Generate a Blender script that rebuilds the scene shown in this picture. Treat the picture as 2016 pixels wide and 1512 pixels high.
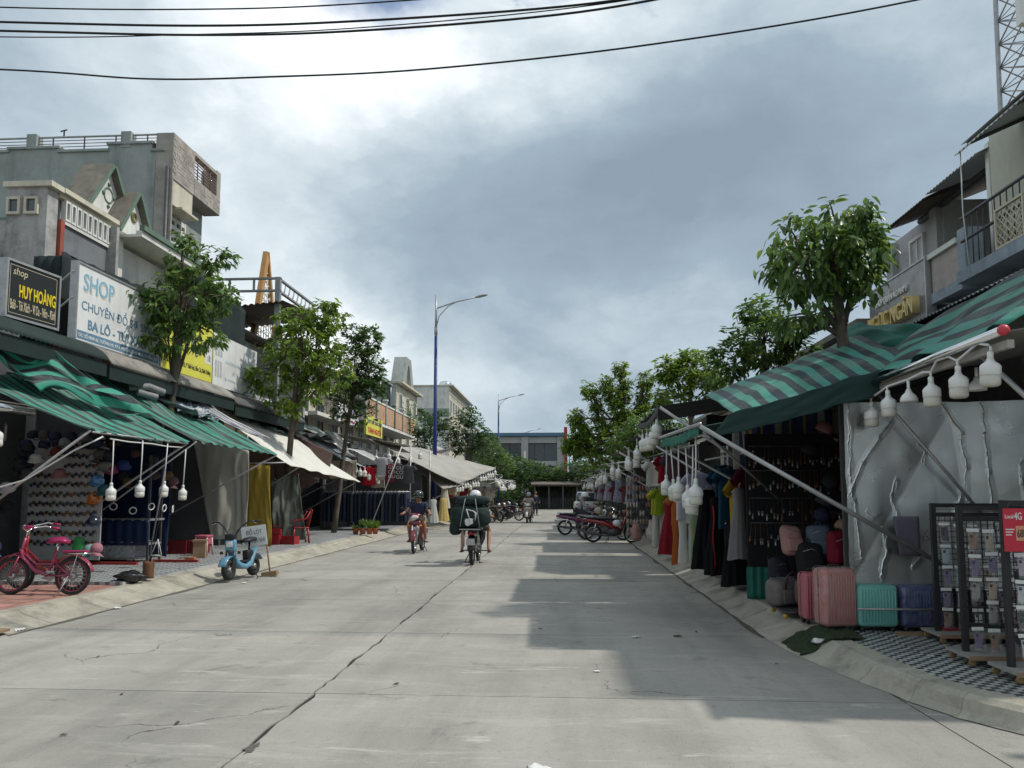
import bpy, bmesh, math, random
from mathutils import Vector, Matrix, noise
for _o in list(bpy.data.objects): bpy.data.objects.remove(_o)
SC = bpy.context.scene
C = SC.collection
R = math.radians
rnd = random.Random(7)

# ------------------------------------------------------------------ camera, sky, sun, exposure
cam_data = bpy.data.cameras.new('camera'); cam = bpy.data.objects.new('camera', cam_data); C.objects.link(cam)
cam_data.sensor_width = 36; cam_data.lens = 27.036; cam_data.shift_y = 0.0414; cam_data.clip_end = 3000; cam_data.clip_start = 0.05
cam.location = (0, 0, 1.55); cam.rotation_euler = (R(95.0), 0, R(3.652))
SC.camera = cam
SUN_EL, SUN_AZ = 52.0, 4.0       # azimuth measured from +X (right of the street) towards +Y (down the street)
w = bpy.data.worlds.new('World'); SC.world = w; w.use_nodes = True
nt = w.node_tree; nt.nodes.clear()
def wn(t, **k):
    n = nt.nodes.new(t)
    for a, b in k.items(): setattr(n, a, b)
    return n
L = nt.links.new
def wmath(op, a, b=None, clamp=False):
    n = wn('ShaderNodeMath', operation=op); n.use_clamp = clamp
    for i, x in enumerate((a, b)):
        if x is None: continue
        if isinstance(x, (int, float)): n.inputs[i].default_value = x
        else: L(x, n.inputs[i])
    return n.outputs[0]
def wvec(op, a, b):
    n = wn('ShaderNodeVectorMath', operation=op)
    for i, x in enumerate((a, b)):
        if x is None: continue
        if isinstance(x, tuple): n.inputs[i].default_value = x
        else: L(x, n.inputs[i])
    return n
sky = wn('ShaderNodeTexSky', sky_type='NISHITA', sun_disc=False)
sky.sun_elevation = R(SUN_EL); sky.sun_rotation = R(90 - SUN_AZ); sky.air_density = 1.0; sky.dust_density = 1.0; sky.ozone_density = 2.0
tc = wn('ShaderNodeTexCoord'); D = tc.outputs['Generated']
def wnoise(vec, scale, detail, rough, dist=0.0, col=False):
    n = wn('ShaderNodeTexNoise'); n.inputs['Scale'].default_value = scale; n.inputs['Detail'].default_value = detail
    n.inputs['Roughness'].default_value = rough; n.inputs['Distortion'].default_value = dist; L(vec, n.inputs['Vector'])
    return n.outputs['Color' if col else 'Fac']
stretch = wvec('MULTIPLY', D, (1, 1, 1.7)).outputs[0]
warp = wvec('MULTIPLY', wvec('SUBTRACT', wnoise(stretch, 3.2, 6, .58, 0, True), (.5, .5, .5)).outputs[0], (.34, .34, .34)).outputs[0]
DW = wvec('ADD', stretch, warp).outputs[0]
base = wnoise(wvec('ADD', stretch, (3.1, .4, 1.9)).outputs[0], 2.0, 7, .50, .2)
fine = wnoise(wvec('ADD', DW, (1.7, 2.2, .3)).outputs[0], 6.5, 8, .54, .1)
t = wmath('ADD', wmath('MULTIPLY', wmath('SUBTRACT', base, .5), 1.5), wmath('MULTIPLY', wmath('SUBTRACT', fine, .5), .52))
t = wmath('ADD', t, .53)
# big cloud masses: direction, reach, strength (negative = dense grey belly, positive = thin bright edge)
for d, r, amp in [((-.33, .787, .52), .28, .24), ((-.17, .84, .50), .26, .36), ((.05, .925, .385), .40, -.46), ((-.10, .935, .345), .26, -.12), ((.25, .88, .40), .30, -.14),
                  ((.10, .946, .29), .26, .36), ((-.33, .90, .27), .28, .26), ((.07, .976, .20), .24, -.22), ((.40, .83, .44), .26, .16), ((-.50, .76, .43), .26, -.12),
                  ((.146, .859, .52), .22, .16), ((-.02, .99, .13), .25, .10), ((.30, .93, .20), .25, .08)]:
    dd = (d[0], d[1], d[2] * 1.7)
    dist = wvec('LENGTH', wvec('SUBTRACT', DW, dd).outputs[0], None).outputs['Value']
    mr = wn('ShaderNodeMapRange', interpolation_type='SMOOTHSTEP'); L(dist, mr.inputs['Value'])
    mr.inputs['From Min'].default_value = 0; mr.inputs['From Max'].default_value = r * 1.5; mr.inputs['To Min'].default_value = amp * 1.35; mr.inputs['To Max'].default_value = 0
    t = wmath('ADD', t, mr.outputs[0])
ramp = wn('ShaderNodeValToRGB'); L(t, ramp.inputs['Fac'])
el = ramp.color_ramp.elements
el[0].position = .0; el[0].color = (.185, .235, .290, 1); el[1].position = 1.0; el[1].color = (.80, .83, .84, 1)
for p, c in ((.30, (.245, .31, .37, 1)), (.50, (.35, .415, .465, 1)), (.68, (.48, .54, .575, 1)), (.85, (.66, .70, .72, 1))):
    e = el.new(p); e.color = c
cloud = wn('ShaderNodeMix', data_type='RGBA', blend_type='MULTIPLY'); cloud.inputs['Factor'].default_value = 1
L(ramp.outputs['Color'], cloud.inputs['A']); cloud.inputs['B'].default_value = (10.2, 10.2, 10.2, 1)
# open blue where the cover breaks
hole = wn('ShaderNodeMapRange', interpolation_type='SMOOTHSTEP')
hdist = wvec('LENGTH', wvec('SUBTRACT', DW, (-.20, .80, .575 * 1.7)).outputs[0], None).outputs['Value']
L(hdist, hole.inputs['Value']); hole.inputs['From Min'].default_value = .03; hole.inputs['From Max'].default_value = .13; hole.inputs['To Min'].default_value = 0; hole.inputs['To Max'].default_value = 1
brk = wn('ShaderNodeMapRange', interpolation_type='SMOOTHSTEP'); L(wnoise(wvec('ADD', DW, (7, 1, 4)).outputs[0], 1.7, 8, .55), brk.inputs['Value'])
brk.inputs['From Min'].default_value = .30; brk.inputs['From Max'].default_value = .36
cover = wmath('MULTIPLY', hole.outputs[0], brk.outputs[0])
mixs = wn('ShaderNodeMix', data_type='RGBA'); L(cover, mixs.inputs['Factor'])
L(sky.outputs['Color'], mixs.inputs['A']); L(cloud.outputs['Result'], mixs.inputs['B'])
bg = wn('ShaderNodeBackground'); bg.inputs['Strength'].default_value = 0.1; L(mixs.outputs['Result'], bg.inputs['Color'])
out = wn('ShaderNodeOutputWorld'); L(bg.outputs[0], out.inputs[0])
sun_data = bpy.data.lights.new('sun', 'SUN'); sun_data.energy = 2.0; sun_data.angle = R(1.5); sun_data.color = (1, .955, .88)
sun = bpy.data.objects.new('sun', sun_data); C.objects.link(sun)
sd = Vector((math.cos(R(SUN_AZ)) * math.cos(R(SUN_EL)), math.sin(R(SUN_AZ)) * math.cos(R(SUN_EL)), math.sin(R(SUN_EL))))
sun.rotation_euler = sd.to_track_quat('Z', 'Y').to_euler(); sun.location = sd * 60
SC.view_settings.view_transform = 'Standard'; SC.view_settings.look = 'None'; SC.view_settings.gamma = 1; SC.view_settings.exposure = 0.58
SC.view_settings.use_curve_mapping = False
SC.cycles.max_bounces = 6; SC.cycles.diffuse_bounces = 3; SC.cycles.glossy_bounces = 3; SC.cycles.transparent_max_bounces = 10; SC.cycles.transmission_bounces = 4
SC.cycles.use_denoising = True; SC.cycles.caustics_reflective = False; SC.cycles.caustics_refractive = False

# ------------------------------------------------------------------ materials
MATS = {}
def mat(name, col, rough=.75, var=.25, vs=2.5, bump=0.0, bs=40.0, metal=0.0, stain=0.0, ss=1.2, trans=0.0, spec=.4, piece=0.0, coat=0.0, streak=0.0, col2=None, alpha=1.0, detail=6):
    """plain procedural surface: base colour with two scales of mottling, optional stains / vertical streaks / bump / translucency"""
    if name in MATS: return MATS[name]
    m = bpy.data.materials.new(name); m.use_nodes = True; N = m.node_tree.nodes; K = m.node_tree.links.new
    b = N['Principled BSDF']; o = N['Material Output']
    tcn = N.new('ShaderNodeTexCoord'); co = tcn.outputs['Object']
    b.inputs['Roughness'].default_value = rough; b.inputs['Metallic'].default_value = metal; b.inputs['Specular IOR Level'].default_value = spec
    b.inputs['Coat Weight'].default_value = coat; b.inputs['Coat Roughness'].default_value = .12
    def nz(scale, det=6, vec=None, ro=.6):
        n = N.new('ShaderNodeTexNoise'); n.inputs['Scale'].default_value = scale; n.inputs['Detail'].default_value = det; n.inputs['Roughness'].default_value = ro
        K(vec or co, n.inputs['Vector']); return n.outputs['Fac']
    def mixc(f, a, bb, mode='MIX'):
        n = N.new('ShaderNodeMix'); n.data_type = 'RGBA'; n.blend_type = mode
        for s, x in (('Factor', f), ('A', a), ('B', bb)):
            if isinstance(x, (int, float)): n.inputs[s].default_value = x
            elif isinstance(x, tuple): n.inputs[s].default_value = (*x[:3], 1)
            else: K(x, n.inputs[s])
        return n.outputs['Result']
    def rng(f, a, bb, lo=0, hi=1):
        n = N.new('ShaderNodeMapRange'); K(f, n.inputs['Value'])
        for s, x in (('From Min', a), ('From Max', bb), ('To Min', lo), ('To Max', hi)): n.inputs[s].default_value = x
        return n.outputs[0]
    col2 = col2 or tuple(c * .55 for c in col)
    c = mixc(rng(nz(vs, detail), .35, .70, 0, min(1, var * 2)), tuple(col), tuple(col2))
    if var > .05: c = mixc(rng(nz(vs * 9, 4), .45, .75, 0, var), c, tuple(min(1, x * 1.25) for x in col))
    if piece:
        g = N.new('ShaderNodeNewGeometry'); oi = N.new('ShaderNodeObjectInfo')
        ad = N.new('ShaderNodeMath'); ad.operation = 'ADD'; K(g.outputs['Random Per Island'], ad.inputs[0]); K(oi.outputs['Random'], ad.inputs[1])
        fr = N.new('ShaderNodeMath'); fr.operation = 'FRACT'; K(ad.outputs[0], fr.inputs[0])
        hs = N.new('ShaderNodeHueSaturation'); K(rng(fr.outputs[0], 0, 1, 1 - piece, 1 + piece), hs.inputs['Value'])
        K(rng(fr.outputs[0], 0, 1, .5 + piece * .04, .5 - piece * .04), hs.inputs['Hue']); K(c, hs.inputs['Color']); c = hs.outputs['Color']
    if stain:
        c = mixc(rng(nz(ss, 9, None, .68), .50, .68, 0, stain), c, (.035, .035, .03))
    if streak:
        mp = N.new('ShaderNodeMapping'); mp.inputs['Scale'].default_value = (1, 1, .12); K(co, mp.inputs['Vector'])
        c = mixc(rng(nz(2.1, 9, mp.outputs[0], .72), .50, .74, 0, streak * .75), c, (.03, .032, .028))
    K(c, b.inputs['Base Color'])
    if bump:
        bn = N.new('ShaderNodeBump'); bn.inputs['Strength'].default_value = bump; bn.inputs['Distance'].default_value = .02
        K(nz(bs, 5), bn.inputs['Height']); K(bn.outputs[0], b.inputs['Normal'])
    if rough < .6: K(rng(nz(vs * 3, 5), .3, .7, rough * .75, min(1, rough * 1.35)), b.inputs['Roughness'])
    if trans:
        tr = N.new('ShaderNodeBsdfTranslucent'); K(c, tr.inputs['Color']); mx = N.new('ShaderNodeMixShader'); mx.inputs[0].default_value = trans
        K(b.outputs[0], mx.inputs[1]); K(tr.outputs[0], mx.inputs[2]); K(mx.outputs[0], o.inputs['Surface'])
    if alpha < 1: b.inputs['Alpha'].default_value = alpha
    MATS[name] = m; return m
def stripes(name, ca, cb, n, duty=.5, trans=.25, rough=.6, axis=0, wob=.0, cc=None):
    """woven tarpaulin: stripes follow the cloth's own UV so they bend with its folds"""
    if name in MATS: return MATS[name]
    m = bpy.data.materials.new(name); m.use_nodes = True; N = m.node_tree.nodes; K = m.node_tree.links.new; b = N['Principled BSDF']
    uv = N.new('ShaderNodeUVMap'); sx = N.new('ShaderNodeSeparateXYZ'); K(uv.outputs[0], sx.inputs[0])
    def ma(op, a, bb):
        q = N.new('ShaderNodeMath'); q.operation = op
        for i, x in enumerate((a, bb)):
            if isinstance(x, (int, float)): q.inputs[i].default_value = x
            else: K(x, q.inputs[i])
        return q.outputs[0]
    u = sx.outputs[axis]
    f = ma('FRACT', ma('MULTIPLY', u, n), 0.0); s = ma('LESS_THAN', f, duty)
    nz = N.new('ShaderNodeTexNoise'); nz.inputs['Scale'].default_value = 5; nz.inputs['Detail'].default_value = 6; tcn = N.new('ShaderNodeTexCoord'); K(tcn.outputs['Object'], nz.inputs['Vector'])
    mx = N.new('ShaderNodeMix'); mx.data_type = 'RGBA'; K(s, mx.inputs['Factor']); mx.inputs['A'].default_value = (*ca, 1); mx.inputs['B'].default_value = (*cb, 1)
    c = mx.outputs['Result']
    if cc:
        f3 = ma('FRACT', ma('MULTIPLY', u, n / 3.0), 0.0); s3 = ma('LESS_THAN', f3, .16)
        m3 = N.new('ShaderNodeMix'); m3.data_type = 'RGBA'; K(s3, m3.inputs['Factor']); K(c, m3.inputs['A']); m3.inputs['B'].default_value = (*cc, 1); c = m3.outputs['Result']
    m2 = N.new('ShaderNodeMix'); m2.data_type = 'RGBA'; m2.blend_type = 'MULTIPLY'; m2.inputs['Factor'].default_value = .55; K(c, m2.inputs['A']); K(nz.outputs['Fac'], m2.inputs['B'])
    hs = N.new('ShaderNodeHueSaturation'); hs.inputs['Value'].default_value = 1.45; K(m2.outputs['Result'], hs.inputs['Color']); c = hs.outputs['Color']
    n5 = N.new('ShaderNodeTexNoise'); n5.inputs['Scale'].default_value = 1.6; n5.inputs['Detail'].default_value = 9; n5.inputs['Roughness'].default_value = .68; K(tcn.outputs['Object'], n5.inputs['Vector'])
    for lo, hi, amt, cc_ in ((.46, .72, .55, (.26, .27, .25, 1)), (.56, .66, .0, (0, 0, 0, 1))):
        if not amt: continue
        r5 = N.new('ShaderNodeMapRange'); K(n5.outputs['Fac'], r5.inputs['Value']); r5.inputs['From Min'].default_value = lo; r5.inputs['From Max'].default_value = hi; r5.inputs['To Max'].default_value = amt
        m5 = N.new('ShaderNodeMix'); m5.data_type = 'RGBA'; K(r5.outputs[0], m5.inputs['Factor']); K(c, m5.inputs['A']); m5.inputs['B'].default_value = cc_; c = m5.outputs['Result']
    n6 = N.new('ShaderNodeTexNoise'); n6.inputs['Scale'].default_value = 3.7; n6.inputs['Detail'].default_value = 10; n6.inputs['Roughness'].default_value = .75; K(tcn.outputs['Object'], n6.inputs['Vector'])
    r6 = N.new('ShaderNodeMapRange'); K(n6.outputs['Fac'], r6.inputs['Value']); r6.inputs['From Min'].default_value = .55; r6.inputs['From Max'].default_value = .70; r6.inputs['To Max'].default_value = .6
    m6 = N.new('ShaderNodeMix'); m6.data_type = 'RGBA'; K(r6.outputs[0], m6.inputs['Factor']); K(c, m6.inputs['A']); m6.inputs['B'].default_value = (.03, .035, .032, 1); c = m6.outputs['Result']
    bnp = N.new('ShaderNodeBump'); bnp.inputs['Strength'].default_value = .35; bnp.inputs['Distance'].default_value = .03; K(n5.outputs['Fac'], bnp.inputs['Height']); K(bnp.outputs[0], b.inputs['Normal'])
    K(c, b.inputs['Base Color']); b.inputs['Roughness'].default_value = rough; b.inputs['Specular IOR Level'].default_value = .3
    o = N['Material Output']; tr = N.new('ShaderNodeBsdfTranslucent'); K(c, tr.inputs['Color']); ms = N.new('ShaderNodeMixShader'); ms.inputs[0].default_value = trans
    K(b.outputs[0], ms.inputs[1]); K(tr.outputs[0], ms.inputs[2]); K(ms.outputs[0], o.inputs['Surface'])
    MATS[name] = m; return m
def plastic_film(name, tint=(.9, .9, .9), a=.28):
    if name in MATS: return MATS[name]
    m = bpy.data.materials.new(name); m.use_nodes = True; N = m.node_tree.nodes; K = m.node_tree.links.new; b = N['Principled BSDF']
    b.inputs['Base Color'].default_value = (*tint, 1); b.inputs['Roughness'].default_value = .18; b.inputs['Specular IOR Level'].default_value = .8
    tcn = N.new('ShaderNodeTexCoord'); nz = N.new('ShaderNodeTexNoise'); nz.inputs['Scale'].default_value = 7; nz.inputs['Detail'].default_value = 3; nz.inputs['Distortion'].default_value = 2.5; K(tcn.outputs['Object'], nz.inputs['Vector'])
    mr = N.new('ShaderNodeMapRange'); K(nz.outputs['Fac'], mr.inputs['Value']); mr.inputs['From Min'].default_value = .40; mr.inputs['From Max'].default_value = .85; mr.inputs['To Min'].default_value = a * .25; mr.inputs['To Max'].default_value = a * 1.6
    K(mr.outputs[0], b.inputs['Alpha']); bn = N.new('ShaderNodeBump'); bn.inputs['Strength'].default_value = .5; K(nz.outputs['Fac'], bn.inputs['Height']); K(bn.outputs[0], b.inputs['Normal'])
    MATS[name] = m; return m
def checks(name, ca, cb, size, rough=.5, diag=False):
    """printed checker tile (object space so that it runs on from tile to tile)"""
    if name in MATS: return MATS[name]
    m = bpy.data.materials.new(name); m.use_nodes = True; N = m.node_tree.nodes; K = m.node_tree.links.new; b = N['Principled BSDF']
    g = N.new('ShaderNodeNewGeometry'); mp = N.new('ShaderNodeMapping'); mp.inputs['Rotation'].default_value = (0, 0, R(45) if diag else 0); mp.inputs['Location'].default_value = (.013, .017, .31); K(g.outputs['Position'], mp.inputs['Vector'])
    ck = N.new('ShaderNodeTexChecker'); ck.inputs['Scale'].default_value = 1 / size; ck.inputs['Color1'].default_value = (*ca, 1); ck.inputs['Color2'].default_value = (*cb, 1); K(mp.outputs[0], ck.inputs['Vector'])
    nz = N.new('ShaderNodeTexNoise'); nz.inputs['Scale'].default_value = 2.2; nz.inputs['Detail'].default_value = 8; K(g.outputs['Position'], nz.inputs['Vector'])
    mx = N.new('ShaderNodeMix'); mx.data_type = 'RGBA'; mr = N.new('ShaderNodeMapRange'); K(nz.outputs['Fac'], mr.inputs['Value']); mr.inputs['From Min'].default_value = .42; mr.inputs['From Max'].default_value = .72; mr.inputs['To Max'].default_value = .55
    K(mr.outputs[0], mx.inputs['Factor']); K(ck.outputs['Color'], mx.inputs['A']); mx.inputs['B'].default_value = (.13, .12, .105, 1); K(mx.outputs['Result'], b.inputs['Base Color'])
    b.inputs['Roughness'].default_value = rough
    MATS[name] = m; return m

# ------------------------------------------------------------------ mesh builder
class MB:
    def __init__(s): s.v = []; s.f = []; s.sm = []; s.uv = {}; s.mi = []; s.cur = 0
    def add(s, verts, faces, smooth=False, M=None, uvs=None):
        n = len(s.v)
        for i, p in enumerate(verts):
            p = Vector(p)
            if M is not None: p = M @ p
            s.v.append(p)
            if uvs: s.uv[n + i] = uvs[i]
        for f in faces: s.f.append([n + i for i in f]); s.sm.append(smooth); s.mi.append(s.cur)
        return s
    def box(s, c, size, rz=0, M=None, bev=0.0):
        hx, hy, hz = [x / 2 for x in size]
        if bev: return s.rbox(c, size, bev, rz, M)
        vs = [(x, y, z) for x in (-hx, hx) for y in (-hy, hy) for z in (-hz, hz)]
        T = Matrix.Translation(c) @ Matrix.Rotation(rz, 4, 'Z'); T = M @ T if M is not None else T
        return s.add(vs, [(0, 1, 3, 2), (4, 6, 7, 5), (0, 4, 5, 1), (2, 3, 7, 6), (0, 2, 6, 4), (1, 5, 7, 3)], False, T)
    def b2(s, x0, x1, y0, y1, z0, z1, M=None): return s.box(((x0 + x1) / 2, (y0 + y1) / 2, (z0 + z1) / 2), (abs(x1 - x0), abs(y1 - y0), abs(z1 - z0)), 0, M)
    def rbox(s, c, size, r, rz=0, M=None, seg=2):
        bm = bmesh.new(); bmesh.ops.create_cube(bm, size=1)
        for v in bm.verts: v.co = Vector((v.co.x * size[0], v.co.y * size[1], v.co.z * size[2]))
        bmesh.ops.bevel(bm, geom=bm.edges[:], offset=min(r, min(size) * .49), segments=seg, profile=.5, affect='EDGES')
        bm.verts.index_update(); T = Matrix.Translation(c) @ Matrix.Rotation(rz, 4, 'Z'); T = M @ T if M is not None else T
        s.add([v.co.copy() for v in bm.verts], [[v.index for v in f.verts] for f in bm.faces], True, T); bm.free(); return s
    def prism(s, poly, d, M=None, smooth=False):
        """polygon in local XZ, extruded along local Y from -d/2 to d/2"""
        n = len(poly); vs = [(x, -d / 2, z) for x, z in poly] + [(x, d / 2, z) for x, z in poly]
        fs = [list(range(n)), list(range(2 * n - 1, n - 1, -1))] + [(i + n, (i + 1) % n + n, (i + 1) % n, i) for i in range(n)]
        return s.add(vs, fs, smooth, M)
    def tube(s, pts, r, n=6, M=None, cap=True, smooth=True):
        pts = [Vector(p) for p in pts]; k = len(pts); rs = r if isinstance(r, (list, tuple)) else [r] * k
        vs, fs = [], []; up = Vector((0, 0, 1)); pa = None
        for i, p in enumerate(pts):
            d = (pts[min(i + 1, k - 1)] - pts[max(i - 1, 0)])
            d = d.normalized() if d.length > 1e-9 else Vector((0, 0, 1))
            if pa is None: a = d.cross(up) if abs(d.z) < .95 else d.cross(Vector((1, 0, 0)))
            else: a = pa - d * pa.dot(d)
            if a.length < 1e-6: a = d.orthogonal()
            a.normalize(); pa = a; b = d.cross(a)
            for j in range(n):
                t = 2 * math.pi * j / n; vs.append(p + (a * math.cos(t) + b * math.sin(t)) * rs[i])
        for i in range(k - 1):
            for j in range(n): fs.append((i * n + j, i * n + (j + 1) % n, (i + 1) * n + (j + 1) % n, (i + 1) * n + j))
        if cap: fs.append(list(range(n - 1, -1, -1))); fs.append([(k - 1) * n + j for j in range(n)])
        return s.add(vs, fs, smooth, M)
    def lathe(s, prof, n=14, M=None, smooth=True, sx=1, sy=1, rib=None):
        vs, fs = [], []; k = len(prof)
        for i, (r, z) in enumerate(prof):
            for j in range(n):
                t = 2 * math.pi * j / n; q = r * (rib(i, j) if rib else 1)
                vs.append((q * math.cos(t) * sx, q * math.sin(t) * sy, z))
        for i in range(k - 1):
            for j in range(n): fs.append((i * n + j, i * n + (j + 1) % n, (i + 1) * n + (j + 1) % n, (i + 1) * n + j))
        fs.append(list(range(n - 1, -1, -1))); fs.append([(k - 1) * n + j for j in range(n)])
        return s.add(vs, fs, smooth, M)
    def ball(s, c, r, n=12, k=8, M=None):
        rx, ry, rz = r if isinstance(r, tuple) else (r, r, r)
        T = Matrix.Translation(c) @ Matrix.Diagonal((rx, ry, rz, 1)); T = M @ T if M is not None else T
        return s.lathe([(max(1e-3, math.sin(math.pi * i / k)), -math.cos(math.pi * i / k)) for i in range(k + 1)], n, T)
    def torus(s, c, Rr, r, n=24, k=8, M=None, flat=1.0):
        """ring in the local XZ plane (axis Y)"""
        vs, fs = [], []
        for i in range(n):
            t = 2 * math.pi * i / n
            for j in range(k):
                q = 2 * math.pi * j / k; rr = Rr + r * math.cos(q)
                vs.append((c[0] + rr * math.cos(t), c[1] + r * flat * math.sin(q), c[2] + rr * math.sin(t)))
        for i in range(n):
            for j in range(k): fs.append((i * k + j, i * k + (j + 1) % k, ((i + 1) % n) * k + (j + 1) % k, ((i + 1) % n) * k + j))
        return s.add(vs, fs, True, M)
    def grid(s, fn, nu, nv, smooth=True, M=None, closed=False):
        vs, uvs = [], []
        for i in range(nu + 1):
            for j in range(nv + 1):
                vs.append(fn(i / nu, j / nv)); uvs.append((i / nu, j / nv))
        fs = [(i * (nv + 1) + j, (i + 1) * (nv + 1) + j, (i + 1) * (nv + 1) + j + 1, i * (nv + 1) + j + 1) for i in range(nu) for j in range(nv)]
        return s.add(vs, fs, smooth, M, uvs)
    def mesh(s, name):
        me = bpy.data.meshes.new(name); me.from_pydata([tuple(p) for p in s.v], [], s.f)
        me.polygons.foreach_set('use_smooth', s.sm)
        if s.uv:
            ul = me.uv_layers.new(name='UVMap'); vi = [0] * len(me.loops); me.loops.foreach_get('vertex_index', vi)
            flat = []
            for i in vi: flat.extend(s.uv.get(i, (0, 0)))
            ul.data.foreach_set('uv', flat)
        if any(s.mi): me.polygons.foreach_set('material_index', s.mi)
        me.update(); return me
    def build(s, name, m, parent=None, thick=0.0, M=None):
        me = s.mesh(name)
        for q in (m if isinstance(m, (list, tuple)) else [m]): me.materials.append(q)
        o = bpy.data.objects.new(name, me); C.objects.link(o)
        if parent is not None: o.parent = parent
        if M is not None: o.matrix_local = M
        if thick:
            md = o.modifiers.new('thickness', 'SOLIDIFY'); md.thickness = thick; md.offset = 0
        return o
def tag(o, label, cat, group=None):
    o['label'] = label; o['category'] = cat
    if group: o['group'] = group
    return o
def struct(o, kind='structure'): o['kind'] = kind; return o
def thing(name, label, cat, loc=(0, 0, 0), rz=0, group=None):
    o = bpy.data.objects.new(name, None); C.objects.link(o); o.location = loc; o.rotation_euler = (0, 0, rz); o.empty_display_size = .2
    return tag(o, label, cat, group)
KIDS = {}
def copy_tree(o, parent=None):
    c = o.copy(); C.objects.link(c); c.parent = parent
    if parent is not None: c.matrix_parent_inverse = o.matrix_parent_inverse
    for ch in o.children: copy_tree(ch, c)
    return c
def dup(o, label, loc=None, rz=None, group=None, scale=None):
    c = copy_tree(o); c['label'] = label
    if loc is not None: c.location = loc
    if rz is not None: c.rotation_euler = (0, 0, rz)
    if scale is not None: c.scale = (scale,) * 3 if isinstance(scale, (int, float)) else scale
    if group: c['group'] = group
    return c
def nz3(x, y, z=0.0, s=1.0): return noise.noise(Vector((x * s, y * s, z * s)))
def lerp(a, b, t): return a + (b - a) * t
def vl(a, b, t): return Vector(a).lerp(Vector(b), t)
def bil(c00, c10, c01, c11, u, v): return vl(vl(c00, c10, u), vl(c01, c11, u), v)
ORD = ['first', 'second', 'third', 'fourth', 'fifth', 'sixth', 'seventh', 'eighth', 'ninth', 'tenth', 'eleventh', 'twelfth', 'thirteenth', 'fourteenth', 'fifteenth', 'sixteenth', 'seventeenth', 'eighteenth', 'nineteenth', 'twentieth',
       'twenty-first', 'twenty-second', 'twenty-third', 'twenty-fourth', 'twenty-fifth', 'twenty-sixth', 'twenty-seventh', 'twenty-eighth', 'twenty-ninth', 'thirtieth']
def lettering(txt, m, parent, M, wd, ht, bold=.012, ext=.004, shear=0.0, name='lettering'):
    """text as thin solid letters fitted into a wd x ht box; local x along the text, local y up; M places the box's lower left corner"""
    cu = bpy.data.curves.new('lettering', 'FONT'); cu.body = txt; cu.size = 1; cu.offset = bold; cu.extrude = .02; cu.resolution_u = 3; cu.shear = shear
    o = bpy.data.objects.new('lettering', cu); C.objects.link(o)
    me = bpy.data.meshes.new_from_object(o.evaluated_get(bpy.context.evaluated_depsgraph_get()))
    bpy.data.objects.remove(o); bpy.data.curves.remove(cu)
    xs = [v.co.x for v in me.vertices]; ys = [v.co.y for v in me.vertices]
    if not xs: return None
    x0, x1, y0, y1 = min(xs), max(xs), min(ys), max(ys)
    for v in me.vertices: v.co = Vector(((v.co.x - x0) / (x1 - x0) * wd, (v.co.y - y0) / (y1 - y0) * ht, v.co.z / .02 * ext))
    me.materials.clear(); me.materials.append(m)
    t = bpy.data.objects.new(name, me); C.objects.link(t); t.parent = parent; t.matrix_local = M
    return t
def frameM(o, xa, ya):
    """matrix with origin o, local x along xa, local y along ya"""
    xa = Vector(xa).normalized(); ya = Vector(ya).normalized(); za = xa.cross(ya)
    return Matrix(((xa.x, ya.x, za.x, o[0]), (xa.y, ya.y, za.y, o[1]), (xa.z, ya.z, za.z, o[2]), (0, 0, 0, 1)))
def strut(name, a, b, r, m, label=None, cat='pole', parent=None, group=None):
    o = MB().tube([a, b], r, 8).build(name, m, parent)
    if label: tag(o, label, cat, group)
    return o
# common materials
STEEL = mat('galvanised_steel', (.42, .42, .42), .45, .3, 4, metal=.6, stain=.15)
DARKSTEEL = mat('dark_steel', (.10, .10, .105), .5, .3, 4, metal=.5)
BLACK = mat('black_plastic', (.018, .018, .02), .45, .15, 6)
BLACKPAINT = mat('black_paint', (.022, .022, .025), .4, .2, 6, stain=.1)
WHITEP = mat('white_plastic', (.72, .72, .70), .35, .15, 5)
CREAMP = mat('cream_diffuser', (.72, .70, .62), .4, .15, 6, trans=.25)
RUBBER = mat('rubber', (.025, .025, .025), .8, .2, 8, bump=.2)
CHROME = mat('chrome', (.75, .75, .75), .15, .1, 5, metal=1)
SKIN = mat('skin', (.36, .19, .12), .55, .12, 8)
SKIN2 = mat('skin_pale', (.46, .28, .19), .55, .12, 8)
CONC = mat('concrete', (.36, .345, .31), .9, .3, 1.2, bump=.3, bs=25, stain=.25, ss=1.6)
WOOD = mat('raw_wood', (.30, .20, .12), .8, .35, 5, bump=.2)
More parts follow.
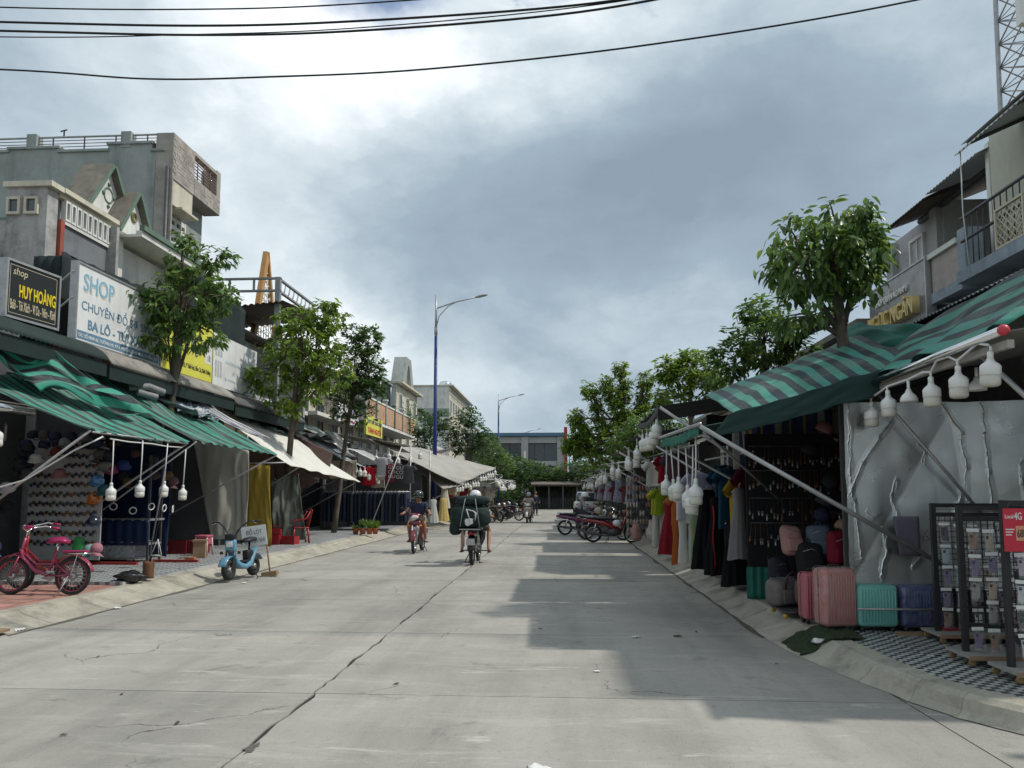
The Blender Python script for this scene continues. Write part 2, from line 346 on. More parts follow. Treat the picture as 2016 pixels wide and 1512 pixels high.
# ------------------------------------------------------------------ ground, road, kerbs, pavements
def road_mat():
    m = bpy.data.materials.new('worn_concrete_road'); m.use_nodes = True; N = m.node_tree.nodes; K = m.node_tree.links.new; b = N['Principled BSDF']
    g = N.new('ShaderNodeNewGeometry'); pos = g.outputs['Position']
    def mp(s): n = N.new('ShaderNodeMapping'); n.inputs['Scale'].default_value = s; K(pos, n.inputs['Vector']); return n.outputs[0]
    def nz(v, sc, det=7, ro=.6, di=0): n = N.new('ShaderNodeTexNoise'); n.inputs['Scale'].default_value = sc; n.inputs['Detail'].default_value = det; n.inputs['Roughness'].default_value = ro; n.inputs['Distortion'].default_value = di; K(v, n.inputs['Vector']); return n.outputs['Fac']
    def rng(f, a, c, lo, hi): n = N.new('ShaderNodeMapRange'); n.interpolation_type = 'SMOOTHSTEP'; K(f, n.inputs['Value']); [setattr(n.inputs[s], 'default_value', x) for s, x in (('From Min', a), ('From Max', c), ('To Min', lo), ('To Max', hi))]; return n.outputs[0]
    def mix(f, a, c, mode='MIX'):
        n = N.new('ShaderNodeMix'); n.data_type = 'RGBA'; n.blend_type = mode
        for s, x in (('Factor', f), ('A', a), ('B', c)):
            if isinstance(x, (int, float)): n.inputs[s].default_value = x
            elif isinstance(x, tuple): n.inputs[s].default_value = (*x, 1)
            else: K(x, n.inputs[s])
        return n.outputs['Result']
    oi = N.new('ShaderNodeObjectInfo')
    c = mix(rng(nz(pos, .55, 8), .35, .68, 0, 1), (.365, .345, .305), (.275, .262, .236))
    c = mix(rng(nz(mp((1.3, .16, 1)), 1.0, 8, .65), .42, .70, 0, .75), c, (.215, .205, .185))          # wheel tracks along the street
    c = mix(rng(nz(mp((.5, 2.6, 1)), 1.1, 9, .7, .8), .50, .72, 0, .55), c, (.43, .415, .375))        # pale scuffs across it
    c = mix(rng(nz(pos, 1.9, 10, .72, .6), .56, .70, 0, .60), c, (.135, .128, .115))                    # damp and oil blotches
    c = mix(rng(nz(pos, 17, 6, .7), .52, .74, 0, .40), c, (.15, .145, .13))
    c = mix(rng(nz(pos, 95, 3, .7), .50, .72, 0, .38), c, (.52, .50, .46))
    c = mix(rng(nz(pos, 150, 2, .6), .58, .72, 0, .5), c, (.10, .10, .09))
    vd = N.new('ShaderNodeVectorMath'); vd.operation = 'ADD'; K(pos, vd.inputs[0])
    wv = N.new('ShaderNodeTexNoise'); wv.inputs['Scale'].default_value = 1.3; wv.inputs['Detail'].default_value = 8; K(pos, wv.inputs['Vector']); K(wv.outputs['Color'], vd.inputs[1])
    vo = N.new('ShaderNodeTexVoronoi'); vo.feature = 'DISTANCE_TO_EDGE'; vo.inputs['Scale'].default_value = .42; K(vd.outputs[0], vo.inputs['Vector'])
    ck = N.new('ShaderNodeMath'); ck.operation = 'MULTIPLY'; K(rng(vo.outputs['Distance'], .0015, .0045, .85, 0), ck.inputs[0]); K(rng(nz(pos, .45, 3), .50, .60, 0, 1), ck.inputs[1])
    c = mix(ck.outputs[0], c, (.06, .056, .05))                                                          # hairline cracks
    c = mix(rng(nz(mp((.35, 1.9, 1)), 2.4, 10, .74, 1.2), .585, .66, 0, .55), c, (.52, .50, .455))     # worn laitance
    hs = N.new('ShaderNodeHueSaturation'); K(c, hs.inputs['Color']); K(rng(oi.outputs['Random'], 0, 1, .90, 1.07), hs.inputs['Value'])
    K(hs.outputs['Color'], b.inputs['Base Color']); b.inputs['Roughness'].default_value = .86; b.inputs['Specular IOR Level'].default_value = .3
    bn = N.new('ShaderNodeBump'); bn.inputs['Strength'].default_value = .35; bn.inputs['Distance'].default_value = .01; K(nz(pos, 70, 5, .7), bn.inputs['Height']); K(bn.outputs[0], b.inputs['Normal'])
    return m
ROAD = road_mat()
DIRT = mat('packed_earth', (.19, .165, .13), .95, .35, .6, bump=.3)
JOINT = mat('joint_filler', (.035, .033, .03), .9, .3, 6)
struct(MB().add([(-700, -700, -.03), (700, -700, -.03), (700, 700, -.03), (-700, 700, -.03)], [(0, 1, 2, 3)]).build('ground', DIRT))
road = struct(MB().add([(-6.5, -16, -.014), (2.9, -16, -.014), (2.9, 66.5, -.014), (-6.5, 66.5, -.014)], [(0, 1, 2, 3)]).build('road', JOINT))
def slab(x0, x1, y0, y1, j0, j1):
    """one cast panel; j0/j1 = how broken its left/right edge is"""
    g = .006; per = []
    n = max(4, int((y1 - y0) / .11)); k = 6
    ex = lambda x, y, s, j: x + (j > 0) * (.016 * nz3(1.3, y * 4.1) + .010 * nz3(7.7, y * 13)) + s * (g + j * (max(0, nz3(s * 3, y * 1.3, 4)) * .09 + abs(nz3(s, y * 9, 3)) * .03))
    for i in range(k): per.append((lerp(x0, x1, i / k), y0 + g + .006 * nz3(lerp(x0, x1, i / k) * 3, y0, 1)))
    for i in range(n): per.append((ex(x1, lerp(y0, y1, i / n), -1, j1), lerp(y0 + g, y1 - g, i / n)))
    for i in range(k): per.append((lerp(x1, x0, i / k), y1 - g + .006 * nz3(lerp(x1, x0, i / k) * 3, y1, 2)))
    for i in range(n): per.append((ex(x0, lerp(y1, y0, i / n), 1, j0), lerp(y1 - g, y0 + g, i / n)))
    m = len(per); vs = [(x, y, 0) for x, y in per] + [(x, y, -.012) for x, y in per]
    return MB().add(vs, [list(range(m))] + [(i, i + m, (i + 1) % m + m, (i + 1) % m) for i in range(m)]).build('road_slab', ROAD, road)
ys = [-14.92 + 2.62 * k for k in range(32)]
for a, b_ in zip(ys, ys[1:]):
    xm = lambda y: -1.93 + max(0, y - 9) * .022
    slab(-6.42, -1.93 + .03 * nz3(0, a, 5) + 0, a, b_, 0, .55); slab(-1.93 + .03 * nz3(0, a, 5), 2.55, a, b_, .55, 0)
# the crossing in front and the cross street at the far end
struct(MB().add([(-6.43, -16, -.004), (-60, -16, -.004), (-60, 6.9, -.004), (-6.43, 6.9, -.004)], [(3, 2, 1, 0)]).build('crossing_road', ROAD))
struct(MB().add([(2.56, -16, -.004), (60, -16, -.004), (60, 4.2, -.004), (2.56, 8.4, -.004)], [(0, 1, 2, 3)]).build('crossing_road', ROAD))
struct(MB().add([(-90, 66.5, -.004), (90, 66.5, -.004), (90, 76, -.004), (-90, 76, -.004)], [(0, 1, 2, 3)]).build('cross_street', ROAD))
KERB = mat('kerb_concrete', (.42, .39, .32), .92, .35, 2.2, bump=.5, bs=22, stain=.45, ss=2.6, piece=.10)
def kerb(name, path, side, apron):
    """path = outer top edge; side = +1 if the pavement lies to the right of the walking direction"""
    pts = [Vector((x, y, 0)) for x, y in path]
    seg = []
    for i in range(len(pts) - 1):
        L_ = (pts[i + 1] - pts[i]).length; n = max(1, round(L_ / 1.15))
        for k in range(n): seg.append(pts[i].lerp(pts[i + 1], k / n))
    seg.append(pts[-1])
    nrm = []
    for i in range(len(seg)):
        d = (seg[min(i + 1, len(seg) - 1)] - seg[max(i - 1, 0)]).normalized(); nrm.append(Vector((d.y, -d.x, 0)) * side)
    base = MB()
    for i in range(len(seg) - 1):
        a, b_, na, nb = seg[i], seg[i + 1], nrm[i], nrm[i + 1]
        base.add([a + na * .03 + Vector((0, 0, .125)), a + na * .16 + Vector((0, 0, .125)), b_ + nb * .16 + Vector((0, 0, .125)), b_ + nb * .03 + Vector((0, 0, .125))], [(0, 1, 2, 3)])
    par = struct(base.build(name, JOINT))
    for i in range(len(seg) - 1):
        mb = MB(); rows = []; nn = 5
        for k in range(nn + 1):
            t = lerp(.004, .996, k / nn); p = seg[i].lerp(seg[i + 1], t); nv = nrm[i].lerp(nrm[i + 1], t); ap = apron(p)
            j = lambda q: .014 * nz3(p.x * 2.3, p.y * 2.3, q * 3.7) + .006 * nz3(p.x * 9, p.y * 9, q)
            rows.append([p - nv * (ap + j(1) * 2) + Vector((0, 0, .003)), p - nv * (ap * .55 + j(2)) + Vector((0, 0, .055 + j(6))), p - nv * .03 + Vector((0, 0, .122 + j(3))), p + nv * (.02 + j(3)) + Vector((0, 0, .155 + j(4) * .6)), p + nv * .19 + Vector((0, 0, .162 + j(5) * .5)), p + nv * .21 + Vector((0, 0, .03))])
        vs = [q for r_ in rows for q in r_]; m = 6
        fs = [(k * m + q, k * m + q + 1, (k + 1) * m + q + 1, (k + 1) * m + q) for k in range(nn) for q in range(m - 1)]
        fs += [list(range(m)), [nn * m + q for q in range(m - 1, -1, -1)]]
        if side < 0: fs = [list(reversed(f)) for f in fs]
        mb.add(vs, fs).build('kerb_stone', KERB, par)
kerb('kerb_left', [(-16, 6.6), (-8.2, 6.75), (-7.1, 7.2), (-6.6, 8.0), (-6.5, 9), (-6.5, 33), (-6.2, 36), (-6.2, 65)], -1, lambda p: .45)
kerb('kerb_right', [(2.6, 65), (2.55, 40), (2.55, 7.7), (2.60, 6.7), (2.68, 6.1), (2.82, 5.72), (3.05, 5.38), (3.6, 5.0), (4.6, 4.68), (6.5, 4.45), (16, 4.3)], -1, lambda p: .10 + .27 * min(1, max(0, (p.y - 6.3) / 2.0)))
PINK = mat('pink_paver', (.40, .215, .175), .85, .3, 3, bump=.25, stain=.3, ss=3, piece=.16)
CHK = checks('black_white_tile', (.50, .52, .50), (.025, .03, .035), .062)
CHG = checks('grey_white_tile', (.42, .43, .43), (.14, .155, .165), .115, .6, True)
GREYTILE = mat('grey_paver', (.34, .34, .32), .85, .3, 2, stain=.3, ss=2.4, piece=.08)
def pave(name, poly, z, m, skirt=.2):
    n = len(poly); vs = [(x, y, z) for x, y in poly] + [(x, y, z - skirt) for x, y in poly]
    return struct(MB().add(vs, [list(range(n))] + [(i + n, (i + 1) % n + n, (i + 1) % n, i) for i in range(n)]).build(name, m))
def tiles(par, x0, x1, y0, y1, z, s, m, ok=lambda x, y: True, h=.006):
    me = MB().box((0, 0, -h / 2), (s - .006, s - .006, h)).mesh('paving_tile'); me.materials.append(m)
    x = x0
    while x + s <= x1 + 1e-6:
        y = y0
        while y + s <= y1 + 1e-6:
            if all(ok(a, b_) for a in (x, x + s) for b_ in (y, y + s)):
                o = bpy.data.objects.new('paving_tile', me); C.objects.link(o); o.parent = par
                o.location = (x + s / 2, y + s / 2, z + rnd.uniform(-.0012, .0016)); o.rotation_euler = (rnd.gauss(0, .002), rnd.gauss(0, .002), 0)
            y += s
        x += s
pl = pave('pavement_left', [(-6.68, 9), (-6.70, 11.5), (-12, 11.5), (-12, 6.75), (-8.2, 6.93), (-7.22, 7.32), (-6.78, 8.05)], .148, PINK)
tiles(pl, -10.1, -6.7, 7.1, 11.5, .156, .4, PINK, lambda x, y: x < -6.7 - max(0, 9 - y) * .28)
pl2 = pave('pavement_left_shops', [(-6.69, 11.5), (-6.69, 33), (-6.40, 36), (-6.40, 66), (-12, 66), (-12, 11.5)], .196, CHG)
tiles(pl2, -9.9, -6.7, 11.5, 20.7, .204, .4, CHG)
pr = pave('pavement_right', [(2.72, 65), (2.72, 7.8), (2.78, 6.7), (2.86, 6.15), (3.0, 5.85), (3.2, 5.56), (3.7, 5.18), (4.7, 4.86), (6.6, 4.64), (16, 4.5), (16, 65)], .152, CHK)
tiles(pr, 2.76, 6.8, 4.6, 8.6, .159, .4, CHK, lambda x, y: (x > 2.8 and y > 6.7) or y > 5.0 + 2.2 * max(0, 4.4 - x) ** 1.0 * .78)
tiles(pr, 2.76, 4.4, 8.6, 10.6, .159, .4, CHK)
# ------------------------------------------------------------------ buildings, left side of the street
GREYWALL = mat('grey_render', (.34, .365, .35), .92, .3, .8, bump=.2, bs=12, stain=.35, ss=.9, streak=.6)
OLDWALL = mat('weathered_render', (.43, .425, .41), .92, .35, 1.2, bump=.3, bs=14, stain=.7, ss=1.5, streak=.75)
TANTILE = mat('tan_cladding', (.40, .365, .325), .8, .35, 3.5, stain=.25, streak=.2, piece=.12)
CREAMW = mat('cream_paint', (.62, .58, .47), .85, .2, 1.5, stain=.35, streak=.4)
WHITEW = mat('white_paint', (.72, .72, .68), .85, .15, 1.5, stain=.25, streak=.4)
GREENTRIM = mat('sage_trim', (.13, .20, .155), .75, .25, 3, streak=.4)
REDP = mat('brick_red_paint', (.33, .085, .055), .75, .25, 3, streak=.3)
RUSTRAIL = mat('rust_red_rail', (.17, .07, .05), .6, .3, 6)
GLASS = mat('dark_glass', (.05, .065, .075), .12, .2, 2, spec=.8)
ROOFOLD = mat('mossy_roof', (.20, .18, .15), .95, .4, 2.5, bump=.5, stain=.7, ss=2)
GREYMET = mat('grey_metal_sheet', (.34, .36, .36), .5, .25, 2, metal=.3, stain=.3)
BROWNSHEET = mat('brown_sheet', (.085, .06, .05), .6, .3, 2)
NETMAT = mat('shade_net', (.018, .028, .030), .9, .35, 3, bump=.4, bs=50)
ORANGE = mat('orange_ochre', (.50, .27, .10), .75, .25, 2)
SHUT = mat('brown_shutter', (.16, .12, .09), .7, .3, 2, stain=.3)
PEACH = mat('peach_panel', (.55, .34, .22), .85, .35, 3, stain=.3)
GREENSOFT = mat('pale_green_wall', (.38, .47, .42), .9, .2, 1, stain=.3, streak=.4)
DKGREEN = mat('dark_green_paint', (.009, .024, .021), .7, .3, 3)
def window(par, o, xa, w_, h_, frame=WHITEW, pane=GLASS, bars=1, dep=.05, sill=True):
    """window as frame (proud) > pane (set back inside it); o = lower left corner on the wall, xa = direction along the wall, seen from outside"""
    M = frameM(o, xa, (0, 0, 1)); t = .055
    mb = MB()
    for b_ in ((0, t, 0, h_), (w_ - t, w_, 0, h_), (t, w_ - t, 0, t), (t, w_ - t, h_ - t, h_)): mb.b2(b_[0], b_[1], b_[2], b_[3], -.02, dep, M)
    for k in range(bars):
        x = w_ * (k + 1) / (bars + 1); mb.b2(x - .018, x + .018, t, h_ - t, -.02, dep * .7, M)
    if sill: mb.b2(-.05, w_ + .05, -.06, -.003, -.02, dep + .05, M)
    f = mb.build('window', frame, par)
    MB().b2(t, w_ - t, t, h_ - t, -.03, .012, M).build('pane', pane, f)
    return f
def wallbox(par, name, x0, x1, y0, y1, z0, z1, m): return MB().b2(x0, x1, y0, y1, z0, z1).build(name, m, par)

# tall grey shophouse with the overhanging tiled top storey
g = thing('grey_shophouse', 'tall grey rendered shophouse with stepped parapet, roof railing and tan overhang', 'building', (-13, 21, 0))
T = Matrix.Translation((13, -21, 0))
def G(mb, name, m): o = mb.build(name, m, g, M=T.copy()); return o
G(MB().b2(-20, -11.0, 19.6, 22.4, 0, 10.62), 'wall', GREYWALL)
mb = MB()
for x0, x1, z in ((-20, -15.2, 10.62 + .32), (-15.2, -13.75, 11.02), (-13.75, -12.35, 10.88 + .02), (-12.35, -11.1, 11.08), (-11.1, -10.75, 10.86)):
    mb.b2(x0, x1 - .003, 19.6, 19.8, 10.62, z); mb.b2(x0 - .03, x1 + .03, 19.55, 19.85, z + .002, z + .07)
G(mb, 'parapet', GREYWALL)
for x in (-14.55, -11.85): G(MB().b2(x - .14, x + .14, 19.58, 19.86, 11.0, 11.45), 'parapet_pier', GREYWALL)
for x in (-17, -15.6, -14.0, -13.1, -12.2, -11.3, -10.9): G(MB().tube([(x, 19.7, 10.9), (x, 19.7, 11.38)], .018, 6), 'rail_post', RUSTRAIL)
for z in (11.02, 11.11, 11.2, 11.29): G(MB().tube([(-20, 19.7, z), (-10.6, 19.7, z)], .011, 5), 'rail', RUSTRAIL)
G(MB().tube([(-20, 19.7, 11.39), (-10.6, 19.7, 11.39)], .028, 6), 'top_rail', GREYMET)
G(MB().tube([(-13.7, 19.7, 11.39), (-13.7, 19.7, 11.58), (-13.62, 19.7, 11.6), (-13.8, 19.7, 11.56)], .02, 5), 'roof_lamp', BLACK)
# front: cladding, overhanging box with an open railing, soffit, white grille
G(MB().b2(-10.99, -10.5, 19.6, 19.66, 8.2, 11.38).b2(-10.99, -10.5, 19.663, 20.8, 10.1, 11.38), 'corner_wall', TANTILE)
clad = G(MB().b2(-10.995, -10.52, 19.67, 20.8, 9.4, 10.098), 'facade', CREAMW)
k = 0
for iz in range(14):
    for iy in range(6):
        y0 = 19.62 + iy * .2 + (.1 if iz % 2 else 0); y1 = min(y0 + .195, 20.8)
        z0 = 10.1 + iz * .093
        if y0 > 20.78 or z0 > 11.3: continue
        o = MB().b2(-10.501, -10.488 + rnd.uniform(-.004, .006), y0, y1, z0, z0 + .088).build('cladding_tile', TANTILE, clad)
G(MB().b2(-11.0, -10.5, 20.803, 22.5, 10.1, 10.62).b2(-11.0, -10.5, 22.25, 22.5, 10.623, 11.45).b2(-10.7, -10.5, 20.803, 22.247, 11.3, 11.4), 'overhang', TANTILE)
for iy in range(8):
    for iz in range(5):
        MB().b2(-10.502, -10.488 + rnd.uniform(-.004, .006), 20.82 + iy * .208, 20.82 + iy * .208 + .203, 10.105 + iz * .102, 10.105 + iz * .102 + .097).build('cladding_tile', TANTILE, clad)
for i in range(6): G(MB().tube([(-10.55, 20.85, 10.72 + i * .1), (-10.55, 22.25, 10.72 + i * .1)], .014, 5), 'rail', RUSTRAIL)
for y in (21.1, 21.5, 21.9): G(MB().tube([(-10.55, y, 10.62), (-10.55, y, 11.3)], .016, 5), 'rail_post', RUSTRAIL)
G(MB().b2(-11.0, -10.35, 19.9, 20.85, 9.34, 9.4), 'ledge', CREAMW)
G(MB().b2(-11.02, -10.9, 19.9, 21.1, 5.5, 9.33), 'stair_glazing', GLASS)
mb = MB()
for i in range(16): mb.b2(-10.9, -10.85, 19.9, 21.1, 5.6 + i * .24, 5.72 + i * .24)
for y in (19.9, 20.2, 20.5, 20.8, 21.05): mb.b2(-10.905, -10.84, y, y + .06, 5.5, 9.34)
G(mb, 'white_grille', WHITEW)
G(MB().tube([(-10.62, 19.55, 4), (-10.62, 19.55, 10.4)], .05, 8), 'drainpipe', DARKSTEEL)
G(MB().b2(-10.99, -10.7, 20.4, 22.4, 4.5, 5.5), 'lower_facade', CREAMW)

# old house with the two white gables
h = thing('gabled_house', 'weathered low house with white gables, slotted balustrade and red pilasters', 'building', (-10, 16, 0))
T = Matrix.Translation((10, -16, 0))
def G(mb, name, m, par=None): o = mb.build(name, m, par or h); o.matrix_local = T.copy() if par is None else Matrix(); return o
G(MB().b2(-20, -10.35, 14.3, 19.55, 0, 7.0), 'wall', OLDWALL)
pil = G(MB().b2(-10.85, -10.02, 14.02, 14.34, 0, 7.55), 'corner_wall', OLDWALL)
G(MB().b2(-10.9, -9.9, 13.95, 14.4, 7.553, 7.66), 'cornice', CREAMW)
for x in (-10.68, -10.32):
    f = G(MB().b2(x - .14, x - .09, 13.96, 14.02, 7.0, 7.35).b2(x + .09, x + .14, 13.96, 14.02, 7.0, 7.35).b2(x - .09, x + .09, 13.96, 14.02, 7.0, 7.05).b2(x - .09, x + .09, 13.96, 14.02, 7.30, 7.35), 'vent_frame', CREAMW)
    G(MB().b2(x - .088, x + .088, 14.0, 14.016, 7.052, 7.298), 'vent_opening', GLASS, f)
for y in (14.36, 16.12): G(MB().b2(-10.06, -9.95, y, y + .12, 4.2, 7.02), 'pilaster', REDP)
G(MB().b2(-10.35, -9.98, 14.345, 16.24, 7.47, 7.56).b2(-10.4, -9.88, 14.345, 16.24, 7.562, 7.66), 'balustrade_rail', CREAMW)
G(MB().b2(-10.3, -9.97, 14.485, 16.115, 6.97, 7.04), 'balustrade_base', WHITEW)
for i in range(9):
    y = 14.5 + i * .18; fr = MB()
    for b_ in ((y, y + .035, 7.045, 7.465), (y + .125, y + .16, 7.045, 7.465), (y + .035, y + .125, 7.045, 7.09), (y + .035, y + .125, 7.42, 7.465)): fr.b2(-10.06, -9.955, *b_)
    f = G(fr, 'baluster_frame', WHITEW); G(MB().b2(-10.2, -10.1, y - .01, y + .17, 7.05, 7.46), 'slot', GREYWALL, f)
G(MB().b2(-10.35, -10.02, 14.485, 16.115, 6.42, 6.965), 'lintel', mat('blue_grey_paint', (.20, .215, .235), .85, .25, 1.5, stain=.35, streak=.3))
for i in range(14): G(MB().tube([(-10.12, 14.55 + i * .11, 5.1), (-10.12, 14.55 + i * .11, 6.42)], .012, 5), 'window_bar', REDP)
G(MB().b2(-10.34, -10.25, 14.5, 16.1, 4.6, 6.41), 'window_pane', GLASS)
# right-hand bay with pitched white gables
G(MB().b2(-10.34, -10.05, 16.26, 19.5, 4.3, 7.2), 'bay_wall', WHITEW)
G(MB().b2(-10.4, -9.36, 16.255, 19.4, 7.30, 7.36).b2(-9.5, -9.36, 16.255, 19.4, 7.363, 7.44), 'canopy_slab', WHITEW)
G(MB().b2(-9.42, -9.30, 16.25, 19.42, 7.443, 7.56), 'canopy_edge', GREENTRIM)
G(MB().b2(-10.04, -9.9, 16.27, 16.45, 4.3, 7.298), 'bay_column', WHITEW)
G(MB().b2(-10.06, -9.80, 16.02, 16.12, 6.2, 7.46), 'dark_column', OLDWALL)
def gable(x, y0, y1, z0, za, back):
    ym = (y0 + y1) / 2; M = frameM((x, 0, 0), (0, 1, 0), (-1, 0, 0))
    p = G(MB().add([(x, y0, z0), (x, y1, z0), (x, ym, za), (x - back, y0, z0), (x - back, y1, z0), (x - back, ym, za)], [(0, 1, 2), (5, 4, 3), (0, 3, 4, 1)]), 'gable', WHITEW)
    for a, b_ in ((y0, ym), (ym, y1)):
        za_, zb_ = (z0, za) if a == y0 else (za, z0); e = .12
        d = Vector((0, b_ - a, zb_ - za_)).normalized(); n_ = Vector((0, -d.z, d.y)); n_ = n_ if n_.z > 0 else -n_
        A = Vector((0, a, za_)) - (d * e if a == y0 else Vector()); B = Vector((0, b_, zb_)) + (d * e if b_ == y1 else Vector())
        mb = MB(); vs = []
        for X in (x + .14, x - back):
            for q in (A, B, B + n_ * .10, A + n_ * .10): vs.append((X, q.y, q.z + .003))
        G(mb.add(vs, [(0, 1, 2, 3), (7, 6, 5, 4), (0, 4, 5, 1), (1, 5, 6, 2), (2, 6, 7, 3), (3, 7, 4, 0)]), 'roof_slope', ROOFOLD)
        vs = []
        for X in (x + .143, x + .17):
            for q in (A + n_ * .0, B + n_ * .0, B + n_ * .085, A + n_ * .085): vs.append((X, q.y, q.z + .003))
        G(MB().add(vs, [(3, 2, 1, 0), (4, 5, 6, 7), (1, 5, 4, 0), (2, 6, 5, 1), (3, 7, 6, 2), (0, 4, 7, 3)]), 'barge_board', GREENTRIM)
    return p
gable(-10.42, 15.7, 17.5, 7.75, 9.08, .55); gable(-10.1, 16.5, 17.8, 7.6, 8.62, .6)
mb = MB().torus((0, 0, 0), .17, .03, 20, 6, frameM((-10.43, 16.63, 8.42), (0, 1, 0), (1, 0, 0)))
for a in range(4): mb.ball((-10.42, 16.63 + .2 * math.cos(a * math.pi / 2), 8.42 + .26 * math.sin(a * math.pi / 2)), .05, 8, 5)
G(mb, 'gable_ornament', GREENTRIM)
G(MB().torus((0, 0, 0), .10, .028, 18, 6, frameM((-10.08, 17.15, 8.08), (0, 1, 0), (1, 0, 0))).box((-10.09, 17.15, 8.08), (.02, .03, .12)), 'gable_ornament', mat('olive_trim', (.22, .20, .10), .8, .2))
# low pale green wing at the very left
o = thing('pale_green_house', 'low pale green house wall at the picture edge behind the weathered house', 'building', (-14, 17, 0))
MB().b2(-12, 2.9, -2, 2.5, 0, 7.1, None).build('wall', GREENSOFT, o); MB().b2(-12.2, 3.1, -2.3, 2.7, 7.1, 7.22).build('roof', GREENTRIM, o)
o2 = tag(MB().b2(-14, -10.95, 13.2, 14.0, 0, 6.4).build('party_wall', OLDWALL), 'black-stained low wall left of the slotted balustrade house', 'wall')

def house(name, label, x, y0, y1, hgt, wall, floors, front=WHITEW, roof=GREYMET, parapet=None, x_back=-19, eave=.5, win=True):
    t_ = thing(name, label, 'building', (x, (y0 + y1) / 2, 0)); M = Matrix.Translation((-x, -(y0 + y1) / 2, 0)); s = 1 if x < 0 else -1
    B = lambda mb, n, m: mb.build(n, m, t_, M=M.copy())
    B(MB().b2(x_back, x, y0 + .02, y1 - .02, 0, hgt), 'wall', wall)
    B(MB().b2(x + s * .003, x + s * .06, y0 + .06, y1 - .06, 3.2, hgt - .05), 'facade', front)
    B(MB().b2(x_back, x + s * eave, y0 - .1, y1 + .1, hgt + .002, hgt + .13), 'roof', roof)
    if win:
        n = max(1, int((y1 - y0) / 1.9))
        for fl in range(floors):
            z = 4.0 + fl * 2.9
            if z + 1.5 > hgt: break
            for k_ in range(n):
                yc = y0 + (y1 - y0) * (k_ + .5) / n
                f = window(t_, (x + s * .062, yc - .5 * s, z), (0, s, 0), 1.0, 1.45, WHITEW if front is not WHITEW else GREENTRIM, GLASS, 1)
                f.matrix_local = M.copy() @ f.matrix_local
                for q in f.children: q.matrix_local = Matrix()
    return t_, B
def railing(B, x, y0, y1, z, m=DARKSTEEL, step=.14, hh=.9):
    B(MB().b2(x - .03, x + .03, y0, y1, z + hh, z + hh + .05), 'balcony_rail', m)
    y = y0
    while y < y1: B(MB().b2(x - .012, x + .012, y, y + .024, z, z + hh), 'baluster', m); y += step
t1, B = house('grey_house', 'plain grey house behind the brown corrugated canopy', -11, 23.4, 29.6, 6.9, GREYWALL, 1, GREYWALL, BROWNSHEET)
B(MB().b2(-11, -9.9, 23.6, 29.4, 4.6, 4.75), 'balcony_slab', WHITEW)
t2, B = house('cream_house', 'cream house with red flowering creeper above the market roofs', -10.6, 29.8, 36, 6.9, CREAMW, 1, CREAMW, GREYMET)
B(MB().b2(-10.6, -9.7, 30, 35.8, 4.7, 4.85), 'balcony_slab', WHITEW); railing(B, -9.75, 30, 35.8, 4.85)
t3, B = house('balcony_house', 'house with long balcony of peach panels between green posts', -11, 36.2, 50, 6.6, GREENSOFT, 1, CREAMW, GREYMET)
B(MB().b2(-10.94, -9.45, 36.3, 49.8, 5.1, 5.25), 'balcony_slab', WHITEW)
for i in range(7):
    y = 36.4 + i * 2.2; B(MB().b2(-9.62, -9.4, y, y + .22, 5.253, 6.55), 'balcony_post', GREENTRIM if i % 2 else GREYWALL); B(MB().b2(-9.66, -9.36, y - .04, y + .26, 6.553, 6.63), 'post_cap', WHITEW)
    if i < 6: B(MB().b2(-9.57, -9.46, y + .223, y + 2.197, 5.3, 6.25), 'balcony_panel', PEACH); B(MB().b2(-9.6, -9.42, y + .223, y + 2.197, 6.253, 6.34), 'panel_cap', WHITEW)
B(MB().b2(-10.9, -9.6, 40.5, 43.2, 7.7, 7.78), 'roof_sheet', GREYMET)
for x, y in ((-9.7, 40.6), (-9.7, 43.1)): B(MB().tube([(x, y, 6.6), (x, y, 7.7)], .04, 6), 'roof_post', STEEL)
B(MB().grid(lambda u, v: (-9.68 + .03 * math.sin(u * 30), 40.7 + 2.3 * u, 6.4 + 1.3 * v), 40, 6), 'curtain', NETMAT)
t4, B = house('concrete_house', 'bare concrete house topped by a tall triangular frame tower', -11, 50.3, 57.8, 8.9, GREYWALL, 2, CREAMW, CREAMW)
B(MB().prism([(53.3, 9.03), (54.6, 11.45), (56.3, 11.45), (57.6, 9.03), (56.7, 9.03), (55.6, 10.9), (55.2, 10.9), (54.4, 9.03)], .9, Matrix.Translation((-11.6, 0, 0)) @ Matrix.Rotation(R(90), 4, 'Z')), 'roof_tower', GREYWALL)
t5, B = house('green_eaved_house', 'small house with green eave and dark window beyond concrete house', -11, 58.2, 65.5, 7.9, GREENSOFT, 1, GREENSOFT, GREENTRIM)
B(MB().prism([(0, 0), (.6, 2.9), (1.1, 2.9), (2.1, 0), (1.5, 0), (.85, 2.0), (.6, 0)], .6, frameM((-11.8, 60, 8.03), (0, 1, 0), (-1, 0, 0)) @ Matrix.Rotation(R(90), 4, 'X') @ Matrix.Scale(1, 4)), 'roof_frame', GREYWALL)
t6, B = house('white_tall_house', 'far white house with flat cream roof at the street end', -11.5, 78, 96, 12.6, WHITEW, 3, CREAMW, CREAMW)
railing(B, -11.2, 78, 96, 11.2, DARKSTEEL, .8, .9)
for y in (80, 85, 90): B(MB().b2(-11.49, -10.6, y, y + 3.2, 7, 7.15), 'balcony_slab', WHITEW)
tk = thing('water_tank', 'steel roof water tank on a stand above the far houses', 'tank', (-14, 92, 12.75))
MB().lathe([(.75, 0), (.78, .1), (.78, 1.5), (.6, 1.75), (.2, 1.85)], 14, Matrix.Translation((0, 0, .6))).build('drum', CHROME, tk)
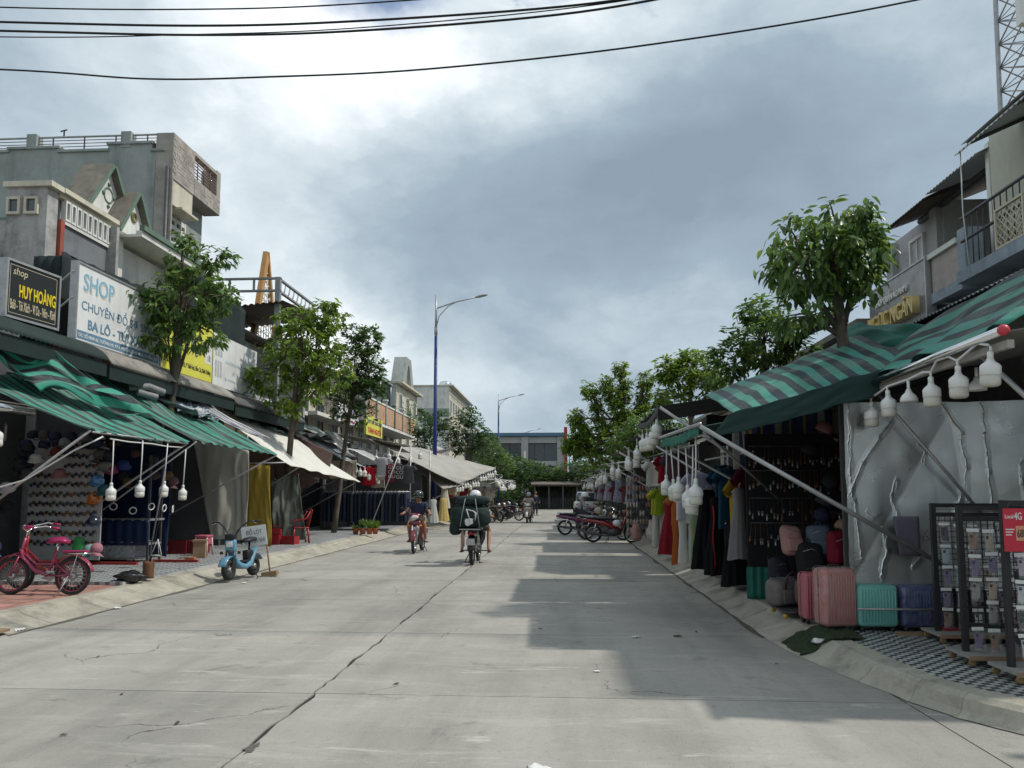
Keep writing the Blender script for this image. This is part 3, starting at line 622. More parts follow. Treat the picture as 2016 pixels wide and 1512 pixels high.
for a in range(4): MB().tube([(.6 * math.cos(a * 1.57), .6 * math.sin(a * 1.57), 0), (.6 * math.cos(a * 1.57), .6 * math.sin(a * 1.57), .62)], .05, 5).build('leg', DARKSTEEL, tk)
# orange A-shaped roof ornament
a = thing('a_frame_ornament', 'orange triangular roof ornament with white lattice behind the brown canopy', 'ornament', (-11.2, 28.1, 7.0))
M = frameM((0, -1.25, 0), (0, 1, 0), (0, 0, 1))
MB().add([(0, 0, .09), (.2, 0, .09), (1.28, 3.45, .09), (1.1, 3.75, .09), (0, 0, -.09), (.2, 0, -.09), (1.28, 3.45, -.09), (1.1, 3.75, -.09)], [(0, 1, 2, 3), (7, 6, 5, 4), (0, 4, 5, 1), (1, 5, 6, 2), (2, 6, 7, 3), (3, 7, 4, 0)], False, M).build('raking_beam', ORANGE, a)
MB().add([(2.3, 0, .09), (2.5, 0, .09), (1.3, 3.78, .09), (1.29, 3.45, .09), (2.3, 0, -.09), (2.5, 0, -.09), (1.3, 3.78, -.09), (1.29, 3.45, -.09)], [(0, 1, 2, 3), (7, 6, 5, 4), (0, 4, 5, 1), (1, 5, 6, 2), (2, 6, 7, 3), (3, 7, 4, 0)], False, M).build('raking_beam', ORANGE, a)
mb = MB()
for i in range(14):
    for sgn in (1, -1):
        y0 = i * .25; mb.tube([M @ Vector((.2 + y0 * .28, y0, 0)), M @ Vector((2.3 - y0 * .28, y0 + .3 * sgn, 0))], .022, 4)
for i in range(8): mb.tube([M @ Vector((.4 + i * .25, .05, 0)), M @ Vector((.4 + i * .25, 3.2 - abs(i - 3.5) * .75, 0))], .02, 4)
mb.build('lattice', WHITEW, a)
# steel pergola with brown corrugated roof
p = thing('steel_canopy', 'grey steel frame with dark brown corrugated roof above the trees', 'canopy', (-9, 23.6, 0))
for y in (0,): MB().b2(-.08, .08, y - .08, y + .08, 0, 8.45).build('post', GREYMET, p)
for z in (8.02, 8.42): MB().b2(-2.6, .1, -.05, .05, z - .03, z + .03).build('cross_beam', GREYMET, p); MB().b2(-.05, .05, .083, 3.5, z - .03, z + .03).build('side_beam', GREYMET, p)
for i in range(9): MB().tube([(0, .1 + i * .4, 8.02), (0, .3 + i * .4, 8.42)], .02, 5).build('truss_web', GREYMET, p)
for x in (-2.4, -1.6, -.8): MB().b2(x - .03, x + .03, -.03, .03, 8.05, 8.4).build('truss_web', GREYMET, p)
MB().grid(lambda u, v: (-2.8 + 3.1 * u + 0, -.3 + 4.2 * v, 7.98 - .75 * (1 - v) * .5 - .28 * (1 - u) + .025 * math.sin(u * 3.1 / .2 * 6.28)), 124, 3).build('roof_sheet', BROWNSHEET, p, .01)
MB().b2(-2.4, -.3, 3.5, 3.7, 4.3, 7.2).build('back_wall', GREYWALL, p)
# corrugated bullnose awnings over the left pavement
CORR = mat('grey_corrugated', (.30, .28, .25), .7, .35, 2, metal=.15, stain=.5, ss=2)
def bullnose(name, label, y0, y1, m, x0=-9.4, x1=-8.3, z0=4.42, z1=3.98, fascia=DKGREEN):
    t_ = thing(name, label, 'awning', (x0, y0, 0)); n = int((y1 - y0) / .035)
    def f(u, v):
        a = v * 1.35; x = (x1 - x0) * math.sin(a) / math.sin(1.35); z = z0 - (z0 - z1) * (1 - math.cos(a)) / (1 - math.cos(1.35)) + .014 * math.sin(u * (y1 - y0) / .11 * 2 * math.pi)
        return (x, u * (y1 - y0), z)
    MB().grid(f, n, 7).build('roof_sheet', m, t_, .004)
    MB().b2(x1 - x0 - .1, x1 - x0 - .05, .02, y1 - y0 - .02, z1 - .28, z1 - .02).build('fascia', fascia, t_)
    y = .4
    while y < y1 - y0: MB().tube([(.05, y, z0 - .35), (x1 - x0 - .06, y, z1 - .1)], .025, 6).build('bracket', DARKSTEEL, t_); y += 1.6
    return t_
bullnose('bullnose_awning', 'dark green edged corrugated awning under the black shop sign', 9.8, 13.55, DKGREEN)
bullnose('bullnose_awning', 'curved grey corrugated awning under the white and blue billboard', 13.6, 19.1, CORR, z0=4.40, z1=3.95)
bullnose('bullnose_awning', 'flat dark awning under the faded white billboard', 19.15, 24.5, mat('dark_corrugated', (.10, .10, .10), .7, .3, 2), z0=4.25, z1=3.85)
# shop fronts below (dark interiors behind the stalls)
INT = mat('dim_interior', (.085, .085, .09), .9, .4, 1.5)  # shade inside shops and stalls is put into this dark wall colour
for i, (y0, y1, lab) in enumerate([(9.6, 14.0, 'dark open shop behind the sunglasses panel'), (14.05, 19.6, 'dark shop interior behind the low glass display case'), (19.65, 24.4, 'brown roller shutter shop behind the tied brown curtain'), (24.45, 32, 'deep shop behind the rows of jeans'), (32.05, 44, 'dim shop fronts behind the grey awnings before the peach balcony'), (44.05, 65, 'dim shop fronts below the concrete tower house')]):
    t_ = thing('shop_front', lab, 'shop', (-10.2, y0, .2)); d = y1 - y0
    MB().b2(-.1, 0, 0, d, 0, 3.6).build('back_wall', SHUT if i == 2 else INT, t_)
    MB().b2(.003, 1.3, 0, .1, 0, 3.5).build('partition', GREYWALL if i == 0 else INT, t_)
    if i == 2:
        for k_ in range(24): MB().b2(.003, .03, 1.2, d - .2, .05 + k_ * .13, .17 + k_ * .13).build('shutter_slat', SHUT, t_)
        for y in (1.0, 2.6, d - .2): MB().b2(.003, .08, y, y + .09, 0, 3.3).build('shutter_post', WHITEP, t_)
# shade nets behind the billboards
def net(label, x, y0, y1, z0, zt0, zt1, seed):
    o = MB().grid(lambda u, v: (x + .05 * nz3(u * 9, v * 3, seed) + .03 * math.sin(u * 25 + seed), lerp(y0, y1, u), lerp(z0, lerp(zt0, zt1, u) + .06 * nz3(u * 14, seed), v)), 40, 14).build('shade_net', NETMAT, None, .006)
    return tag(o, label, 'net', 'shade nets on the left')
net('black shade net hung behind the white billboard', -9.62, 13.9, 17.6, 4.5, 6.2, 6.35, 1)
net('dark green shade net above the faded white billboard', -9.55, 18.6, 22.5, 4.6, 7.55, 7.1, 5)
tag(MB().grid(lambda u, v: (lerp(-10.2, -9.6, u), 13.98 + .02 * math.sin(u * 20), lerp(4.5, 6.15, v)), 14, 6).build('shade_net', NETMAT, None, .006), 'narrow end flap of black net beside the red window bars', 'net', 'shade nets on the left')
# billboards
WSIGN = mat('sign_white', (.74, .75, .74), .5, .12, 1.2, stain=.12, streak=.15)
YSIGN = mat('sign_yellow', (.68, .65, .10), .5, .12, 1.2)
BSIGN = mat('sign_black', (.012, .014, .013), .35, .2, 2)
BLUET = mat('print_blue', (.13, .24, .34), .6, .15, 3); LBLUE = mat('print_light_blue', (.25, .45, .56), .6, .2, 3); SHAD = mat('print_pale', (.66, .60, .50), .6, .2, 3)
NAVYT = mat('print_navy', (.06, .10, .16), .6, .15, 3); FADE = mat('print_faded', (.50, .58, .62), .6, .2, 3); DARKT = mat('print_dark', (.06, .06, .055), .6, .15, 3)
GOLD = mat('gold_letters', (.72, .56, .24), .4, .15, 4); YELT = mat('print_gold_yellow', (.72, .55, .03), .5, .1); CREAMT = mat('print_cream', (.55, .48, .33), .55, .15)
def board(name, label, x, y0, y1, z0, z1, m, d=.12, lean=0.0, frame=None):
    """sign board facing the street (+X side); local frame: x along the lettering, y up, origin lower left as read from the street"""
    t_ = thing(name, label, 'sign', (x, y0, z0)); t_['group'] = 'shop signs'
    MB().b2(-d, 0, 0, y1 - y0, 0, z1 - z0).build('panel', m, t_)
    if frame:
        e = .04
        MB().b2(-d - .01, .02, -e, -.002, -e, z1 - z0 + e).b2(-d - .01, .02, y1 - y0 + .002, y1 - y0 + e, -e, z1 - z0 + e).b2(-d - .01, .02, 0, y1 - y0, -e, -.002).b2(-d - .01, .02, 0, y1 - y0, z1 - z0 + .002, z1 - z0 + e).build('frame', frame, t_)
    if lean: t_.rotation_euler = (0, 0, lean)
    return t_
def put(t_, txt, m, y, z, wd, ht, bold=.015, ext=.004, off=.003, shear=0.0): return lettering(txt, m, t_, frameM((off, y, z), (0, 1, 0), (0, 0, 1)), wd, ht, bold, ext, shear)
s = board('billboard', 'large white billboard with blue lettering behind the nearest tree', -9.0, 13.55, 16.55, 4.42, 5.86, WSIGN, .12, 0, STEEL)
put(s, 'SHOP', SHAD, .19, .94, 1.0, .34, .012, .003); put(s, 'SHOP', LBLUE, .17, .965, 1.0, .34, .012, .005); None
put(s, 'CHUYÊN ĐỒ SƠ SINH', BLUET, .14, .60, 2.6, .27, 0); put(s, 'BA LÔ - TÚI XÁCH', BLUET, .36, .25, 2.2, .24, .02)
MB().b2(.001, .004, 0.04, 2.96, .03, .19).build('address_strip', BLUET, s); put(s, 'ĐC: SỐ NHÀ 62, ĐƯỜNG H5, KP 6, PHƯỜNG THỚI HOÀ, TX BẾN CÁT', WSIGN, .08, .06, 2.8, .11, .01, .003, .006)
s = board('billboard', 'yellow and white billboard with script shop name beside the nearest tree', -9.0, 16.6, 19.15, 4.40, 5.78, YSIGN, .1)
MB().b2(.001, .004, 2.16, 2.5, .45, 1.0).build('picture_panel', WSIGN, s)
put(s, 'Hiền Ngân', NAVYT, .5, .52, 1.65, .55, 0, .004, .003, .3); put(s, 'Đc: Số Nhà 64, Đường H5, P Thới Hoà, Bến Cát, Bình Dương', DARKT, .12, .14, 2.35, .19, 0)
for i, (y, z) in enumerate(((2.24, .5), (2.34, .52), (2.42, .5), (2.30, .75), (2.40, .78))): MB().b2(.005, .008, y, y + .05, z, z + .16).build('printed_figure', DARKT if i % 2 else FADE, s)
s = board('billboard', 'faded white billboard with pale blue lettering and figures', -9.0, 19.2, 22.05, 4.36, 5.74, WSIGN, .1)
put(s, 'CHUYÊN QUẦN ÁO MAY SẴN', FADE, .75, .66, 1.75, .16, .01); put(s, 'ĐỒ TRUNG NIÊN', FADE, 1.2, .42, .95, .14, .01); put(s, 'Đc: 96 Đường H5, P. Thới Hoà, Bến Cát', FADE, .72, .2, 1.9, .11, 0)
for i in range(6): MB().b2(.001, .004, .12 + (i % 3) * .15, .22 + (i % 3) * .15, .25 + (i // 3) * .55, .68 + (i // 3) * .55).build('printed_figure', mat('print_grey', (.48, .50, .50), .6, .3, 8), s)
for y, z in ((2.45, .32), (2.6, .4)): MB().b2(.001, .005, y, y + .08, z, z + .13).build('printed_block', DARKT, s)
s = board('billboard', 'black lightbox sign with gold shop name above the hat stall', -9.0, 11.75, 12.85, 4.46, 5.36, BSIGN, .2, R(-6), STEEL)
put(s, 'shop', CREAMT, .10, .66, .3, .16, 0, .004, .003, .2); put(s, 'HUY HOÀNG', YELT, .24, .34, .8, .27, .02, .006); put(s, 'Balô - Túi Xách - Ví Da - Nón - Kính', CREAMT, .07, .12, .98, .16, .01)
MB().b2(.001, .003, .04, 1.06, .05, .058).b2(.001, .003, .04, 1.06, .85, .858).b2(.001, .003, .04, .048, .06, .848).b2(.001, .003, 1.052, 1.06, .06, .848).build('border_line', CREAMT, s)
for z in (4.75, 5.25): strut('sign_strut', (-10.0, 13.9, z), (-9.06, 13.5, z + .45), .018, STEEL, 'thin steel strut %s the white billboard at its near end' % ('low behind' if z < 5 else 'high behind'), 'pole')
s = board('billboard', 'yellow shop sign with red lettering above the grey awnings', -9.0, 35.0, 38.2, 4.3, 5.22, YSIGN, .1)
put(s, 'SHOP THỜI TRANG NAM', NAVYT, .2, .55, 2.8, .26, .02); put(s, 'THÀNH NGUYÊN', mat('print_red', (.45, .03, .02), .6, .1), .3, .1, 2.6, .33, .03)
s = board('billboard', 'white shop sign with purple print behind the third tree', -9.0, 30.5, 33.6, 4.5, 5.25, WSIGN, .1)
PURP = mat('print_purple', (.18, .10, .26), .6, .2); 
for i in range(4): MB().b2(.001, .005, 1.5 + i * .35, 1.75 + i * .35, .3, .7).build('printed_figure', PURP, s)
put(s, 'THỜI TRANG NAM NỮ', mat('print_pink', (.55, .12, .22), .6, .2), .3, .06, 2.4, .17, .01)
s = board('billboard', 'small red and white sign board among the far trees', -9.0, 54.5, 58.5, 3.6, 5.0, WSIGN, .1)
put(s, 'SHOP', mat('print_red', (.45, .03, .02), .6, .1), .4, .75, 3.2, .5, .02); put(s, 'GIÀY DÉP', mat('print_red', (.45, .03, .02), .6, .1), .4, .15, 3.2, .45, .02)
# ------------------------------------------------------------------ cloth, lamps and goods helpers
GREEN_S = stripes('green_striped_tarp', (.07, .30, .225), (.045, .062, .06), 17, .42, .22)
GREEN_W = stripes('green_wide_striped_tarp', (.065, .27, .205), (.03, .042, .048), 10, .5, .18)
GREEN_F = stripes('green_folded_tarp', (.05, .31, .225), (.03, .04, .045), 6, .5, .15, axis=1)
BLUE_S = stripes('blue_white_tarp', (.62, .62, .60), (.12, .14, .22), 9, .45, .2)
GREY_S = stripes('grey_blue_tarp', (.42, .47, .50), (.10, .13, .17), 9, .4, .15)
TEAL = mat('teal_tarp', (.02, .17, .13), .6, .3, 2, trans=.12)
DKTARP = mat('dark_green_tarp', (.011, .042, .037), .7, .3, 2, trans=.04)
WHITE_T = mat('white_tarp', (.86, .84, .77), .75, .12, 1.2, trans=.2, stain=.12, ss=1.5)
BEIGE_T = mat('beige_tarp', (.50, .48, .42), .8, .15, 1.5, trans=.12)
GREY_T = mat('grey_tarp', (.42, .40, .36), .75, .2, 1, trans=.12, stain=.15)
BROWN_T = mat('brown_tarp', (.17, .115, .10), .85, .25, 2, trans=.08)
GOLD_T = mat('gold_curtain', (.36, .25, .035), .8, .2, 3, trans=.12, bump=.3, bs=60)
OLIVE_T = mat('olive_plastic', (.12, .13, .105), .4, .3, 3, spec=.6)
SILVERP = mat('silver_plastic', (.50, .51, .50), .35, .3, 5, metal=.2)
BLUETARP = mat('blue_tarp', (.009, .022, .075), .55, .3, 2)
DARKCLOTH = mat('charcoal_tarp', (.05, .052, .055), .75, .3, 2, trans=.05)
def tarp(label, m, c00, c10, c01, c11, sag=.15, fold=.03, nu=30, nv=18, seed=0, name='tarpaulin', bow=0.0, fr=5, thick=.006, cat='tarpaulin', edge=.0):
    """cloth sheet: u along the wall edge, v from the wall to the free edge; sag in the middle, folds running down the slope"""
    n_ = (Vector(c10) - Vector(c00)).cross(Vector(c01) - Vector(c00)).normalized()
    if n_.z < 0: n_ = -n_
    def f(u, v):
        p = bil(c00, c10, c01, c11, u, v)
        p.z -= sag * math.sin(math.pi * v) * (.35 + .65 * math.sin(math.pi * u)) + bow * math.sin(math.pi * u) * v
        p += n_ * (fold * (math.sin(u * fr * 6.28 + 2.2 * nz3(u * 3, v * 2, seed) * 2) * (.3 + .7 * v) + 1.2 * nz3(u * 5, v * 4, seed + 3)))
        if edge: p.z += edge * v ** 8 * math.sin(u * 46)
        return p
    o = MB().grid(f, nu, nv).build(name, m, None, thick)
    return tag(o, label, cat)
def hang(label, m, a, b_, c_, d_, fold=.06, n=7, seed=0, name='curtain', nu=40, nv=16, gather=0, cat='curtain'):
    """hanging cloth: a,b top corners, c,d bottom corners; folds run downwards"""
    ax = (Vector(b_) - Vector(a)); nrm = ax.cross(Vector((0, 0, 1))).normalized()
    def f(u, v):
        p = bil(a, b_, c_, d_, u, v)
        return p + nrm * (fold * .45 * math.sin(u * n * 6.28 + 3.2 * nz3(u * 2 + v, v * 2.2, seed) * 3) * (.2 + .8 * v) * (.5 + nz3(u * 3, v, seed + 2)) + fold * 1.5 * nz3(u * 2.2 + v * 1.3, v * 1.6, seed + 9) + fold * .5 * nz3(u * 7 + v * 3, v * 2.5, seed + 4)) + Vector((0, 0, .03 * nz3(u * 6, seed)))
    return tag(MB().grid(f, nu, nv).build(name, m, None, .006), label, cat)
# LED bulb lamp (housing > diffuser, socket, drop rod)
def bulb_proto(rod, s=1.0, n=20, rodm=WHITEP, far=False):
    t_ = thing('bulb_lamp', '', 'lamp'); S = Matrix.Scale(s, 4)
    rib = (lambda i, j: 1.035 if (j % 2 and i in (2, 3)) else 1.0) if not far else None
    hb = MB().lathe([(.024, .135), (.031, .112), (.062, .086), (.074, .068), (.075, .004), (.072, 0)], n, S, True, 1, 1, rib).build('housing', WHITEP, t_)
    MB().lathe([(.0725, -.001), (.0735, -.062), (.068, -.080), (.050, -.090), (.02, -.092)], n, S).build('diffuser', CREAMP, t_)
    MB().lathe([(.016, .19), (.024, .18), (.024, .126)], 10, S).build('socket', WHITEP, t_)
    if rod > 0: MB().tube([(0, 0, .19 * s), (.004, 0, .19 * s + rod * .5), (0, 0, .19 * s + rod)], .010, 6).build('drop_rod', rodm, t_)
    return t_
def place_bulbs(spec, rod, s, label, group, far=False, rodm=WHITEP):
    pr_ = bulb_proto(rod, s, 10 if far else 22, rodm, far); first = True
    for i, (p, extra) in enumerate(spec):
        lab = label(i) + (extra or '')
        if first: o = pr_; first = False; o['label'] = lab; o['group'] = group; o.location = p
        else: o = dup(pr_, lab, p, rnd.uniform(0, 6), group)
        o.rotation_euler = (rnd.gauss(0, .03), rnd.gauss(0, .03), rnd.uniform(0, 6))
def cap_mesh(mb, brim=True):
    mb.lathe([(.092, 0), (.098, .03), (.092, .075), (.066, .115), (.03, .132), (.004, .136)], 16, None, True, 1.0, 1.12)
    if brim:
        mb.grid(lambda u, v: ((.09 + .085 * v) * math.sin((u - .5) * 2.0) * 1.05, -(.06 + .045 * math.cos((u - .5) * 2.0) + .085 * v * math.cos((u - .5) * 1.5)), .012 - .03 * ((u - .5) * 2) ** 2 * (.5 + v) - .01 * v), 10, 4)
    mb.ball((0, 0, .137), .009, 6, 4)
    return mb
def hat(label, col, p, tilt=(0, 0, 0), kind='cap', col2=None):
    m = mat('felt_%.2f_%.2f_%.2f' % col, col, .85, .15, 8)
    if kind == 'cap': o = cap_mesh(MB()).build('cap', m)
    elif kind == 'helmet': o = MB().lathe([(.105, 0), (.113, .04), (.105, .09), (.072, .138), (.026, .158), (.004, .16)], 20, None, True, 1, 1.15).add([(-.1, -.12, .02), (.1, -.12, .02), (.08, -.2, 0), (-.08, -.2, 0)], [(0, 1, 2, 3)]).build('helmet', mat('gloss_%.2f_%.2f_%.2f' % col, col, .25, .1, 5, coat=.5))
    else: o = MB().lathe([(.135, .0), (.13, .006), (.092, .03), (.088, .09), (.065, .105), (.005, .108)], 20).build('bucket_hat', m)
    o.location = p; o.rotation_euler = tilt
    return tag(o, label, 'helmet' if kind == 'helmet' else 'hat', 'hats on the near left stall')
# clothes: flattened tubes with running folds
def body_tube(mb, prof, n=22, fold=.1, k=6, seed=0, open_=True, cx=0.0, M=None):
    """prof: (z, half width, half depth)"""
    vs, fs = [], []
    for i, (z, hw, hd) in enumerate(prof):
        for j in range(n):
            t = 2 * math.pi * j / n; q = 1 + fold * math.sin(k * t + seed + 2 * nz3(t, z * 2, seed)) * (i / max(1, len(prof) - 1))
            vs.append((cx + hw * math.cos(t) * q, hd * math.sin(t) * q, z + .012 * math.sin(3 * t + seed) * (i == len(prof) - 1)))
    for i in range(len(prof) - 1):
        for j in range(n): fs.append((i * n + j, (i + 1) * n + j, (i + 1) * n + (j + 1) % n, i * n + (j + 1) % n))
    return mb.add(vs, fs, True, M)
def tee(mb, w_=.25, l=.68, sl=.2, seed=0, M=None, d=.055, slw=.085):
    body_tube(mb, [(0, .085, .03), (-.012, .10, .045), (-.045, w_ * .82, d), (-.1, w_ * .92, d * 1.15), (-.3, w_ * .97, d * 1.2), (-l * .75, w_ * .98, d), (-l, w_ * 1.02, d * 1.1)], 24, .10, 5, seed, True, 0, M)
    for s in (-1, 1):
        a = Vector((s * w_ * .72, 0, -.06)); b_ = a + Vector((s * sl * .72, .01, -sl * .72)); ax = (b_ - a).normalized(); pts = []
        rings = []; n = 10
        for k_, (t, r_) in enumerate(((0, slw * 1.05), (.5, slw), (1, slw * .95))):
            c_ = a.lerp(b_, t); u = Vector((ax.z, 0, -ax.x)).normalized()
            rings.append([c_ + u * (r_ * math.cos(q * 2 * math.pi / n)) + Vector((0, 1, 0)) * (d * .75 * math.sin(q * 2 * math.pi / n)) for q in range(n)])
        vs = [p for r_ in rings for p in r_]; fs = [(k_ * n + q, k_ * n + (q + 1) % n, (k_ + 1) * n + (q + 1) % n, (k_ + 1) * n + q) for k_ in range(2) for q in range(n)]
        mb.add(vs, fs, True, M)
    return mb
def dress(mb, w0=.10, w1=.27, l=1.1, d=.07, seed=0, fold=.14, k=9, M=None):
    return body_tube(mb, [(0, w0, .035), (-.05, w0 * 1.3, d), (-.25 * l, w0 * 1.15, d), (-.45 * l, lerp(w0, w1, .4), d * 1.2), (-.75 * l, lerp(w0, w1, .8), d * 1.5), (-l, w1, d * 1.7)], 36, fold, k, seed, True, 0, M)
def pants(mb, w_=.17, l=.95, flare=1.2, seed=0, M=None):
    body_tube(mb, [(0, w_ * .85, .055), (-.1, w_, .07), (-.24, w_ * 1.05, .075)], 20, .05, 4, seed, True, 0, M)
    for s in (-1, 1): body_tube(mb, [(-.2, w_ * .52, .07), (-.45, w_ * .45, .06), (-.7, w_ * .45 * (1 + flare) / 2, .055), (-l, w_ * .45 * flare, .06)], 14, .12, 4, seed + s, True, s * w_ * .52, M)
    return mb
def cloth_mat(c, nm=None, var=.15): return mat(nm or 'cloth_%.2f_%.2f_%.2f' % c, c, .85, var, 6, bump=.15, bs=90, spec=.2)
def garment(name, label, m, p, rz, fn, group, hanger=True, cat='clothes'):
    t_ = thing(name, label, cat, p, rz, group); mb = MB(); fn(mb); mb.build('cloth', m, t_)
    if hanger:
        h_ = MB().tube([(0, 0, .015), (0, 0, .06), (.02, 0, .085), (.035, 0, .07), (.02, 0, .055)], .004, 5).tube([(-.17, 0, -.05), (0, 0, .018), (.17, 0, -.05)], .006, 5)
        h_.build('hanger', WHITEP, t_)
    return t_

# ------------------------------------------------------------------ near left: hat and sunglasses stall
tarp('green and grey striped tarpaulin awning over the sunglasses stall', GREEN_S, (-9.05, 10.9, 3.35), (-8.95, 13.6, 3.75), (-6.98, 10.95, 2.50), (-6.98, 14.05, 2.52), .12, .022, 60, 22, 3, bow=.05, fr=9, edge=.012)
def crump(u, v):
    p = bil((-8.95, 10.7, 3.98), (-8.6, 12.1, 3.95), (-8.3, 11.7, 3.1), (-7.35, 13.75, 2.80), u, v)
    return p + Vector((.25 * nz3(u * 3, v * 3, 2), .2 * nz3(u * 4, v * 3, 7), .20 * nz3(u * 3.5, v * 4, 4) + .10 * math.sin(u * 9 + v * 6) * (1 - v * .5) + .09))
tag(MB().grid(crump, 50, 44).build('tarpaulin', GREEN_F, None, .006), 'crumpled green and charcoal striped tarpaulin thrown over the first awning', 'tarpaulin')
tarp('long green striped tarpaulin awning beside the nearest tree', GREEN_S, (-9.05, 13.1, 4.02), (-9.0, 17.5, 3.88), (-7.0, 14.25, 2.56), (-6.98, 18.55, 2.50), .22, .022, 60, 20, 8, fr=10, edge=.012)
strut('awning_strut', (-7.0, 11.0, 2.49), (-9.6, 11.0, .55), .022, STEEL, 'galvanised strut in front of the sunglasses panel', 'pole', None, 'awning struts')
strut('awning_strut', (-7.0, 14.0, 2.50), (-9.9, 14.0, .55), .02, STEEL, 'strut at the far end of the first green awning', 'pole', None, 'awning struts')
strut('awning_strut', (-7.0, 14.35, 2.55), (-9.9, 14.35, .45), .018, STEEL, 'strut at the near end of the long green awning', 'pole', None, 'awning struts')
strut('awning_strut', (-6.98, 18.5, 2.5), (-9.9, 18.5, .9), .02, STEEL, 'strut crossing in front of the beige sheet', 'pole', None, 'awning struts')
tag(MB().tube([(-6.98, 11.3, 2.42), (-7.3, 11.1, 2.2), (-7.9, 10.9, 1.75), (-8.3, 10.8, 1.62), (-8.8, 10.7, 1.25)], .013, 8).build('cable', WHITEP), 'white hanging cable sagging in front of the sunglasses panel', 'cable')
tag(MB().tube([(-7.0, 11.05, 2.47), (-7.0, 14.0, 2.49)], .016, 8).build('awning_bar', STEEL), 'front bar carrying the first green awning', 'pole')
tag(MB().tube([(-6.99, 11.5, 2.40), (-6.98, 12.0, 2.385), (-6.98, 12.7, 2.40), (-6.98, 13.2, 2.385), (-6.98, 13.75, 2.40)], .011, 6).build('lamp_cable', WHITEP), 'thin white lamp cable under the first green awning edge', 'cable')
place_bulbs([((-6.97, 11.55, 1.53), ''), ((-6.96, 12.35, 1.58), ''), ((-6.96, 13.12, 1.58), ''), ((-6.95, 13.78, 1.52), '')], .66, 1.0, lambda i: ['nearest and largest of the four white rod lamps under the green awning', 'second of the four white rod lamps under the green awning', 'third of the four white rod lamps under the green awning', 'last of the four white rod lamps before the beige sheet'][i], 'rod lamps under the first green awning')
# roller awning end at the picture edge
ra = thing('roller_awning', 'silver roller awning tube at the left picture edge', 'awning', (-6.95, 8.4, 2.62))
MB().tube([(0, 0, 0), (0, 1.25, 0)], .055, 12).build('roller_tube', CHROME, ra); MB().grid(lambda u, v: (-1.9 * u, 1.2 * v, .08 + .55 * u - .1 * math.sin(u * 3.14)), 10, 3).build('awning_cloth', GREY_T, ra, .006)
place_bulbs([((-7.0, 9.1, 2.22), '')], .12, 1.0, lambda i: 'white lamp cut off by the left picture edge', 'rod lamps under the first green awning')
# sunglasses display
pn = thing('sunglasses_stand', 'pale panel hung with rows of sunglasses', 'display', (-8.68, 13.02, .75))
MB().b2(-.68, .66, 0, .03, -.35, 1.78).build('panel', mat('grey_white_board', (.42, .42, .41), .7, .2, 1.5, stain=.2), pn)
GL = [mat('lens_%d' % i, c, .12, .2, 4, spec=.8) for i, c in enumerate([(.02, .02, .022), (.06, .04, .02), (.03, .05, .10), (.20, .12, .03), (.05, .02, .08), (.02, .06, .06)])]
gproto = []
for q in range(6):
    e = thing('sunglasses', '', 'sunglasses')
    fr = MB(); lens = []
    for s_ in (-1, 1):
        fr.torus((s_ * .033, 0, 0), .027, .0045, 14, 5)
        MB().ball((s_ * .033, 0, 0), (.026, .005, .022), 10, 6).build('lens', GL[q], e)
        fr.tube([(s_ * .058, 0, .008), (s_ * .063, .02, .006), (s_ * .045, .035, -.03), (s_ * .03, .036, -.055)], .0035, 4)
    fr.tube([(-.008, 0, .006), (.008, 0, .006)], .004, 4); fr.build('frame', BLACK if q % 2 == 0 else mat('tortoise', (.12, .05, .02), .3, .4, 30), e)
    gproto.append(e)
used = set()
for r_ in range(11):
    for c_ in range(10):
        if r_ < 3 and c_ < 5: continue
        q = rnd.randrange(6); lab = 'pair of sunglasses, %s from the near end in the %s row of the panel' % (ORD[c_], ORD[r_] if r_ else 'top')
        pos = (-9.27 + c_ * .125 + rnd.gauss(0, .006), 12.985, 2.38 - r_ * .168 + rnd.gauss(0, .005))
        if q not in used: o = gproto[q]; used.add(q); o['label'] = lab; o['group'] = 'sunglasses on the panel'; o.location = pos
        else: o = dup(gproto[q], lab, pos, None, 'sunglasses on the panel')
        o.rotation_euler = (0, R(-28) + rnd.gauss(0, .12), 0)
for q in range(6):
    if q not in used:
        for ch in list(gproto[q].children): bpy.data.objects.remove(ch)
        bpy.data.objects.remove(gproto[q])
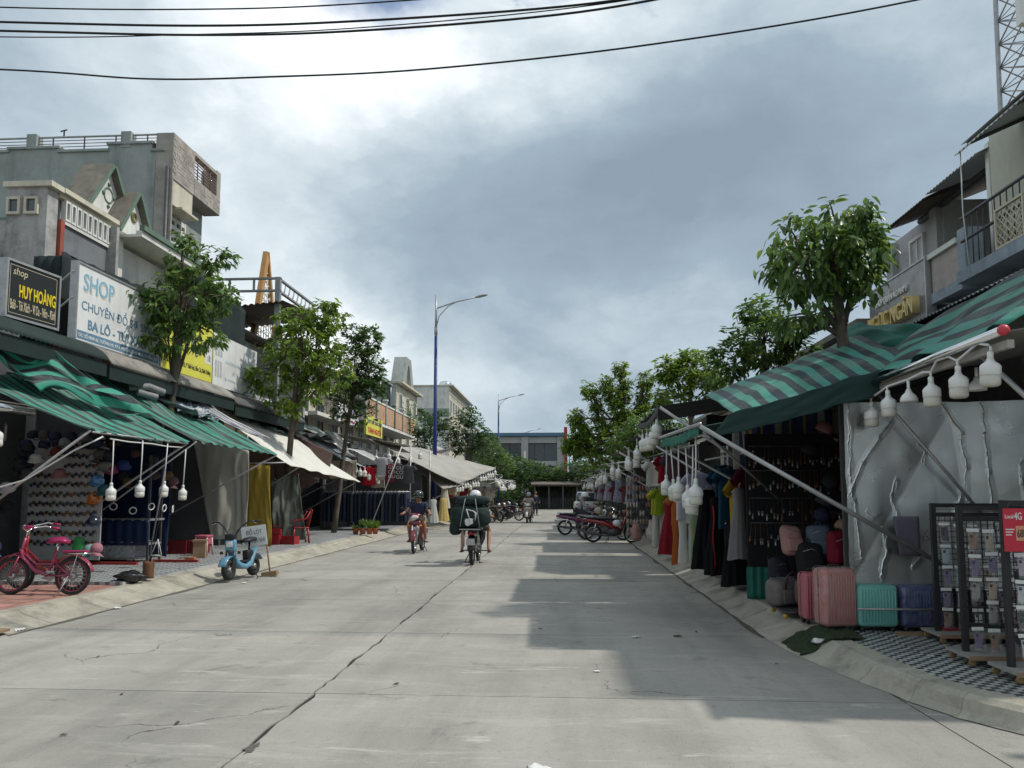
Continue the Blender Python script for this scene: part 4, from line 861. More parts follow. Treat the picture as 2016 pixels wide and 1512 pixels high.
for lab, col, p, tl, kd in [('black cap at the top left of the sunglasses stall', (.02, .02, .022), (-9.1, 12.6, 2.28), (.5, 0, -.6), 'cap'), ('white bucket hat below the black caps', (.5, .49, .45), (-8.95, 12.6, 2.12), (1.0, .2, 0), 'b'), ('dark red cap beside the top black cap', (.13, .02, .02), (-8.6, 12.6, 2.22), (.5, 0, .3), 'cap'),
    ('navy cap beside the dark red cap', (.02, .025, .05), (-8.42, 12.65, 2.24), (.4, 0, .2), 'cap'), ('second black cap hanging on the grey pillar', (.018, .018, .02), (-9.15, 12.5, 1.95), (.7, 0, -.5), 'cap'), ('charcoal sun hat below the second black cap', (.05, .05, .055), (-9.02, 12.5, 1.86), (1.1, 0, .2), 'b'),
    ('pink hat in front of the top glasses rows', (.24, .10, .10), (-8.52, 12.6, 1.86), (.9, 0, .2), 'b'), ('grey cap at the top right corner of the panel', (.28, .28, .29), (-8.0, 12.75, 2.12), (.5, 0, .3), 'cap'), ('pale cap above the grey cap', (.42, .40, .44), (-7.9, 12.8, 2.28), (.6, 0, .3), 'cap'),
    ('blue and white child helmet on the panel edge', (.06, .17, .34), (-7.95, 12.75, 1.72), (.5, 0, .4), 'helmet'), ('orange and white child helmet below the blue one', (.42, .12, .02), (-7.98, 12.75, 1.42), (.5, 0, .3), 'helmet'), ('navy round helmet at the lower panel corner', (.018, .024, .045), (-7.95, 12.7, 1.02), (.2, 0, .5), 'helmet'),
    ('black cap low at the left of the panel', (.015, .015, .017), (-9.2, 12.3, 1.3), (.5, 0, -.3), 'cap'), ('black cap with red badge near the pillar foot', (.018, .018, .018), (-9.0, 11.9, 1.02), (.4, 0, -.2), 'cap'), ('faded blue cap hanging by the bicycle handlebar', (.10, .13, .28), (-8.55, 11.2, .72), (.9, 0, .4), 'cap'),
    ('magenta sun hat on the panel edge behind the helmets', (.20, .02, .07), (-7.82, 12.9, 1.95), (1.2, 0, .5), 'b'), ('royal blue hat beside the magenta sun hat', (.02, .035, .14), (-7.7, 13.1, 2.02), (1.1, 0, .4), 'b'), ('teal cap between the two child helmets', (.02, .09, .10), (-7.86, 12.8, 1.58), (.8, 0, .5), 'cap'),
    ('mint cap in the cluster above the bicycle carrier', (.18, .33, .28), (-7.85, 12.5, .58), (.7, 0, -.3), 'cap'), ('pink cap in the cluster above the bicycle carrier', (.36, .16, .19), (-7.75, 12.5, .60), (.7, 0, .4), 'cap'), ('white bucket hat at the left pillar', (.5, .5, .52), (-9.15, 12.2, 1.62), (1.2, 0, .2), 'b')]:
    hat(lab, col, p, (tl[0] * .45, .12, tl[2]), kd)
for i in range(26):
    col = rnd.choice([(.02, .02, .022), (.03, .03, .04), (.16, .15, .14), (.05, .02, .02), (.10, .09, .08), (.03, .04, .07), (.25, .24, .23)])
    x = (-9.2, -8.95, -8.7, -8.45, -8.2, -7.95, -7.75)[i % 7] + rnd.uniform(-.05, .05); z = 2.52 - .17 * (i // 7) + rnd.uniform(-.03, .03)
    if -9.0 < x < -8.1 and z < 2.25: x = -9.25 if i % 2 else -7.85
    o = cap_mesh(MB()).build('cap', cloth_mat(col)); o.location = (x, 12.75 + rnd.uniform(-.12, .1), z); o.rotation_euler = (rnd.uniform(.1, .5), 0, rnd.uniform(-.6, .6)); tag(o, '%s small dark cap counted along the top of the sunglasses panel' % ORD[i], 'hat', 'small caps over the sunglasses panel')
for i in range(9):
    o = tag(cap_mesh(MB(), i % 2 == 0).build('cap', cloth_mat(((.10, .06, .07), (.05, .05, .06), (.16, .10, .04), (.14, .07, .08), (.03, .05, .04))[i % 5])), '%s dusky cap on the dark shelf behind the rod lamps' % ORD[i], 'hat', 'hats on the dark shelf')
    o.location = (-9.1 + (i % 3) * .06 + i * .16, 14.9 + .2 * (i % 2), 1.75 + .12 * (i % 2) + (.45 if i % 3 == 0 else 0)); o.rotation_euler = (.5, 0, rnd.uniform(-.5, .5))
tag(MB().rbox((0, 0, 0), (.16, .07, .42), .03).build('swim_bag', mat('green_vinyl', (.02, .22, .05), .4, .2)), 'green zipped bag beside the cap cluster', 'bag').location = (-8.12, 12.55, .62)
bpy.data.objects['swim_bag'].rotation_euler = (0, .2, .2)
# grey pillar left
tag(MB().b2(-9.75, -9.22, 11.1, 11.5, .15, 3.1).b2(-9.80, -9.18, 11.06, 11.54, 3.103, 3.2).build('pillar', OLDWALL), 'weathered grey pillar at the left edge of the hat stall', 'pillar')
# dark middle bay: shelf, lace rings, blue cloth, display case, crates
sh = thing('shelf_rack', 'low shelf rack draped with blue cloth behind the rod lamps', 'shelf', (-8.6, 15.0, .2))
MB().b2(-1.1, .55, -.3, .25, .82, .86).build('shelf_board', STEEL, sh); MB().b2(-1.08, .53, -.28, .2, .35, .38).build('shelf_board', STEEL, sh)
for x in (-1.05, .5):
    for y in (-.26, .2): MB().b2(x - .02, x + .02, y - .02, y + .02, 0, 2.1).build('post', DARKSTEEL, sh)
MB().grid(lambda u, v: (-1.06 + 1.6 * u, -.305 + .012 * math.sin(u * 50), .84 - .5 * v), 40, 6).build('cloth_drape', BLUETARP, sh, .004)
hang('deep blue tarpaulin wall behind the rod lamps', BLUETARP, (-9.9, 15.6, 2.7), (-8.1, 15.6, 2.5), (-9.9, 15.6, .25), (-8.15, 15.6, .25), .04, 6, 4)
for i, (x, z) in enumerate(((-8.75, 1.30), (-8.35, 1.22), (-7.98, 1.30), (-7.72, 1.27), (-7.55, 1.25))):
    o = MB().torus((0, 0, 0), .065, .012, 20, 6).build('goggle_ring', WHITEP); o.location = (x, 14.6, z); o.rotation_euler = (.2, .3 * i, .5 + .4 * i); tag(o, '%s of the small white rings hanging behind the rod lamps' % ORD[i], 'ring', 'white rings in the dark stall')
dc = thing('display_case', 'low glass topped display case with trinkets on the tiled pavement', 'display case', (-8.9, 15.0, .2))
MB().b2(-.55, .55, -.28, .28, .06, .10).build('base', STEEL, dc); MB().b2(-.55, .0, -.285, -.275, .10, .46).b2(.01, .55, -.285, -.275, .10, .46).build('front_glass', plastic_film('case_glass', (.7, .8, .8), .45), dc)
MB().b2(-.52, .52, -.26, .26, .105, .36).build('goods', mat('mixed_trinkets', (.35, .36, .40), .5, .9, 14, col2=(.08, .06, .12), piece=.2), dc)
mb = MB()
for i in range(9): mb.tube([(-.5 + i * .055, -.29, .12), (-.5 + i * .055, -.29, .44)], .004, 4)
mb.build('wire_front', WHITEP, dc)
for x in (-.5, .5): MB().ball((x, -.2, .03), .03, 8, 5).build('caster', BLACK, dc)
for i, (x, w_) in enumerate(((-.25, .5), (.18, .34))): 
    o = tag(MB().rbox((0, 0, 0), (w_, .3, .11), .03).build('red_tray', mat('red_plastic', (.33, .02, .025), .4, .2)), 'red plastic tray %s on the display case' % ('further back' if i == 0 else 'at the street end'), 'tray', 'red trays'); o.location = (-8.85 + x, 15.0, .74 - .06)
o = tag(MB().b2(-.55, .55, -.3, .3, -.02, 0).build('trinket_heap', mat('mixed_trinkets', (.35, .36, .40), .5, .9, 14)), 'flat layer of wrapped trinkets covering the display case', 'goods'); o.location = (-8.9, 15.0, .61)
# lamp pole in a rusty tin
pc = thing('umbrella_pole', 'thin pole standing in a rusty ribbed tin by the kerb', 'pole', (-6.62, 12.1, .2))
MB().lathe([(.085, 0), (.09, .02), (.083, .06), (.09, .10), (.083, .14), (.09, .18), (.083, .22), (.09, .27), (.078, .27), (.07, .2)], 16).build('tin', mat('rust', (.16, .075, .04), .85, .4, 8, bump=.3), pc)
MB().tube([(0, 0, .05), (.03, 0, .5), (.2, .02, 1.75)], .014, 6).build('rod', DARKSTEEL, pc); MB().tube([(.03, 0, .25), (.12, .03, .9), (.17, .02, 1.7)], .007, 5).build('wire', BLACK, pc)
rk = MB()
for s_ in ((-.09, 0), (.09, 0), (0, .08)): rk.tube([(.13, .02, .62), (.12 + s_[0], s_[1], .36)], .006, 4)
rk.tube([(.03, 0, .36), (.21, 0, .36), (.12, .08, .36), (.03, 0, .36)], .008, 4); rk.build('wire_stand', WHITEP, pc)
def blob(name, label, cat, m, p, r, seed=0, rough=.25, rz=0, n=22):
    mb = MB(); mb.ball((0, 0, 0), 1.0, n, n // 2)
    for v in mb.v:
        q = 1 + rough * (nz3(v.x * 1.7, v.y * 1.7, v.z * 1.7 + seed) + .5 * nz3(v.x * 4, v.y * 4, v.z * 4 + seed)); v.x *= r[0] * q; v.y *= r[1] * q; v.z = max(v.z * r[2] * q, -r[2] * .8)
    o = mb.build(name, m); o.location = p; o.rotation_euler = (0, 0, rz); return tag(o, label, cat)
blob('rubbish_bag', 'crumpled black plastic bag on the kerb beside the rusty tin', 'bag', mat('black_film', (.012, .012, .013), .3, .3, 8, spec=.7), (-6.72, 11.75, .25), (.22, .16, .10), 2, .5)
for i, (x, y, l, col) in enumerate([(-8.6, 14.3, 1.1, (.35, .04, .03)), (-7.6, 14.9, .9, (.33, .05, .04))]): tag(MB().b2(-l / 2, l / 2, -.04, .04, 0, .05).build('plank', mat('red_board', col, .7, .3)), 'low red board on the tiles %s' % ('before the display case' if i == 0 else 'beside the lamp pole'), 'board', 'red boards').location = (x, y, .204)
# beige sheet, gold curtain, wrapped goods
hang('large beige sheet hanging beside the blue scooter', BEIGE_T, (-9.45, 18.9, 3.35), (-7.85, 18.9, 2.62), (-8.72, 18.85, .42), (-7.82, 18.85, .42), .07, 3, 6, 'hanging_sheet', 50, 24)
hang('mustard gold curtain beside the beige sheet', GOLD_T, (-8.3, 19.45, 2.3), (-7.5, 19.45, 2.3), (-8.2, 19.4, .25), (-7.4, 19.4, .22), .05, 5, 2, 'hanging_sheet')
tag(MB().tube([(-8.4, 19.45, 2.32), (-7.1, 19.45, 2.35)], .018, 6).build('curtain_rail', STEEL), 'rail carrying the mustard gold curtain', 'pole')
hang('shiny olive plastic sheet wrapped round goods next to the gold curtain', OLIVE_T, (-7.9, 20.6, 1.9), (-7.2, 20.75, 2.1), (-7.75, 20.5, .25), (-6.95, 20.75, .3), .11, 3, 11, 'plastic_sheet', 36, 24)
blob('covered_goods', 'bulky olive covered heap behind the plastic sheet', 'goods', OLIVE_T, (-7.75, 21.1, .85), (.45, .4, .75), 5, .35)
tarp('sunlit white tarpaulin awning behind the long green one', WHITE_T, (-9.1, 18.9, 3.95), (-8.7, 23.6, 3.55), (-7.15, 20.0, 2.28), (-6.85, 26.0, 1.95), .16, .02, 40, 24, 4, fr=4)
tarp('narrow blue and white striped cloth lying over the white awning', BLUE_S, (-8.9, 16.6, 3.95), (-8.75, 17.3, 3.93), (-7.75, 18.9, 3.02), (-7.55, 19.6, 2.98), .12, .03, 14, 24, 7, fr=2)
tarp('grey blue cloth rolled under the grey awning near the pipe', GREY_S, (-9.0, 15.2, 3.86), (-8.9, 16.0, 3.8), (-8.1, 16.3, 3.36), (-7.9, 17.2, 3.30), .10, .05, 16, 16, 9, fr=2)
tag(MB().tube([(-8.6, 14.7, 3.66), (-8.3, 14.9, 3.70), (-8.15, 15.2, 3.62)], .075, 14, None, False).tube([(-8.45, 14.75, 3.58), (-8.2, 15.05, 3.50)], .07, 14, None, False).build('drain_pipe', mat('pvc_grey', (.22, .23, .23), .6, .25, 4, stain=.3)), 'pair of grey plastic drain pipes under the grey awning', 'pipe')
tarp('gingham cloth bundle under the grey awning edge', checks('gingham', (.40, .45, .45), (.03, .05, .12), .07), (-8.7, 16.2, 3.72), (-8.5, 17.6, 3.66), (-8.3, 16.1, 3.32), (-8.1, 17.7, 3.30), .03, .05, 20, 10, 2)
hang('brown tarpaulin gathered and tied below the white awning', BROWN_T, (-9.3, 22.6, 3.1), (-7.3, 22.9, 1.95), (-8.25, 22.8, 1.45), (-7.95, 22.8, 1.5), .07, 5, 3, 'gathered_sheet', 50, 24)
tag(MB().ball((-8.1, 22.8, 1.42), (.16, .12, .10), 10, 6).build('knot', BROWN_T), 'tied knot at the end of the brown tarpaulin', 'knot')
hang('brown tarpaulin hanging behind the far edge of the white awning', BROWN_T, (-9.35, 24.3, 3.80), (-7.35, 24.4, 2.88), (-9.2, 24.4, 2.3), (-7.5, 24.4, 2.0), .04, 5, 13, 'hanging_sheet')
hang('second brown sheet in the shade under the white awning', BROWN_T, (-9.3, 20.9, 3.2), (-8.0, 20.9, 2.6), (-8.9, 21.0, .6), (-7.9, 21.0, .8), .05, 4, 8, 'hanging_sheet')
tarp('blue grey striped awning sheet behind the white awning', GREY_S, (-9.2, 24.6, 3.95), (-8.9, 28.0, 3.6), (-7.6, 26.2, 2.75), (-7.2, 29.0, 2.45), .06, .02, 26, 14, 5)
tarp('dark green rolled tarpaulin under the pale billboard', DKTARP, (-9.2, 19.4, 4.0), (-9.0, 23.0, 3.85), (-8.6, 20.2, 3.55), (-8.3, 24.0, 3.35), .05, .05, 24, 10, 15)
tarp('white and green striped cloth above the blue grey awning', stripes('pale_green_stripe', (.45, .47, .42), (.10, .17, .14), 4, .4, .15, axis=1), (-9.1, 23.6, 4.1), (-8.8, 28.6, 3.85), (-8.2, 25.2, 3.55), (-8.0, 29.8, 3.5), .12, .06, 30, 14, 25)
tarp('charcoal tarpaulin slumped over the stall roofs under the second tree', DARKCLOTH, (-9.2, 21.8, 4.05), (-9.0, 27.4, 3.95), (-8.3, 22.9, 3.50), (-8.1, 28.6, 3.40), .12, .07, 30, 14, 35)
hang('cream cloth panel beside the red shirt', mat('cream_cloth', (.48, .38, .30), .85, .15, 3), (-8.3, 27.2, 2.75), (-7.35, 27.3, 2.75), (-8.3, 27.2, 2.1), (-7.35, 27.3, 2.0), .03, 4, 8)
tarp('crushed silver plastic sheet on the stall roof', SILVERP, (-8.35, 26.6, 3.75), (-8.1, 27.2, 3.75), (-7.9, 27.5, 2.95), (-7.6, 28.4, 2.85), .05, .10, 20, 20, 6, fr=2)
tarp('grey rounded plastic cover above the lamps', SILVERP, (-8.0, 27.6, 3.25), (-7.7, 29.6, 3.2), (-6.9, 28.5, 2.72), (-6.6, 30.2, 2.7), -.12, .03, 20, 12, 12)
for i, (a_, b_) in enumerate([((-7.1, 23.9, 1.98), (-9.9, 23.9, .6)), ((-6.9, 25.9, 1.97), (-9.6, 25.9, .5)), ((-7.0, 20.2, 2.25), (-9.8, 20.2, .55))]): strut('awning_strut', a_, b_, .02, DARKSTEEL, ['slanting strut by the brown roller shutter', 'strut at the far tip of the white awning', 'strut behind the gold curtain'][i], 'pole', None, 'awning struts')
# crates, chair, box
REDPL = MATS['red_plastic']
def crate(label, p, rz=0, s=(.42, .30, .27), m=REDPL):
    t_ = thing('crate', label, 'crate', p, rz, 'red crates'); x, y, z = s
    MB().b2(-x / 2, x / 2, -y / 2, y / 2, 0, .02).build('floor', m, t_)
    for nm, b_ in (('side', (-x / 2, x / 2, -y / 2, -y / 2 + .015)), ('side', (-x / 2, x / 2, y / 2 - .015, y / 2)), ('end', (-x / 2, -x / 2 + .015, -y / 2 + .016, y / 2 - .016)), ('end', (x / 2 - .015, x / 2, -y / 2 + .016, y / 2 - .016))): MB().b2(*b_, .021, z).build(nm, m, t_)
    mb = MB()
    for k_ in range(3): mb.b2(-x / 2 - .008, x / 2 + .008, -y / 2 - .012, -y / 2 - .002, .05 + k_ * .08, .075 + k_ * .08)
    mb.build('rib', m, t_)
    return t_
crate('red crate next to the gold curtain', (-7.68, 20.2, .2), .1); crate('red crate nearer the red chair', (-7.22, 20.3, .2), -.15, (.36, .3, .22)); crate('red crate stacked at the back of the pair', (-7.66, 20.2, .48), .2, (.4, .28, .12))
for i, (x, y) in enumerate(((-8.6, 17.0), (-8.2, 17.1))): crate('dark red crate in the shade under the beige sheet, %s' % ('inner one' if i == 0 else 'outer one'), (x, y, .2), .1, (.4, .3, .3), mat('dark_red_plastic', (.18, .015, .02), .5, .2))
ch = thing('plastic_chair', 'red plastic armchair with a blue cloth on the seat', 'chair', (-7.2, 20.95, .2), R(-60))
MB().rbox((0, 0, .42), (.44, .42, .035), .015).build('seat', REDPL, ch)
for x in (-.19, .19):
    for y in (-.18, .18): MB().tube([(x * 1.15, y * 1.2, 0), (x, y, .42)], [.028, .024], 6).build('leg', REDPL, ch)
    MB().tube([(x * 1.15, -.2, .42), (x * 1.2, -.2, .62), (x * 1.2, .12, .66), (x * 1.05, .24, .86)], .02, 6).build('arm', REDPL, ch)
bk = MB().grid(lambda u, v: (-.2 + .4 * u, .2 + .10 * v - .03 * math.sin(u * 3.14), .44 + .46 * v + .05 * math.sin(u * 3.14) * v), 10, 8); bk.build('backrest', REDPL, ch, .018)
o = tag(MB().grid(lambda u, v: (-.2 + .4 * u, -.22 + .3 * v - .04 * (v < .2), .03 + .05 * nz3(u * 4, v * 4) - (.12 if v < .15 else 0)), 14, 12).build('cloth', mat('blue_cloth', (.08, .16, .42), .85, .3, 8), None, .008), 'blue cloth lying on the red chair', 'cloth'); o.location = (-7.2, 20.95, .67); o.rotation_euler = (0, 0, R(-60))
st = thing('stool', 'small pink plastic stool in the shade by the beige sheet', 'stool', (-7.85, 16.6, .2))
PKP = mat('pink_plastic', (.45, .11, .15), .45, .2); MB().rbox((0, 0, .42), (.3, .3, .05), .02).b2(-.13, .13, -.13, .13, .25, .4).build('seat', PKP, st)
for x in (-.12, .12):
    for y in (-.12, .12): MB().tube([(x * 1.2, y * 1.2, 0), (x, y, .4)], .022, 6).build('leg', mat('pale_pink', (.6, .4, .42), .4, .1), st)
bx = thing('wooden_box', 'small worn wooden box on the tiles before the beige sheet', 'box', (-7.6, 15.9, .204), .3)
MB().b2(-.12, .12, -.11, .11, 0, .34).build('body', WOOD, bx); MB().b2(-.14, .14, -.13, .13, .342, .38).build('lid', WOOD, bx)
tag(MB().rbox((0, 0, .03), (.2, .1, .06), .006).build('brick', mat('brick_orange', (.42, .16, .08), .85, .3, 8)), 'loose orange brick lying beside the wooden box', 'brick').location = (-7.55, 15.4, .204)
# potted plants at the pavement edge
TERRA = mat('terracotta', (.40, .13, .06), .85, .25, 5, stain=.2); LEAFD = None
def leafmat(name, col, piece=.35, trans=.44, rough=.33, old=.15):
    if name in MATS: return MATS[name]
    m = bpy.data.materials.new(name); m.use_nodes = True; N = m.node_tree.nodes; K = m.node_tree.links.new; b = N['Principled BSDF']; o = N['Material Output']
    g = N.new('ShaderNodeNewGeometry'); cr = N.new('ShaderNodeValToRGB'); K(g.outputs['Random Per Island'], cr.inputs['Fac']); e = cr.color_ramp.elements
    e[0].position = 0; e[0].color = (col[0] * .45, col[1] * .5, col[2] * .5, 1); e[1].position = 1; e[1].color = (col[0] * 1.9, col[1] * 1.5, col[2] * 1.0, 1)
    q = e.new(.55); q.color = (*col, 1)
    q = e.new(.88); q.color = (col[0] * 1.45, col[1] * 1.3, col[2], 1)
    K(cr.outputs['Color'], b.inputs['Base Color']); b.inputs['Roughness'].default_value = rough; b.inputs['Specular IOR Level'].default_value = .65
    hs = N.new('ShaderNodeHueSaturation'); hs.inputs['Value'].default_value = 1.5; hs.inputs['Hue'].default_value = .485; K(cr.outputs['Color'], hs.inputs['Color'])
    tr = N.new('ShaderNodeBsdfTranslucent'); K(hs.outputs['Color'], tr.inputs['Color']); mx = N.new('ShaderNodeMixShader'); mx.inputs[0].default_value = trans; K(b.outputs[0], mx.inputs[1]); K(tr.outputs[0], mx.inputs[2]); K(mx.outputs[0], o.inputs['Surface'])
    MATS[name] = m; return m
LEAF = leafmat('leaf_green', (.10, .185, .048)); LEAFY = leafmat('leaf_bright', (.14, .235, .036)); LEAFDK = leafmat('leaf_dark', (.062, .130, .036)); LEAFB = leafmat('leaf_bluish', (.058, .125, .04))
BARK = mat('bark', (.13, .105, .08), .95, .4, 6, bump=.8, bs=30, stain=.3)
def leaf(mb, p, d, nrm, l, w_, fold=.25):
    """one leaf blade: pointed oval with a folded midrib"""
    d = d.normalized(); s = d.cross(nrm)
    s = s.normalized() if s.length > 1e-4 else d.orthogonal().normalized(); n_ = s.cross(d)
    a = p; t = p + d * l - n_ * l * .12; c1 = p + d * l * .35; c2 = p + d * l * .7 - n_ * l * .04
    mb.add([a, c1 + s * w_ * .5 + n_ * w_ * fold, c2 + s * w_ * .38 + n_ * w_ * fold * .7, t, c2 - s * w_ * .38 + n_ * w_ * fold * .7, c1 - s * w_ * .5 + n_ * w_ * fold, c1, c2], [(0, 6, 1), (6, 7, 2, 1), (7, 3, 2), (0, 5, 6), (5, 4, 7, 6), (4, 3, 7)], True)
def tree(name, label, base, top, crown, n_tip, leaf_l, leaf_w, per, m=LEAF, seed=0, trunk_r=.07, droop=.75, group='street trees', bark=BARK, forks=None, lean=(0, 0), shell=.62, size=1.0, jmin=4):
    """tapered trunk, limbs reaching to every clump, leaf clumps spread through the crown's lobes. crown = list of (centre, radii, weight)"""
    g_ = random.Random(seed); t_ = thing(name, label, 'tree', base, 0, group); b0 = Vector(base)
    tp = Vector(top) - b0; tr = MB(); pts = []
    for i in range(9):
        k_ = i / 8; pts.append(tp * k_ + Vector((.06 * nz3(k_ * 3, seed), .06 * nz3(k_ * 3, seed + 5), 0)) * (k_ < 1) + Vector((lean[0], lean[1], 0)) * (-(k_ * (1 - k_))))
    tr.tube(pts, [trunk_r * (1.25 - .55 * i / 8) for i in range(9)], 9); tr.build('trunk', bark, t_)
    lim = MB(); cr = MB()
    tot = sum(c[2] for c in crown)
    for ci, (cc, rr, wt) in enumerate(crown):
        cc = Vector(cc) - b0; rr = Vector(rr); j = min(8, max(jmin, int(9 * (.45 + .5 * g_.random())))); a = pts[j]
        mid = a.lerp(cc, .55) + Vector((g_.gauss(0, .08), g_.gauss(0, .08), -.06)) * size
        lim.tube([a, mid, cc], [trunk_r * .5, trunk_r * .34, trunk_r * .2], 6)
        for q in range(max(3, int(n_tip * wt / tot))):
            while True:
                v = Vector((g_.uniform(-1, 1), g_.uniform(-1, 1), g_.uniform(-1, 1)))
                if v.length <= 1 and (v.length > shell or g_.random() < .35): break
            tip = cc + Vector((v.x * rr.x, v.y * rr.y, v.z * rr.z)); src = mid.lerp(cc, g_.uniform(.2, 1))
            if q % 3 == 0: lim.tube([src, src.lerp(tip, .6) + Vector((0, 0, .05 * size)), tip], [trunk_r * .16, trunk_r * .10, trunk_r * .05], 4)
            out = (v + Vector((0, 0, .25))).normalized()
            for k_ in range(per):
                az = g_.uniform(0, 6.28); sd_ = Vector((math.cos(az), math.sin(az), 0)); d = (out * .5 + sd_ * g_.uniform(.4, 1.0) + Vector((0, 0, -droop * g_.uniform(.4, 1.5) + .25))).normalized()
                p = tip + Vector((g_.gauss(0, .35), g_.gauss(0, .35), g_.gauss(0, .3))) * leaf_l * .8
                leaf(cr, p, d, Vector((g_.gauss(0, .3), g_.gauss(0, .3), 1)), leaf_l * g_.uniform(.65, 1.15), leaf_w * g_.uniform(.75, 1.15), g_.uniform(.05, .3))
    lim.build('limbs', bark, t_); cr.build('crown', m, t_)
    return t_
for i, (x, y, kind) in enumerate([(-6.86, 25.5, 0), (-6.62, 25.5, 1), (-6.40, 25.55, 2), (-6.22, 25.6, 3)]):
    t_ = thing('potted_plant', ['leftmost terracotta pot with short green sprigs', 'terracotta pot with a leafy green shrub, second of the row', 'terracotta pot with tall yellow green grass, third of the row', 'spiky grass clump at the street end of the pot row'][i], 'plant', (x, y, .2), 0, 'potted plants at the kerb')
    MB().lathe([(.075, 0), (.10, .16), (.112, .165), (.112, .20), (.095, .20), (.085, .17)], 16).build('pot', TERRA, t_)
    mb = MB(); g_ = random.Random(i + 40)
    for k_ in range((60, 90, 110, 140)[i]):
        az = g_.uniform(0, 6.28); d = Vector((math.cos(az) * g_.uniform(.1, .8), math.sin(az) * g_.uniform(.1, .8), 1 if i > 0 else .7)); L_ = g_.uniform(.5, 1) * (.16, .26, .38, .36)[i]
        leaf(mb, Vector((g_.gauss(0, .04), g_.gauss(0, .04), .17 + (g_.uniform(0, .15) if i == 1 else 0))), d, Vector((g_.gauss(0, 1), g_.gauss(0, 1), .4)), L_, (.035, .04, .022, .018)[i], .1)
    mb.build('foliage', (LEAF, LEAF, LEAFY, LEAFY)[i], t_)
# ------------------------------------------------------------------ clothes stall further down on the left
cs = thing('clothes_stall', 'clothes stall with rails of dark jeans under the grey awnings', 'stall', (-7.2, 29.5, .2))
for x in (-1.7, 1.55): 
    for y in (-.9, 3.4): MB().tube([(x, y, 0), (x, y, 3.2)], .03, 6).build('post', STEEL, cs)
MB().b2(-1.75, 1.2, 3.4, 3.5, 0, 2.6).build('back_cloth', INT, cs); MB().b2(-1.85, -1.78, -.9, 3.4, 0, 3.3).build('side_cloth', INT, cs)
for z in (1.42, 2.0): MB().tube([(-1.7, -1.0, z), (1.55, -1.0, z)], .022, 6).build('rail', WHITEP, cs)
MB().b2(-1.7, 1.55, -.9, .3, 1.15, 1.2).build('table', DARKCLOTH, cs)
JE = [cloth_mat(c) for c in ((.02, .025, .045), (.03, .04, .07), (.015, .016, .02), (.05, .06, .09))]
for i in range(22):
    garment('jeans', '%s pair of dark jeans from the tree trunk on the lower rail' % ORD[i], JE[i % 4], (-8.78 + i * .145, 28.45, 1.60), R(70 + rnd.uniform(-12, 12)), lambda mb, i=i: pants(mb, .16, 1.08, 1.0, i), 'jeans on the lower rail', True)
def pat(name, a, b_, sc=22): return mat(name, a, .85, 1.0, sc, col2=b_, spec=.2, detail=2)
for i, (lab, m, x, z) in enumerate([('bright red t-shirt hanging in the clothes stall', cloth_mat((.42, .012, .025)), -7.15, 2.55), ('white and grey patterned shirt hanging highest in the stall', pat('grey_print', (.50, .49, .50), (.20, .19, .22), 30), -6.62, 2.90), ('dark red printed shirt with pale letters', cloth_mat((.20, .03, .04)), -6.28, 2.66), ('black printed shirt with pale letters', cloth_mat((.04, .04, .045)), -5.98, 2.64), ('charcoal t-shirt nearest the lamp post', cloth_mat((.06, .06, .065)), -5.70, 2.6), ('beige t-shirt behind the patterned shirt', cloth_mat((.38, .33, .27)), -6.85, 2.45)]):
    t_ = garment('t_shirt', lab, m, (x, 28.3 + (.25 if i == 5 else 0), z), R(4), lambda mb, i=i: tee(mb, .25, .68, .2, i), 'shirts in the clothes stall')
    if i in (2, 3):
        for k_, s_ in enumerate(('GU', 'CCI', 'GU')): lettering(s_, mat('print_shirt', (.55, .50, .48), .8, .1), t_, frameM((-.13, -.085, -.2 - k_ * .17), (1, 0, 0), (0, 0, 1)), .26, .13, .01, .006)
    if i == 1: MB().b2(-.2, .2, -.03, .03, -.86, -.70).build('hem_cloth', cloth_mat((.38, .34, .28)), t_)
tarp('flat grey awning sheet above the jeans stall', GREY_T, (-9.0, 28.6, 3.92), (-8.6, 33.0, 3.75), (-6.55, 29.2, 3.55), (-6.35, 33.5, 3.60), .12, .02, 24, 12, 3)
tarp('broad grey tarpaulin awning reaching over the road edge', GREY_T, (-7.3, 28.7, 3.62), (-7.4, 40, 3.95), (-4.6, 35, 1.98), (-3.3, 39, 2.85), .10, .03, 40, 30, 13, fr=2)
tarp('small grey flap hanging below the broad awning', GREY_T, (-6.6, 34.0, 2.75), (-5.8, 36.6, 2.65), (-5.2, 33.8, 1.75), (-4.5, 35.2, 1.95), .05, .02, 20, 12, 23)
tarp('blue and white striped cloth peaking above the broad awning', BLUE_S, (-7.4, 40.5, 3.8), (-6.6, 41.5, 3.7), (-6.3, 39.2, 3.75), (-5.4, 40.5, 4.05), .05, .02, 12, 12, 3)
place_bulbs([((lerp(-4.75, -3.35, i / 15), lerp(34.9, 38.9, i / 15), lerp(1.72, 2.58, i / 15) - .04 * (i % 3) - .12 * (4 < i < 9)), '') for i in range(16)], .14, 1.08, lambda i: '%s lamp up the slanting edge of the broad grey awning' % ORD[i], 'lamps along the broad grey awning', True)
place_bulbs([((-7.55 + i * .14, 27.9 + i * .12, 2.42 - .075 * i - .05 * (i % 2)), '') for i in range(7)], .10, 1.15, lambda i: '%s lamp of the short row beside the cream cloth panel' % ORD[i], 'lamps beside the cream panel', True)
place_bulbs([((-7.0 + .42 * i, 28.8 + .3 * (i % 2), 2.85 + .1 * math.sin(i * 2)), '') for i in range(5)], .15, 1.1, lambda i: '%s lamp inside the jeans stall from the trunk side' % ORD[i], 'lamps inside the jeans stall', True)
strut('awning_strut', (-4.7, 35.0, 2.0), (-7.4, 35.0, .3), .03, STEEL, 'strut propping the low corner of the broad grey awning', 'pole', None, 'awning struts')
